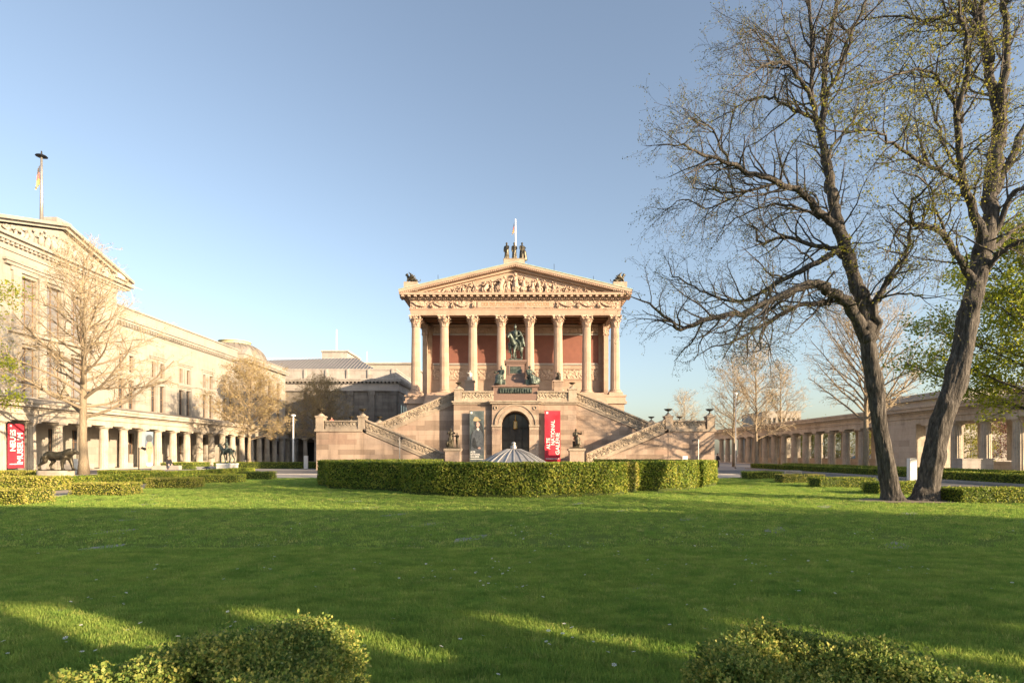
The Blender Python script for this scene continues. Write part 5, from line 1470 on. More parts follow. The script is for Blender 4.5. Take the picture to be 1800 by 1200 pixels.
# ------------------------------------------------------------------ loose shrubs right before the viewer
def shrub(label, outline, h, seed, nleaf):
    rg = np.random.default_rng(seed)
    P = np.array(outline, dtype=float); cen = P.mean(0); n = len(P)
    # sprigs spread over a rounded mound, each sprig a rosette of leaves
    ns = nleaf//9
    i = rg.integers(0, n, ns); r1 = np.sqrt(rg.random(ns)); r2 = rg.random(ns)
    a, b_ = P[i], P[(i+1) % n]
    q = cen*(1-r1)[:, None]+a*(r1*(1-r2))[:, None]+b_*(r1*r2)[:, None]
    edge = r1
    z = h*np.sqrt(np.clip(1-edge**14, 0.0, 1)) + 0.05*np.sin(q[:, 0]*7+seed)*np.sin(q[:, 1]*6) + rg.normal(0, 0.022, ns)
    z -= np.abs(rg.normal(0, 0.03, ns)); z += (rg.random(ns) < 0.06)*rg.uniform(0.02, 0.07, ns)
    low = edge > 0.88
    z[low] = h*rg.random(low.sum())
    S = np.column_stack([q, np.maximum(z, 0.02)])
    out = (q-cen); out /= np.linalg.norm(out, axis=1)[:, None]+1e-6
    nrm = np.column_stack([out*(edge**4)[:, None], np.ones(ns)*0.9]); nrm[low, 2] = 0.2
    C = np.repeat(S, 9, axis=0); Nn = np.repeat(nrm, 9, axis=0)
    k = len(C)
    d = Nn*0.8+rg.normal(0, 0.75, (k, 3)); d /= np.linalg.norm(d, axis=1)[:, None]
    t = rg.normal(0, 1, (k, 3)); t -= (t*d).sum(1)[:, None]*d; t /= np.linalg.norm(t, axis=1)[:, None]
    L = rg.uniform(0.010, 0.021, k)[:, None]; w = L*0.42
    o = C + rg.normal(0, 0.012, (k, 3))
    Q = np.stack([o, o+d*L*0.55+t*w, o+d*L*1.15, o+d*L*0.55-t*w], axis=1)
    m = MB(); m.mi = 0
    core = [tuple(cen+(p_-cen)*0.95) for p_ in P]
    m.prism_z([tuple(cen+(p_-cen)*0.9) for p_ in P], 0, h*0.5); core2 = [tuple(cen+(p_-cen)*0.7) for p_ in P]; m.prism_z(core2, h*0.5, h*0.8)
    m.quads(Q, 1)
    loc = (float(cen[0]), float(cen[1]), 0)
    me = m.mesh('shrub', loc); setmats(me, [M['boxcore'], M['shrub']])
    return solid('shrub', me, None, label, 'shrub', loc, 'small-leaved shrubs before the viewer')
shrub('small-leaved shrub in the near left corner of the lawn with a sunlit patch across it', [(-2.25, 1.4), (-0.75, 1.4), (-0.75, 2.9), (-0.88, 3.25), (-1.05, 3.48), (-1.3, 3.58), (-1.55, 3.5), (-1.9, 3.15), (-2.1, 2.7), (-2.2, 2.2)], 0.56, 3, 95000)
shrub('small-leaved shrub in the near right corner of the lawn, mostly in shade', [(0.76, 1.4), (2.45, 1.4), (2.42, 2.5), (2.28, 3.05), (1.98, 3.38), (1.73, 3.52), (1.4, 3.52), (1.1, 3.33), (0.92, 3.05), (0.8, 2.7)], 0.52, 4, 95000)

# ------------------------------------------------------------------ trees
def vadd(a, b, s=1.0): return (a[0]+b[0]*s, a[1]+b[1]*s, a[2]+b[2]*s)
def vnorm(a):
    L = math.sqrt(a[0]*a[0]+a[1]*a[1]+a[2]*a[2]) or 1.0
    return (a[0]/L, a[1]/L, a[2]/L)
class Grower:
    def __init__(self, seed):
        self.r = random.Random(seed); self.wood = MB(); self.twig = MB(); self.tips = []
    def perp(self, d):
        r = self.r
        while True:
            v = (r.gauss(0, 1), r.gauss(0, 1), r.gauss(0, 1))
            k = v[0]*d[0]+v[1]*d[1]+v[2]*d[2]
            p_ = (v[0]-k*d[0], v[1]-k*d[1], v[2]-k*d[2])
            if p_[0]**2+p_[1]**2+p_[2]**2 > 0.05: return vnorm(p_)
    def along(self, pts, radii, level, prm, t0=0.15, dens=1.0):
        """side branches along an existing limb"""
        seg = [0.0]
        for i in range(1, len(pts)): seg.append(seg[-1]+math.dist(pts[i-1], pts[i]))
        L = seg[-1]
        if level > prm['levels']: return
        n = max(1, int(L*prm['per_m'][level]*dens*self.r.uniform(0.8, 1.2)+0.5))
        for k in range(n):
            t = t0+(1-t0)*((k+self.r.random())/n)
            s = t*L; i = 1
            while i < len(seg)-1 and seg[i] < s: i += 1
            f = (s-seg[i-1])/max(seg[i]-seg[i-1], 1e-6)
            p_ = tuple(pts[i-1][j]+(pts[i][j]-pts[i-1][j])*f for j in range(3))
            d = vnorm(tuple(pts[i][j]-pts[i-1][j] for j in range(3)))
            r0 = radii[i-1]+(radii[i]-radii[i-1])*f
            q = self.perp(d)
            if prm.get('flat'): q = vnorm((q[0], q[1], q[2]*prm['flat']))
            a = prm['angle'][level]*self.r.uniform(0.7, 1.25)
            nd = vnorm(tuple(d[j]*math.cos(a)+q[j]*math.sin(a) for j in range(3)))
            ln = prm['len'][level]*self.r.uniform(0.55, 1.2)*(1-0.45*t)
            self.branch(p_, nd, ln, min(r0*0.62, prm['rmax'][level]), level, prm)
    def branch(self, p0, d, L, r, level, prm):
        R = self.r
        n = max(3, min(9, int(L/prm['seg'])+2)); st = L/n
        pts = [p0]; rad_ = [r]; rt = max(prm['rmin'], r*0.28)
        for i in range(n):
            w = prm['wob'][level]
            d = vnorm((d[0]+R.gauss(0, w), d[1]+R.gauss(0, w), d[2]+R.gauss(0, w)+prm['trop'][level]))
            pts.append(vadd(pts[-1], d, st)); rad_.append(r+(rt-r)*(i+1)/n)
        big = r > prm.get('split_r', 0.02)
        (self.wood if big else self.twig).tube(pts, rad_, 6 if r > 0.06 else (5 if big else 3), cap=False)
        if level < prm['levels']: self.along(pts, rad_, level+1, prm, 0.2)
        if level >= prm['levels']-1:
            for p_ in pts[1:]: self.tips.append(p_)
            self.tips.append(pts[-1])
        return pts, rad_
    def leaves(self, per, jitter, size, seed=0, frac=1.0, up=0.3, zr=None):
        rg = np.random.default_rng(seed)
        T = np.array(self.tips)
        if frac < 1: T = T[rg.random(len(T)) < frac]
        P = np.repeat(T, per, axis=0) + rg.normal(0, jitter, (len(T)*per, 3))
        return leaf_quads(P, np.tile([0, 0, up], (len(P), 1)), size, rg, 1.0)

# ---- the big twin-trunked tree, limbs followed one by one
TY = 19.0
def limb_pts(px, y0, y1, sub=3):
    n = len(px); raw = [at(a, b_, y0+(y1-y0)*(i/(n-1))**1.3) for i, (a, b_) in enumerate(px)]
    out = []
    for i in range(n-1):      # Catmull-Rom
        p0, p1, p2, p3 = raw[max(i-1, 0)], raw[i], raw[i+1], raw[min(i+2, n-1)]
        for k in range(sub):
            t = k/sub
            out.append(tuple(0.5*(2*p1[j]+(p2[j]-p0[j])*t+(2*p0[j]-5*p1[j]+4*p2[j]-p3[j])*t*t+(3*p1[j]-p0[j]-3*p2[j]+p3[j])*t**3) for j in range(3)))
    out.append(raw[-1]); return out
BIG = dict(levels=4, per_m=[0, 0, 3.6, 3.3, 3.8], len=[0, 0, 2.1, 1.1, 0.55], angle=[0, 0, 0.85, 0.8, 0.75], rmax=[0, 0, 0.036, 0.014, 0.007], rmin=0.0038,
           wob=[0, 0, 0.17, 0.2, 0.24], trop=[0, 0, 0.035, 0.0, -0.03], seg=0.34, split_r=0.014)
def big_tree(label, seed, trunk, tr, limbs, budmat, leafcfg, loc, lvl_dens=1.0):
    g = Grower(seed); r_ = random.Random(seed)
    root = thing('tree', label, 'tree', loc)
    pts = limb_pts(trunk, TY, TY, 16)
    n = len(pts); rads = np.interp(np.linspace(0, 1, n), np.linspace(0, 1, len(tr)), tr)
    ph = [(r_.uniform(0, 6.28), r_.randint(2, 5), r_.uniform(0.4, 1.2)) for _ in range(6)]
    SD = 56
    burls = [(r_.uniform(0.1, 0.95)*n, r_.randint(0, SD-1), r_.uniform(0.1, 0.32), r_.uniform(2.2, 4.5), r_.uniform(2.5, 5)) for _ in range(22)]
    rid = [(r_.uniform(0, 6.28), r_.randint(9, 23), r_.uniform(0.05, 0.22)) for _ in range(7)]
    def wob(i, k):
        a = 2*math.pi*k/SD; v = 1.0
        for p_, m_, f in ph: v += 0.022*math.sin(m_*a+p_+i*f*0.1)
        for p_, m_, f in rid: v += 0.011*math.sin(m_*a+p_+2.4*math.sin(i*f*1.7+p_))
        v += 0.03*r_.random()
        for bi, bk, am, wi, wk in burls:
            dk = min(abs(k-bk), SD-abs(k-bk)); v += am*math.exp(-((i-bi)/wi)**2-(dk/wk)**2)
        if i < 14: v *= 1+0.3*((14-i)/14)**2*(0.4+abs(math.sin(2.5*a+1)))
        return v
    tm = MB(); tm.tube(pts, list(rads), SD, True, wob); tm.v = [v for v in tm.v]
    # sink the foot a little into the turf
    tk = part('trunk', tm, M['bark'], root, smooth=True)
    for (px, r0, r1, dy, dens) in limbs:
        L = limb_pts(px, TY+0.0, TY+dy, 4)
        nn = len(L); rr = [0.88*(r0+(r1-r0)*((i/(nn-1))**0.75)) for i in range(nn)]
        L = [vadd(p_, (r_.gauss(0, 0.02), r_.gauss(0, 0.05), r_.gauss(0, 0.02))) if 0 < i < nn-1 else p_ for i, p_ in enumerate(L)]
        lm = MB(); wv = [1+r_.uniform(-.1, .14) for _ in range(nn)]
        lm.tube(L, rr, 12, True, lambda i, k: wv[i]*(1+0.05*math.sin(3*k+i)))
        part('limb', lm, M['bark'], root, smooth=True)
        g.along(L, rr, 2, BIG, 0.12, dens*lvl_dens)
        g.branch(L[-1], vnorm(tuple(L[-1][j]-L[-2][j] for j in range(3))), 0.9, r1, 2, BIG)
    part('branches', g.wood, M['bark'], root)
    part('crown_twigs', g.twig, M['twig'], root)
    q = MB()
    for mi, (mat, per, jit, size, frac) in enumerate(leafcfg):
        q.quads(g.leaves(per, jit, size, seed+mi, frac), mi)
    me = q.mesh('young_leaves', loc); setmats(me, [M[c_[0]] for c_ in leafcfg])
    part('young_leaves', me, None, root)
    print('big tree tips', len(g.tips), len(g.twig.v))
    return root
trunkA = [(1570, 886), (1566, 862), (1556, 800), (1546, 745), (1541, 690), (1531, 640), (1524, 590)]
limbsA = [
 ([(1526, 600), (1507, 562), (1486, 532), (1455, 510), (1426, 500), (1388, 511), (1338, 536), (1305, 550), (1247, 560), (1197, 579), (1176, 562), (1142, 533)], .26, .03, -2.5, 1.15),
 ([(1460, 514), (1455, 533), (1413, 535), (1367, 556), (1326, 579), (1290, 600), (1250, 610)], .13, .02, -1.2, 1.2),
 ([(1372, 553), (1340, 583), (1336, 615), (1310, 618)], .05, .015, -1.6, 1.0),
 ([(1476, 440), (1426, 467), (1388, 487), (1347, 508), (1305, 530), (1255, 520), (1210, 500), (1180, 480)], .13, .02, 2.5, 1.2),
 ([(1524, 600), (1522, 567), (1509, 504), (1497, 471), (1482, 425), (1472, 390), (1464, 350), (1458, 312), (1452, 272), (1442, 224)], .29, .15, 0.6, 0.7),
 ([(1442, 230), (1448, 188), (1450, 130), (1453, 80), (1470, 0), (1478, -60)], .14, .04, 1.2, 0.9),
 ([(1446, 238), (1436, 212), (1428, 160), (1427, 80), (1422, 0), (1418, -50)], .12, .04, -0.8, 0.9),
 ([(1450, 180), (1456, 160), (1480, 112), (1500, 52), (1524, 0), (1540, -40)], .09, .03, -1.5, 0.9),
 ([(1436, 220), (1432, 212), (1396, 192), (1360, 174), (1328, 172), (1296, 188), (1262, 208)], .1, .018, 1.8, 1.3),
 ([(1428, 185), (1424, 172), (1400, 132), (1376, 114), (1344, 116), (1316, 132), (1290, 155)], .1, .015, -2.2, 1.2),
 ([(1402, 136), (1386, 112), (1368, 92), (1344, 72), (1320, 52), (1296, 60)], .06, .012, -2.6, 1.2),
 ([(1486, 435), (1472, 404), (1440, 372), (1408, 340), (1368, 322), (1328, 306), (1280, 286), (1240, 276), (1216, 262), (1186, 256)], .19, .022, -2.2, 1.2),
 ([(1288, 290), (1280, 284), (1256, 236), (1240, 218), (1212, 212)], .06, .014, -3.0, 1.3),
 ([(1376, 326), (1368, 322), (1320, 334), (1256, 334), (1228, 332), (1208, 312)], .08, .014, -0.6, 1.3),
 ([(1320, 334), (1280, 352), (1240, 365), (1200, 350), (1165, 375)], .05, .012, 0.5, 1.3),
 ([(1490, 455), (1468, 438), (1428, 430), (1376, 418), (1336, 426), (1328, 404), (1312, 396)], .12, .018, 1.6, 1.2),
 ([(1446, 380), (1440, 382), (1400, 364), (1360, 358), (1304, 380), (1270, 400)], .08, .013, 1.4, 1.2),
 ([(1530, 600), (1542, 575), (1538, 537), (1555, 504), (1572, 475), (1592, 450), (1598, 420), (1600, 395)], .17, .04, -1.4, 0.8),
 ([(1545, 530), (1560, 519), (1600, 516), (1630, 524), (1663, 519)], .05, .012, -2.4, 0.8),
 ([(1452, 285), (1470, 250), (1500, 215), (1520, 180), (1535, 140)], .07, .014, 2.2, 0.9),
 ([(1424, 120), (1395, 90), (1380, 50), (1372, 0)], .05, .015, 1.5, 1.1),
]
big_tree('budding tree with a forking dark trunk, the twin nearer the hedge ring', 21, trunkA,
         [.44, .28, .225, .215, .215, .225, .22], limbsA, 'bud', [('bud', 1, .06, .024, .9), ('budy', 1, .07, .026, .2)], (wx(1570, TY), TY, 0))
trunkB = [(1624, 888), (1630, 860), (1640, 805), (1656, 740), (1674, 685), (1691, 620), (1702, 560), (1713, 510), (1722, 465)]
limbsB = [
 ([(1722, 475), (1728, 440), (1738, 372), (1746, 300), (1754, 240), (1758, 205)], .33, .2, 0.3, 0.6),
 ([(1758, 215), (1746, 160), (1736, 100), (1727, 50), (1728, -20)], .2, .1, 0.8, 0.7),
 ([(1758, 215), (1762, 150), (1768, 60), (1762, -20)], .18, .09, -0.6, 0.7),
 ([(1740, 360), (1758, 315), (1784, 264), (1806, 215), (1835, 160)], .2, .08, 1.2, 0.6),
 ([(1735, 420), (1756, 396), (1776, 346), (1802, 330), (1840, 325)], .15, .05, -1.0, 0.6),
 ([(1730, 440), (1756, 430), (1790, 400), (1830, 380)], .13, .05, 1.5, 0.6),
 ([(1726, 480), (1744, 460), (1764, 440), (1800, 423), (1850, 415)], .12, .05, -1.6, 0.6),
 ([(1712, 500), (1704, 482), (1680, 446), (1656, 412), (1628, 397), (1604, 390), (1602, 360), (1618, 342)], .17, .035, -1.6, 0.9),
 ([(1604, 388), (1585, 396), (1570, 420), (1558, 450)], .06, .015, -1.9, 1.0),
 ([(1728, 425), (1718, 400), (1704, 352), (1692, 320), (1687, 260), (1684, 200), (1698, 132), (1697, 64), (1686, 25)], .2, .05, -1.8, 0.8),
 ([(1692, 322), (1680, 316), (1648, 300), (1608, 276), (1568, 252), (1540, 231), (1500, 229), (1462, 230)], .1, .018, -2.8, 1.1),
 ([(1690, 215), (1684, 196), (1652, 144), (1612, 122), (1560, 140), (1520, 155)], .09, .015, -3.0, 1.1),
 ([(1742, 110), (1736, 80), (1704, 40), (1664, 24), (1632, 36), (1600, 32), (1552, 28), (1520, 35)], .12, .018, 1.2, 1.1),
 ([(1730, 80), (1715, 62), (1680, 50), (1640, 34), (1600, 55), (1570, 70)], .08, .015, 2.2, 1.1),
 ([(1690, 300), (1660, 260), (1640, 200), (1625, 150), (1600, 100)], .07, .015, 1.8, 1.0),
 ([(1730, 60), (1700, 0), (1680, -40)], .08, .03, 2.0, 0.9),
 ([(1668, 428), (1650, 380), (1640, 340), (1610, 310), (1580, 300)], .06, .014, -2.4, 1.0),
]
big_tree('leaning dark twin tree nearer the photo edge, tufted with yellow-green leaves', 33, trunkB,
         [.52, .34, .30, .305, .30, .29, .275, .26, .26], limbsB, 'bud', [('bud', 1, .06, .025, .7), ('budy', 1, .09, .042, .6)], (wx(1624, TY), TY, 0))

# ---- bare leader trees along the colonnades
def leader_tree(seed, H, r0, clear, crown, prim, prm, leafcfg, wood, twig, lean=(0, 0)):
    """tree built at the origin: straight leader with side limbs; crown(t) gives limb length"""
    g = Grower(seed); R = g.r
    n = 14
    pts = [(lean[0]*(i/n)+R.gauss(0, 0.03)*(i > 1), lean[1]*(i/n)+R.gauss(0, 0.03)*(i > 1), H*i/n) for i in range(n+1)]
    rads = [r0*(1.25 if i == 0 else 1)*(1-0.93*(i/n)**0.9) + 0.01 for i in range(n+1)]
    t = MB(); t.tube(pts, rads, 12, True, lambda i, k: 1+0.05*math.sin(2*k+i))
    for k in range(prim):
        f = clear+(1-clear)*((k+R.random()*0.8)/prim)**0.9
        z = f*H; i = min(n-1, int(f*n)); u = f*n-i
        p_ = tuple(pts[i][j]+(pts[i+1][j]-pts[i][j])*u for j in range(3))
        a = k*2.4+R.uniform(-.4, .4); el = prm['el0']+(prm['el1']-prm['el0'])*f+R.uniform(-.12, .12)
        d = (math.cos(a)*math.cos(el), math.sin(a)*math.cos(el), math.sin(el))
        L = crown(f)*R.uniform(0.8, 1.1)
        g.branch(p_, d, L, min(rads[i]*0.5, 0.028*L+0.012), 1, prm)
    g.branch(pts[-1], (0, 0, 1), H*0.06, 0.012, 2, prm)
    return t, g, leafcfg, wood, twig
def plant(name, label, tr, loc, group=None):
    t, g, leafcfg, wood, twig = tr
    root = thing(name, label, 'tree', (0, 0, 0), group)
    part('trunk', t, M[wood], root, smooth=True)
    part('branches', g.wood, M[wood], root); part('crown_twigs', g.twig, M[twig], root)
    if leafcfg:
        q = MB()
        for mi, (mat, per, jit, size, frac) in enumerate(leafcfg): q.quads(g.leaves(per, jit, size, 3+mi, frac), mi)
        me = q.mesh('buds', (0, 0, 0)); setmats(me, [M[c_[0]] for c_ in leafcfg]); part('buds', me, None, root)
    root.location = loc
    print(name, 'tips', len(g.tips))
    return root
BARE = dict(levels=4, per_m=[0, 0, 2.0, 2.3, 2.1], len=[0, 0, 2.3, 1.2, 0.75], angle=[0, 0, 0.75, 0.75, 0.7], rmax=[0, 0.1, 0.04, 0.016, 0.011], rmin=0.009,
            wob=[0, 0.09, 0.13, 0.17, 0.2], trop=[0, 0.03, 0.02, 0.03, 0.03], seg=0.6, split_r=0.02, flat=0.6, el0=0.05, el1=0.95)
t1 = leader_tree(41, 17.2, 0.33, 0.26, lambda f: 8.6*(1-f)**0.75+0.6, 60, BARE, [('budt', 1, .08, .045, .5)], 'barkl', 'twigl')
plant('bare_tree', 'tall bare pale-brown tree in front of the pedimented museum, behind the lion', t1, (wx(147, 45), 45, 0))
BUD = dict(BARE, per_m=[0, 0, 2.6, 2.6, 2.0], len=[0, 0, 1.9, 1.1, 0.7], el0=0.0, el1=1.1)
t2 = leader_tree(43, 12.2, 0.26, 0.27, lambda f: 6.4*math.sqrt(max(0.05, 1-((f-0.45)/0.58)**2))*(1.0 if f < .75 else .7), 46, BUD, [('budt', 2, .12, .065, .75)], 'barkl', 'twigl')
T2 = plant('budding_tree', 'dense tan budding tree before the far end of the cream museum', t2, (wx(438, 75), 75, 0))
dup_thing(T2, (wx(563, 96), 96, 0), 'darker budding tree in shade between the white lamp post and the staircase', None, 1.9, 1.05)
FAR = dict(BARE, per_m=[0, 0, 2.4, 2.4, 1.8], rmin=0.012, rmax=[0, .1, .04, .02, .015], el0=0.25, el1=1.15, len=[0, 0, 1.9, 1.1, 0.7])
t3 = leader_tree(47, 12.6, 0.2, 0.26, lambda f: 4.9*math.sqrt(max(0.05, 1-((f-0.42)/0.62)**2)), 34, FAR, [('budt', 1, .1, .05, .3)], 'barkl', 'twigl')
T3 = plant('bare_tree', 'slim bare tree with whitewashed foot just right of the thin lamp mast', t3, (wx(1329, 66), 66, 0))
dup_thing(T3, (wx(1290, 72), 72, 0), 'bare tree immediately behind the thin lamp mast at the end of the colonnade', None, 1.3, 0.95)
dup_thing(T3, (wx(1203, 150), 150, 0), 'small distant bare tree standing alone against the sky beyond the staircase urns', None, 2.2, 1.25)
dup_thing(T3, (wx(1420, 78), 86, 0), 'bare tree behind the colonnade roof near the white office block', None, 0.4, 1.05)
t4 = leader_tree(53, 13.6, 0.27, 0.3, lambda f: 7.4*math.sqrt(max(0.05, 1-((f-0.36)/0.66)**2)), 50, dict(FAR, per_m=[0, 0, 2.0, 2.2, 1.8], rmin=0.010), [('budt', 1, .1, .05, .3)], 'barkl', 'twigl')
T4 = plant('bare_tree', 'spreading bare tree beside the dark twin trunks, before the shaded colonnade', t4, (wx(1522, 50), 50, 0))
# whitewashed feet
# ---- green trees
GR = dict(levels=3, per_m=[0, 0, 2.4, 2.4], len=[0, 0, 2.6, 1.4], angle=[0, 0, .8, .8], rmax=[0, .09, .035, .014], rmin=.007, wob=[0, .08, .12, .16], trop=[0, .02, .0, -.02], seg=.5, split_r=.02, flat=.35, el0=-0.05, el1=.8)
t5 = leader_tree(59, 12.8, 0.3, 0.25, lambda f: 8.6*math.sqrt(max(0.05, 1-((f-0.42)/0.62)**2)), 42, GR, [('green', 4, .2, .09, 1.0)], 'bark', 'twig')
T5 = plant('leafy_tree', 'fresh green leafy tree reaching in from the right photo edge behind the twin trunks', t5, (25.6, 26.0, 0))
T5.scale = (0.8, 0.8, 0.8)
dup_thing(T5, (-35.2, 30.0, 0), 'fresh green leafy tree just showing at the left photo edge', None, 2.0, 0.86)
t6 = leader_tree(61, 5.2, 0.14, 0.12, lambda f: 3.2*math.sqrt(max(0.05, 1-((f-0.5)/0.6)**2)), 22, GR, [('budy', 3, .2, .1, 1.0)], 'barkl', 'twigl')
T6 = plant('young_tree', 'low yellow-green tree seen through the far right-hand columns', t6, (50, 92, 0), 'low trees behind the colonnade')
for i, (x, y, s, lab) in enumerate(((51, 104, 1.0, 'yellow-green bush tree glimpsed behind the last columns of the right-hand colonnade'), (52, 82, 1.05, 'yellow-green tree glimpsed between the columns left of the middle bare tree'), (55, 70, 1.1, 'green tree glimpsed beyond the colonnade parapet beside the parked car'), (58, 60, 0.95, 'low tree glimpsed behind the corner pier of the colonnade'))):
    dup_thing(T6, (x, y, 0), lab, 'low trees behind the colonnade', 1.1*i, s)
rs = leader_tree(67, 6.4, 0.16, 0.14, lambda f: 3.6*math.sqrt(max(0.05, 1-((f-0.5)/0.6)**2)), 24, dict(GR), [('rosy', 3, .18, .075, 1.0)] if 'rosy' in M else None, 'bark', 'twig')
M['rosy'] = leafy('rosy_brown_leaves', [(0.14, 0.06, 0.045), (0.22, 0.10, 0.08), (0.30, 0.16, 0.13)], 0.4)
rs = (rs[0], rs[1], [('rosy', 3, .18, .075, 1.0)], rs[3], rs[4])
plant('flowering_tree', 'rosy-brown flowering tree seen between the near right-hand columns', rs, (52, 57, 0))
# trees outside the frame that throw the dappled shade
t7 = leader_tree(71, 13.0, 0.25, 0.2, lambda f: 6.6*math.sqrt(max(0.05, 1-((f-0.5)/0.6)**2)), 22, dict(GR, per_m=[0, 0, 1.3, 1.4]), [('green', 6, .3, .09, 1.0)], 'bark', 'twig')
t7[1].tips = [q_ for q_ in t7[1].tips if math.sin(q_[0]*1.1+1)*math.sin(q_[1]*1.1+.6)*math.sin(q_[2]*1.5) > 0.3]
T7 = plant('leafy_tree', 'clumpy leafy tree outside the frame by the near end of the colonnade', t7, (41, 25, 0))
T7.scale = (1.5, 1.5, 1.5)
dup_thing(T4, (33, -2, 0), 'spreading bare tree outside the frame beyond the right-hand road', None, 2.0, 1.1)
# ------------------------------------------------------------------ lion and other statues on the left
LX, LYY = wx(103, 31), 31.0
pd = thing('lion_pedestal', 'rounded tan stone pedestal under the striding bronze lion', 'pedestal', (LX, LYY, 0))
q = MB(); x0, x1 = wx(68, 31), wx(128, 31); ztop = wz(826.5, 31)
n = 10; pl = [(x0+0.45-0.45*math.cos(a), LYY+0.45*math.sin(a)*-1.0) for a in np.linspace(0, 1, 2)]
pl = []
for cxx, a0 in ((x1-0.45, -math.pi/2), (x0+0.45, math.pi/2)):
    for k in range(n+1):
        a = a0+math.pi*k/n; pl.append((cxx+0.45*math.cos(a), LYY+0.45*math.sin(a)))
q.prism_z(pl, 0, ztop); part('pedestal_block', q, M['doric_w'], pd)
q = MB(); B = lambda x, y, z: (LX+x, LYY+y, ztop+z)
q.tube([B(-0.78, 0, 0.80), B(-0.55, 0, 0.84), B(-0.1, 0, 0.78), B(0.3, 0, 0.80), B(0.55, 0, 0.86)], [0.14, 0.235, 0.235, 0.27, 0.24], 12)
q.tube([B(0.42, 0, 0.88), B(0.66, 0.0, 1.0), B(0.82, 0, 1.03)], [0.26, 0.225, 0.17], 12)      # mane
q.ball(B(0.86, 0, 1.03), (0.16, 0.135, 0.145), 12, 9); q.tube([B(0.9, 0, 1.0), B(1.1, 0, 0.93)], [0.115, 0.08], 9)
for d in (-1, 1):
    q.ball(B(0.78, d*0.12, 1.17), 0.05, 7, 5)
    a = 0.12*d
    q.tube([B(0.45, d*0.16, 0.78), B(0.45+a, d*0.17, 0.42), B(0.5+a*1.3, d*0.17, 0.1), B(0.6+a*1.4, d*0.17, 0.05)], [0.17, 0.095, 0.065, 0.07], 8)
    q.tube([B(-0.62, d*0.14, 0.78), B(-0.5+a, d*0.16, 0.48), B(-0.78+a*1.6, d*0.15, 0.28), B(-0.72+a*1.8, d*0.15, 0.06), B(-0.6+a*1.8, d*0.15, 0.045)], [0.19, 0.125, 0.065, 0.055, 0.06], 8)
q.tube([B(-0.82, 0, 0.82), B(-0.98, 0.03, 0.66), B(-1.04, 0.04, 0.4), B(-1.0, 0.04, 0.16), B(-1.08, 0.04, 0.1)], [0.055, 0.04, 0.034, 0.034, 0.06], 6)
q.box(LX-0.95, LX+0.85, LYY-0.3, LYY+0.3, ztop-0.005, ztop+0.035)
me = fuse(q, 0.03, (LX, LYY, ztop), 'lion_statue', 2); setmats(me, M['bronze'])
solid('lion_statue', me, None, 'dark bronze striding lion facing the gallery on its rounded pedestal', 'statue', (LX, LYY, ztop))
# rider statue on the white plinth
SX, SY = wx(392, 43), 43.0
pd = thing('white_plinth', 'white block plinth under the weathered horse statue by the road', 'plinth', (SX, SY, 0))
q = MB(); ztop = wz(814, SY); q.box(wx(381.5, SY), wx(404, SY), SY-0.1, SY+1.3, 0, ztop-0.12); part('plinth_block', q, M['whiteg'], pd)
q = MB(); q.box(wx(381, SY), wx(404.5, SY), SY-0.13, SY+1.33, ztop-0.12, ztop); part('plinth_cap', q, M['white'], pd)
q = MB(); B = lambda x, y, z: (SX+x, SY+0.6+y, ztop+z)
q.tube([B(-0.36, 0, 0.98), B(-0.1, 0, 0.95), B(0.2, 0, 0.95), B(0.38, 0, 1.0)], [0.17, 0.2, 0.2, 0.18], 10)
q.tube([B(-0.34, 0, 1.02), B(-0.52, 0, 1.32), B(-0.56, 0, 1.42)], [0.16, 0.1, 0.08], 8); q.tube([B(-0.54, 0, 1.44), B(-0.72, 0, 1.26)], [0.08, 0.05], 7)
for d in (-1, 1):
    q.tube([B(-0.3, d*0.1, 0.9), B(-0.35+0.1*d, d*0.11, 0.5), B(-0.3+0.14*d, d*0.11, 0.02)], [0.1, 0.055, 0.05], 7)
    q.tube([B(0.35, d*0.11, 0.95), B(0.3+.06*d, d*0.12, 0.6), B(0.42+.1*d, d*0.12, 0.35), B(0.36+.1*d, d*0.12, 0.02)], [0.14, 0.075, 0.05, 0.05], 7)
q.tube([B(0.5, 0, 1.05), B(0.62, 0, 0.85), B(0.62, 0, 0.5)], [0.06, 0.06, 0.03], 6)
q.tube([B(0.0, 0, 1.1), B(-0.02, 0, 1.35), B(-0.04, 0, 1.62)], [0.13, 0.12, 0.12], 9); q.ball(B(-0.05, 0, 1.82), (0.09, 0.09, 0.11), 9, 7); q.tube([B(-.04, 0, 1.6), B(-.05, 0, 1.8)], 0.06, 7)
for d in (-1, 1):
    q.tube([B(0, d*0.13, 1.12), B(-0.2, d*0.22, 0.95), B(-0.16, d*0.22, 0.65)], [0.1, 0.08, 0.05], 7); q.tube([B(-0.03, d*0.14, 1.6), B(-0.15, d*0.2, 1.42), B(-0.3, d*0.12, 1.4)], [0.055, 0.045, 0.035], 6)
q.box(SX-0.55, SX+0.55, SY+0.3, SY+0.9, ztop-0.005, ztop+0.04)
me = fuse(q, 0.032, (SX, SY+0.6, ztop), 'horse_statue', 1); setmats(me, M['verd'])
solid('horse_statue', me, None, 'weathered green horse and rider statue on the white plinth', 'statue', (SX, SY+0.6, ztop))
q = MB(); q.box(wx(338, 43), wx(378, 43), 43.6, 44.2, 0, wz(821.5, 43)); q.box(wx(337.5, 43), wx(378.5, 43), 43.5, 44.3, wz(821.5, 43), wz(820.3, 43))
solid('wall_slab', q, M['whiteg'], 'low grey wall slab left of the white statue plinth', 'low wall', (wx(358, 43), 43.9, 0))
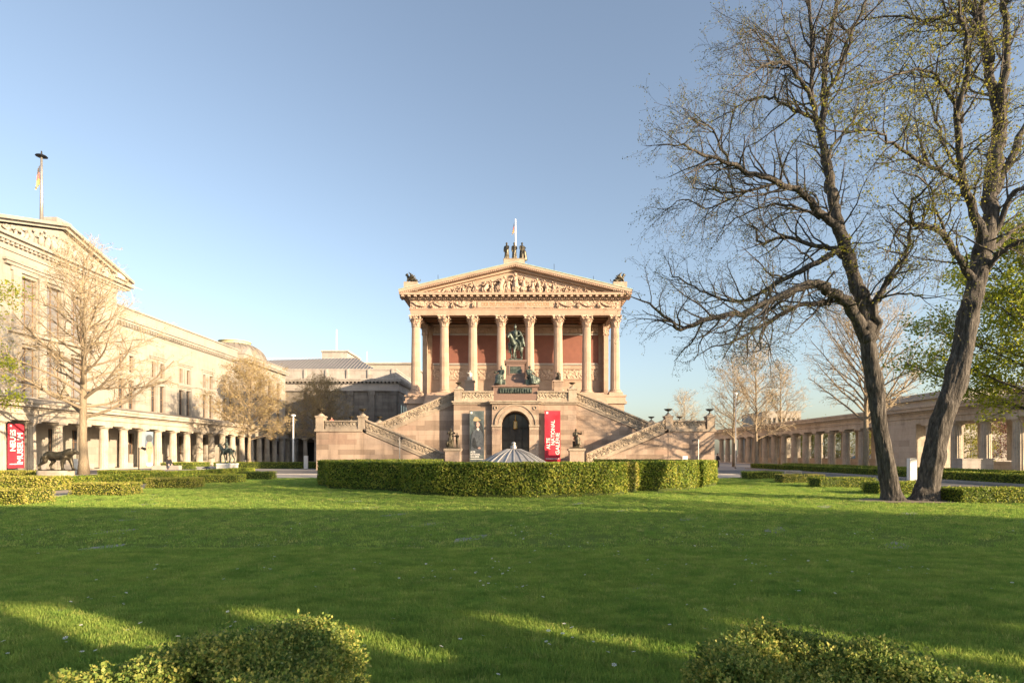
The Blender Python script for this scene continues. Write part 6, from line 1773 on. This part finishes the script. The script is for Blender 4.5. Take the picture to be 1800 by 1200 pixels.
# umbrella-shaped garden lamp
q = thing('garden_lamp', 'short garden lamp with a flat dark cap before the grey wall slab', 'lamp', (wx(363, 38), 38, 0))
a = MB(); a.tube([(wx(363, 38), 38, 0), (wx(363, 38), 38, wz(822, 38))], 0.035, 6); part('post', a, M['iron'], q)
a = MB(); a.lathe(wx(363, 38), 38, [(0.26, wz(823, 38)), (0.24, wz(821.5, 38)), (0.08, wz(819.6, 38)), (0.02, wz(819.3, 38))], 14); part('cap', a, M['iron'], q)
# lamp posts and spotlights
def lamp_post(label, px, Y, ytop, r, mat, head='cyl'):
    X = wx(px, Y); zt = wz(ytop, Y)
    t = thing('lamp_post', label, 'lamp post', (X, Y, 0))
    a = MB(); a.lathe(X, Y, [(r*1.6, 0), (r*1.6, 0.25), (r, 0.4), (r*0.8, zt-0.3)], 10); part('post', a, mat, t, smooth=True)
    a = MB(); a.lathe(X, Y, [(r*1.0, zt-0.3), (r*2.6, zt-0.2), (r*2.8, zt-0.05), (r*1.2, zt)], 12); part('lamp_head', a, M['white'] if head == 'cyl' else M['iron'], t)
    return t
lamp_post('white lamp post in front of the shaded far colonnade', 515.5, 66, 728, 0.10, M['white'])
lamp_post('thin tall lamp mast before the end of the right-hand colonnade', 1293, 63, 690, 0.07, M['metal'])
def spot_post(label, px, Y, ytop, dx, mat):
    X = wx(px, Y); zt = wz(ytop, Y)
    t = thing('spotlight_post', label, 'spotlight', (X, Y, 0))
    a = MB(); a.tube([(X, Y, 0), (X, Y, zt)], 0.045, 8); part('post', a, mat, t)
    a = MB(); a.tube([(X, Y, zt-0.1), (X+dx*0.35, Y, zt-0.12)], 0.03, 6); a.tube([(X+dx*0.25, Y-0.02, zt-0.02), (X+dx*0.55, Y-0.02, zt-0.16)], [0.09, 0.12], 8); part('spotlight_head', a, M['iron'], t)
spot_post('thin grey spotlight post before the museum-side staircase wall', 702.5, 50, 768, 0.5, M['metal'])
spot_post('grey T-shaped spotlight post before the right-hand landing wall', 1227.5, 53, 772, -1.0, M['metal'])
spot_post('black spotlight post before the sunlit colonnade', 244, 47, 786, 1.0, M['iron'])
# panels
def panel(label, px0, px1, y0, y1, Y, th=0.12):
    a = MB(); a.box(wx(px0, Y), wx(px1, Y), Y, Y+th, 0.06, wz(y0, Y)); t = thing('information_sign', label, 'sign', ((wx(px0, Y)+wx(px1, Y))/2, Y, 0)); part('board', a, M['white'], t)
    a = MB(); a.box(wx(px0, Y)-0.03, wx(px1, Y)+0.03, Y-0.03, Y+th+0.03, 0, 0.06); part('foot', a, M['metal'], t)
panel('white upright panel by the road under the grey museum', 534, 541, 800.5, 816, 61)
panel('white upright panel beside the bare tree trunk behind the lion', 127, 135, 806, 832, 46)
panel('white upright panel right behind the fork of the twin trunks', 1600, 1612, 805, 845, 34, 0.3)
a = MB(); a.box(wx(1200, 52), wx(1209, 52), 52, 52.05, 0.75, wz(801, 52)); t = thing('information_sign', 'small white sign board on a stand before the right-hand landing wall', 'sign', (wx(1204, 52), 52, 0)); part('board', a, M['white'], t)
a = MB(); a.box(wx(1202, 52), wx(1203, 52), 52.05, 52.1, 0, 1.0); a.box(wx(1206.5, 52), wx(1207.5, 52), 52.05, 52.1, 0, 1.0); part('stand', a, M['metal'], t)
a = MB(); Y = 44.5; a.box(wx(1683, Y), wx(1737, Y), Y-0.5, Y+0.6, 0.0, wz(807, Y)); a.box(wx(1681.5, Y), wx(1738.5, Y), Y-0.56, Y+0.66, wz(807, Y), wz(805.3, Y))
solid('stone_counter', a, M['greyl'], 'pale stone box standing before the near right-hand columns', 'stone block', (wx(1710, Y), Y, 0))
a = MB(); Y = 40; a.box(wx(1380, Y), wx(1409, Y), Y, Y+0.5, 0.0, 0.36); a.box(wx(1379.5, Y), wx(1409.5, Y), Y-0.04, Y+0.54, 0.36, 0.45)
solid('stone_bench', a, M['greyl'], 'low pale stone bench by the right-hand road behind the hedge blocks', 'bench', (wx(1394, Y), Y, 0))
# banners of the museum
def side_banner(name, label, y0, y1, z0, z1, x, mat):
    t = thing(name, label, 'banner', (x, (y0+y1)/2, z0))
    m = MB(); nu, nv = 10, 24
    for j in range(nv+1):
        for i in range(nu+1):
            u, v = i/nu, j/nv; m.v.append((x+0.012*math.sin(u*8+v*2), y0+(y1-y0)*u, z0+(z1-z0)*v))
    for j in range(nv):
        for i in range(nu):
            a_ = j*(nu+1)+i; m.f.append([a_, a_+1, a_+nu+2, a_+nu+1]); m.m.append(0)
    part('cloth', m, mat, t, smooth=True)
    m = MB()
    for z in (z0, z1): m.tube([(x-0.03, y0-0.05, z), (x-0.03, y1+0.05, z)], 0.03, 6)
    part('hanging_rod', m, M['iron'], t)
    return t
BX = -43.0
yof = lambda px: BX*1000/(px-CX)
NB = side_banner('museum_banner', 'red banner with white museum lettering hung between colonnade columns', yof(13.5), yof(42.5), 0.42, 4.2, BX, M['redcloth'])
for txt, pxa, pxb, yb, yt in (('NEUES', 16.5, 26.5, 793, 755), ('MUSEUM', 29, 39.5, 814, 761)):
    ya, yb_ = yof(pxa), yof(pxb); ym = (ya+yb_)/2
    text_part(NB, txt, 0.6, (BX+0.025, yb_, EYE+(CY-yb)*ym/1000), (0, 0, 1), (0, -1, 0), M['white'], 0.006, fit=(yb-yt)*ym/1000, fit_h=abs(yb_-ya), bold=0.014)
q = MB(); q.box(BX+0.02, BX+0.035, yof(16.5), yof(39.5), 0.72, 0.80); part('white_line', q, M['white'], NB)
q = MB(); q.box(BX+0.02, BX+0.035, yof(17), yof(20), 3.95, 4.09); part('logo', q, M['white'], NB)
pm2, nt, bs = new_mat('sky_print'); p = pos(nt); sep = N(nt, 'ShaderNodeSeparateXYZ'); nt.links.new(p, sep.inputs[0])
nt.links.new(ramp(nt, math_n(nt, 'MULTIPLY', math_n(nt, 'ADD', sep.outputs[2], math_n(nt, 'MULTIPLY', noise(nt, p, 2.0, 4), 0.5)), 0.22), [(0.1, (0.5, 0.40, 0.34)), (0.45, (0.45, 0.38, 0.36)), (0.62, (0.10, 0.14, 0.20)), (1.0, (0.26, 0.34, 0.42))]), bs.inputs['Base Color']); bs.inputs['Roughness'].default_value = 0.7
PB = side_banner('exhibition_banner', 'tall banner printed with a large warm-toned face, hung farther along the sunlit colonnade', yof(254.5), yof(269.5), 0.5, 4.25, BX, pm2)
def side_blob(name, cpx, cpy, ry, rz, mat, lift):
    Yc = yof(cpx); k = Yc/1000; Z = EYE+(CY-cpy)*k; m = MB()
    m.prism_x([(Yc+ry*math.cos(a), Z+rz*math.sin(a)) for a in np.linspace(0, 2*math.pi, 24, endpoint=False)], BX+lift, BX+lift+0.008); part(name, m, mat, PB)
M['pr_warm'] = plain('print_warm_skin', (0.50, 0.24, 0.15), (0.62, 0.36, 0.25), 0.7, 0, 3, 0)
side_blob('printed_neck', 262.5, 805, 0.28, 0.6, M['pr_warm'], 0.02); side_blob('printed_face', 262.5, 788, 0.62, 0.85, M['pr_warm'], 0.03)
side_blob('printed_collar', 262, 816, 0.66, 0.22, M['white'], 0.04); side_blob('printed_headdress', 262, 770, 0.6, 0.42, M['pr_coat'], 0.035)
for d in (-0.25, 0.25):
    m = MB(); Yc = yof(262.5)+d; Z = EYE+(CY-786.5)*Yc/1000; m.prism_x([(Yc+0.12*math.cos(a), Z+0.05*math.sin(a)) for a in np.linspace(0, 6.28, 12, endpoint=False)], BX+0.04, BX+0.046); part('printed_eye', m, M['pr_dark'], PB)

# ------------------------------------------------------------------ people
def person(label, X, Y, Z, h, yaw, top, legs, hair, pose='stand', seat=0, arms=((0, 0.1), (0, 0.1)), stride=0.05, extra=None):
    t = thing('person', label, 'person', (X, Y, Z))
    m = MB(); body(m, (X, Y, Z), h, yaw, pose, arms, 0, seat, True, stride)
    me = fuse(m, 0.022, (X, Y, Z), 'body', 1); setmats(me, M['skin']); part('body', me, None, t)
    c, s = math.cos(yaw), math.sin(yaw); T = lambda x, y, z: (X+(x*c-y*s)*h, Y+(x*s+y*c)*h, Z+z*h)
    dz = 0 if pose == 'stand' else seat+0.03-0.52
    m = MB(); m.tube([T(0, 0, 0.47+dz), T(0, 0, 0.6+dz), T(0, 0, 0.72+dz), T(0, 0, 0.81+dz)], [0.1*h, 0.1*h, 0.115*h, 0.08*h], 12); m.tube([T(-0.12, 0, 0.795+dz), T(0.12, 0, 0.795+dz)], 0.052*h, 8)
    for d, (up, fw) in zip((-1, 1), arms):
        m.tube([T(d*0.12, 0, 0.79+dz), T(d*(0.15+0.12*up), -0.05-0.16*max(fw, -.2), 0.63+0.14*up+dz), T(d*(0.14+.1*up-.05*fw), -0.09-0.25*max(fw, -.1), 0.52+.4*up+.1*fw+dz)], [0.046*h, 0.04*h, 0.03*h], 8)
    part('jacket', fuse(m, 0.022, (X, Y, Z), 'jacket', 1), top, t).data.materials.append(top)
    m = MB()
    for d in (-1, 1):
        if pose == 'sit': m.tube([T(d*0.055, 0, seat+0.03), T(d*0.08, -0.24, seat+0.05), T(d*0.078, -0.25, seat-0.08), T(d*0.075, -0.22, seat-0.2)], [0.073*h, 0.058*h, 0.05*h, 0.036*h], 8)
        else: m.tube([T(d*0.05, 0, 0.53), T(d*0.055, -stride*d*.5-0.015, 0.28), T(d*0.055, -stride*d+.01, 0.06)], [0.072*h, 0.055*h, 0.038*h], 8)
    part('trousers', fuse(m, 0.022, (X, Y, Z), 'trousers', 1), legs, t).data.materials.append(legs)
    m = MB(); m.ball(T(0, 0.0, 0.948+dz), (0.056*h, 0.064*h, 0.058*h), 10, 7); part('hair', m, hair, t, smooth=True)
    if extra: extra(t, T)
    return t
M['skin'] = plain('skin', (0.42, 0.25, 0.18), (0.5, 0.31, 0.23), 0.6, 0, 6, 0)
M['navy'] = plain('dark_cloth', (0.012, 0.013, 0.018), (0.025, 0.026, 0.032), 0.9, 0, 5, 0.1)
M['coral'] = plain('coral_cloth', (0.55, 0.12, 0.10), (0.62, 0.18, 0.15), 0.9, 0, 5, 0.1)
M['hair'] = plain('brown_hair', (0.03, 0.02, 0.014), (0.06, 0.04, 0.025), 0.7, 0, 9, 0.1)
M['jean'] = plain('blue_denim', (0.05, 0.07, 0.11), (0.08, 0.10, 0.15), 0.9, 0, 6, 0.1)
def bag(t, T):
    m = MB(); a = T(0.2, 0.05, 0.42); m.box(a[0]-0.13, a[0]+0.13, a[1]-0.1, a[1]+0.1, a[2]-0.15, a[2]+0.15); part('bag', m, M['white'], t)
person('person in dark clothes standing by the corner of the staircase near the right-hand colonnade', wx(1261.5, 66), 66, 0, 1.72, 0.8, M['navy'], M['navy'], M['hair'], extra=bag)
person('person in a coral top on the museum-side staircase landing, mostly hidden by the balustrade', wx(583, 61.5), 61.5, LZ, 1.55, 0.4, M['coral'], M['jean'], M['hair'])
person('person in dark clothes sitting on the stone ledge of the sunlit colonnade', wx(308.5, 60), 58.8, 0.0, 1.7, 0.9, M['navy'], M['jean'], M['hair'], 'sit', 0.29)
a = MB(); a.box(wx(308.5, 60)-1.6, wx(308.5, 60)+1.2, 58.55, 59.1, 0, 0.44); solid('ledge_bench', a, M['greyl'], 'long pale stone ledge with a seated person before the colonnade', 'bench', (wx(306, 60), 58.8, 0))
# parked car behind the colonnade
def car(label, X, Y, paint, rz=0.0):
    t = thing('parked_car', label, 'car', (X, Y, 0))
    m = MB(); m.prism_y([(X-2.1, .3), (X+2.1, .3), (X+2.15, .62), (X+1.9, .86), (X+1.0, .92), (X+.5, 1.38), (X-1.0, 1.42), (X-1.75, .98), (X-2.12, .9), (X-2.16, .6)], Y-.85, Y+.85); part('body', m, paint, t)
    m = MB(); m.prism_y([(X+.9, .95), (X+.45, 1.34), (X-.98, 1.37), (X-1.5, .98)], Y-.86, Y+.86); part('side_window', m, M['glass'], t)
    for dx in (-1.3, 1.32):
        for s in (-1, 1):
            m = MB(); m.tube([(X+dx, Y+s*.72, .32), (X+dx, Y+s*.9, .32)], .32, 18); w_ = part('wheel', m, M['iron'], t)
            m = MB(); m.tube([(X+dx, Y+s*.88, .32), (X+dx, Y+s*.915, .32)], .2, 12); part('rim', m, M['metal'], w_)
    for s in (-1, 1):
        m = MB(); m.box(X-2.18, X-2.1, Y+s*.75-.12, Y+s*.75+.12, .66, .8); part('headlight', m, M['white'], t)
car('dark blue parked car glimpsed between the columns beyond the colonnade', 49.5, 80.5, plain('blue_car_paint', (0.03, 0.06, 0.11), (0.035, 0.065, 0.12), 0.25, 0.3, 1, 0))

# ------------------------------------------------------------------ grass blades and daisies
def tuft(name, nb, h, w, spread, seed, mat):
    rg = np.random.default_rng(seed); m = MB(); Q = []
    for i in range(nb):
        x, y = rg.normal(0, spread, 2); a = rg.uniform(0, 6.28); ln = rg.uniform(.1, .75); hh = h*rg.uniform(.55, 1.25)
        dx, dy = math.cos(a)*ln*hh, math.sin(a)*ln*hh; ca, sa = -math.sin(a)*w*.5, math.cos(a)*w*.5
        Q.append([(x-ca, y-sa, 0), (x+ca, y+sa, 0), (x+dx*.4+ca*.8, y+dy*.4+sa*.8, hh*.6), (x+dx*.4-ca*.8, y+dy*.4-sa*.8, hh*.6)])
        Q.append([(x+dx*.4-ca*.8, y+dy*.4-sa*.8, hh*.6), (x+dx*.4+ca*.8, y+dy*.4+sa*.8, hh*.6), (x+dx+ca*.15, y+dy+sa*.15, hh), (x+dx-ca*.15, y+dy-sa*.15, hh)])
    m.quads(np.array(Q), 0)
    me = m.mesh(name); me.materials.append(mat); return me
gm_, nt, bs = new_mat('grass_blade')
nt.nodes.remove(bs); out = nt.nodes['Material Output']
oi = N(nt, 'ShaderNodeObjectInfo'); g_ = N(nt, 'ShaderNodeNewGeometry')
c1_ = ramp(nt, oi.outputs['Random'], [(0.0, (0.16, 0.31, 0.065)), (0.5, (0.29, 0.45, 0.095)), (0.85, (0.43, 0.53, 0.13)), (1.0, (0.64, 0.58, 0.22))])
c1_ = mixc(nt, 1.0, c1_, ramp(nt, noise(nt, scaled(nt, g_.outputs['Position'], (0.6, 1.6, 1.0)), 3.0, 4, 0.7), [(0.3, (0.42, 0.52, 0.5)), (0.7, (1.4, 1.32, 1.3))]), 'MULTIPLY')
c1_ = mixc(nt, 0.42, c1_, ramp(nt, noise(nt, g_.outputs['Position'], 1.3, 6, 0.7), [(0.32, (0.15, 0.31, 0.065)), (0.68, (0.50, 0.57, 0.14))]))
d1 = N(nt, 'ShaderNodeBsdfDiffuse'); t1_ = N(nt, 'ShaderNodeBsdfTranslucent'); mx = N(nt, 'ShaderNodeMixShader'); mx.inputs[0].default_value = 0.45
nt.links.new(c1_, d1.inputs[0]); nt.links.new(c1_, t1_.inputs[0]); nt.links.new(d1.outputs[0], mx.inputs[1]); nt.links.new(t1_.outputs[0], mx.inputs[2]); nt.links.new(mx.outputs[0], out.inputs[0])
def scatter(name, label, P, tm, smin, smax, tilt=0.25):
    me = bpy.data.meshes.new(name); me.vertices.add(len(P)); me.vertices.foreach_set('co', P.astype(np.float32).ravel()); me.update()
    o = bpy.data.objects.new(name, me); COL.objects.link(o)
    src = bpy.data.objects.new(name+'_tuft', tm)
    ng = bpy.data.node_groups.new(name, 'GeometryNodeTree')
    ng.interface.new_socket('Geometry', in_out='INPUT', socket_type='NodeSocketGeometry'); ng.interface.new_socket('Geometry', in_out='OUTPUT', socket_type='NodeSocketGeometry')
    gi, go = ng.nodes.new('NodeGroupInput'), ng.nodes.new('NodeGroupOutput')
    io, ob = ng.nodes.new('GeometryNodeInstanceOnPoints'), ng.nodes.new('GeometryNodeObjectInfo')
    ob.inputs['Object'].default_value = src; ob.inputs['As Instance'].default_value = True
    rv = ng.nodes.new('FunctionNodeRandomValue'); rv.data_type = 'FLOAT_VECTOR'; rv.inputs[0].default_value = (-tilt, -tilt, 0); rv.inputs[1].default_value = (tilt, tilt, 6.283)
    rs_ = ng.nodes.new('FunctionNodeRandomValue'); rs_.data_type = 'FLOAT'; rs_.inputs[2].default_value = smin; rs_.inputs[3].default_value = smax
    ng.links.new(gi.outputs[0], io.inputs['Points']); ng.links.new(ob.outputs['Geometry'], io.inputs['Instance'])
    ng.links.new(rv.outputs[0], io.inputs['Rotation']); ng.links.new(rs_.outputs[1], io.inputs['Scale']); ng.links.new(io.outputs[0], go.inputs[0])
    md = o.modifiers.new('scatter', 'NODES'); md.node_group = ng
    o['kind'] = 'stuff'; o['label'] = label
    return o
def wedge(n, y0, y1, seed, power=1.0):
    rg = np.random.default_rng(seed); y = y0+(y1-y0)*rg.random(n)**power
    x = rg.uniform(-1, 1, n)*(0.95*y+0.8)
    k = (x > -17.1) & (x < 16.9) & ~(((x-13.1)/1.6)**2+((y-19)/0.9)**2 < 1)
    x, y = x[k], y[k]
    return np.column_stack([x, y, 0.015+0.012*np.sin(x*0.9+y*0.5)+0.01*np.sin(x*2.3-y*1.7)])
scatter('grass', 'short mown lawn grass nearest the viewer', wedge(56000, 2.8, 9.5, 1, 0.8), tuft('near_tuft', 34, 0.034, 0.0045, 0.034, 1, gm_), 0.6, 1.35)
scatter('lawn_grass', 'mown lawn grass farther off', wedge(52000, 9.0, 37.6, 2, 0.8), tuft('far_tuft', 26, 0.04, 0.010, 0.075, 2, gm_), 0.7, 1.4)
dm_ = MB()
for k in range(6):
    a = k*math.pi/3; dm_.add([(0.002*math.cos(a), 0.002*math.sin(a), .05), (.011*math.cos(a-.35), .011*math.sin(a-.35), .052), (.013*math.cos(a), .013*math.sin(a), .052), (.011*math.cos(a+.35), .011*math.sin(a+.35), .052)], [(0, 1, 2, 3)])
dme = dm_.mesh('daisy'); dme.materials.append(M['white'])
rg = np.random.default_rng(8); cl = []
for i in range(60):
    y = rg.uniform(4, 12.5); x = rg.uniform(-.9, .9)*y; n = rg.integers(1, 9)
    cl.append(np.column_stack([x+rg.normal(0, .25, n), y+rg.normal(0, .4, n), np.full(n, .02)]))
cl = np.concatenate(cl); cl = cl[(cl[:, 0] > -14) & (cl[:, 0] < 16)]
scatter('daisies', 'tiny white daisies scattered in the lawn', cl, dme, 0.8, 1.6, 0.4)
for o in scene.objects:
    if 'origin' in o: del o['origin']
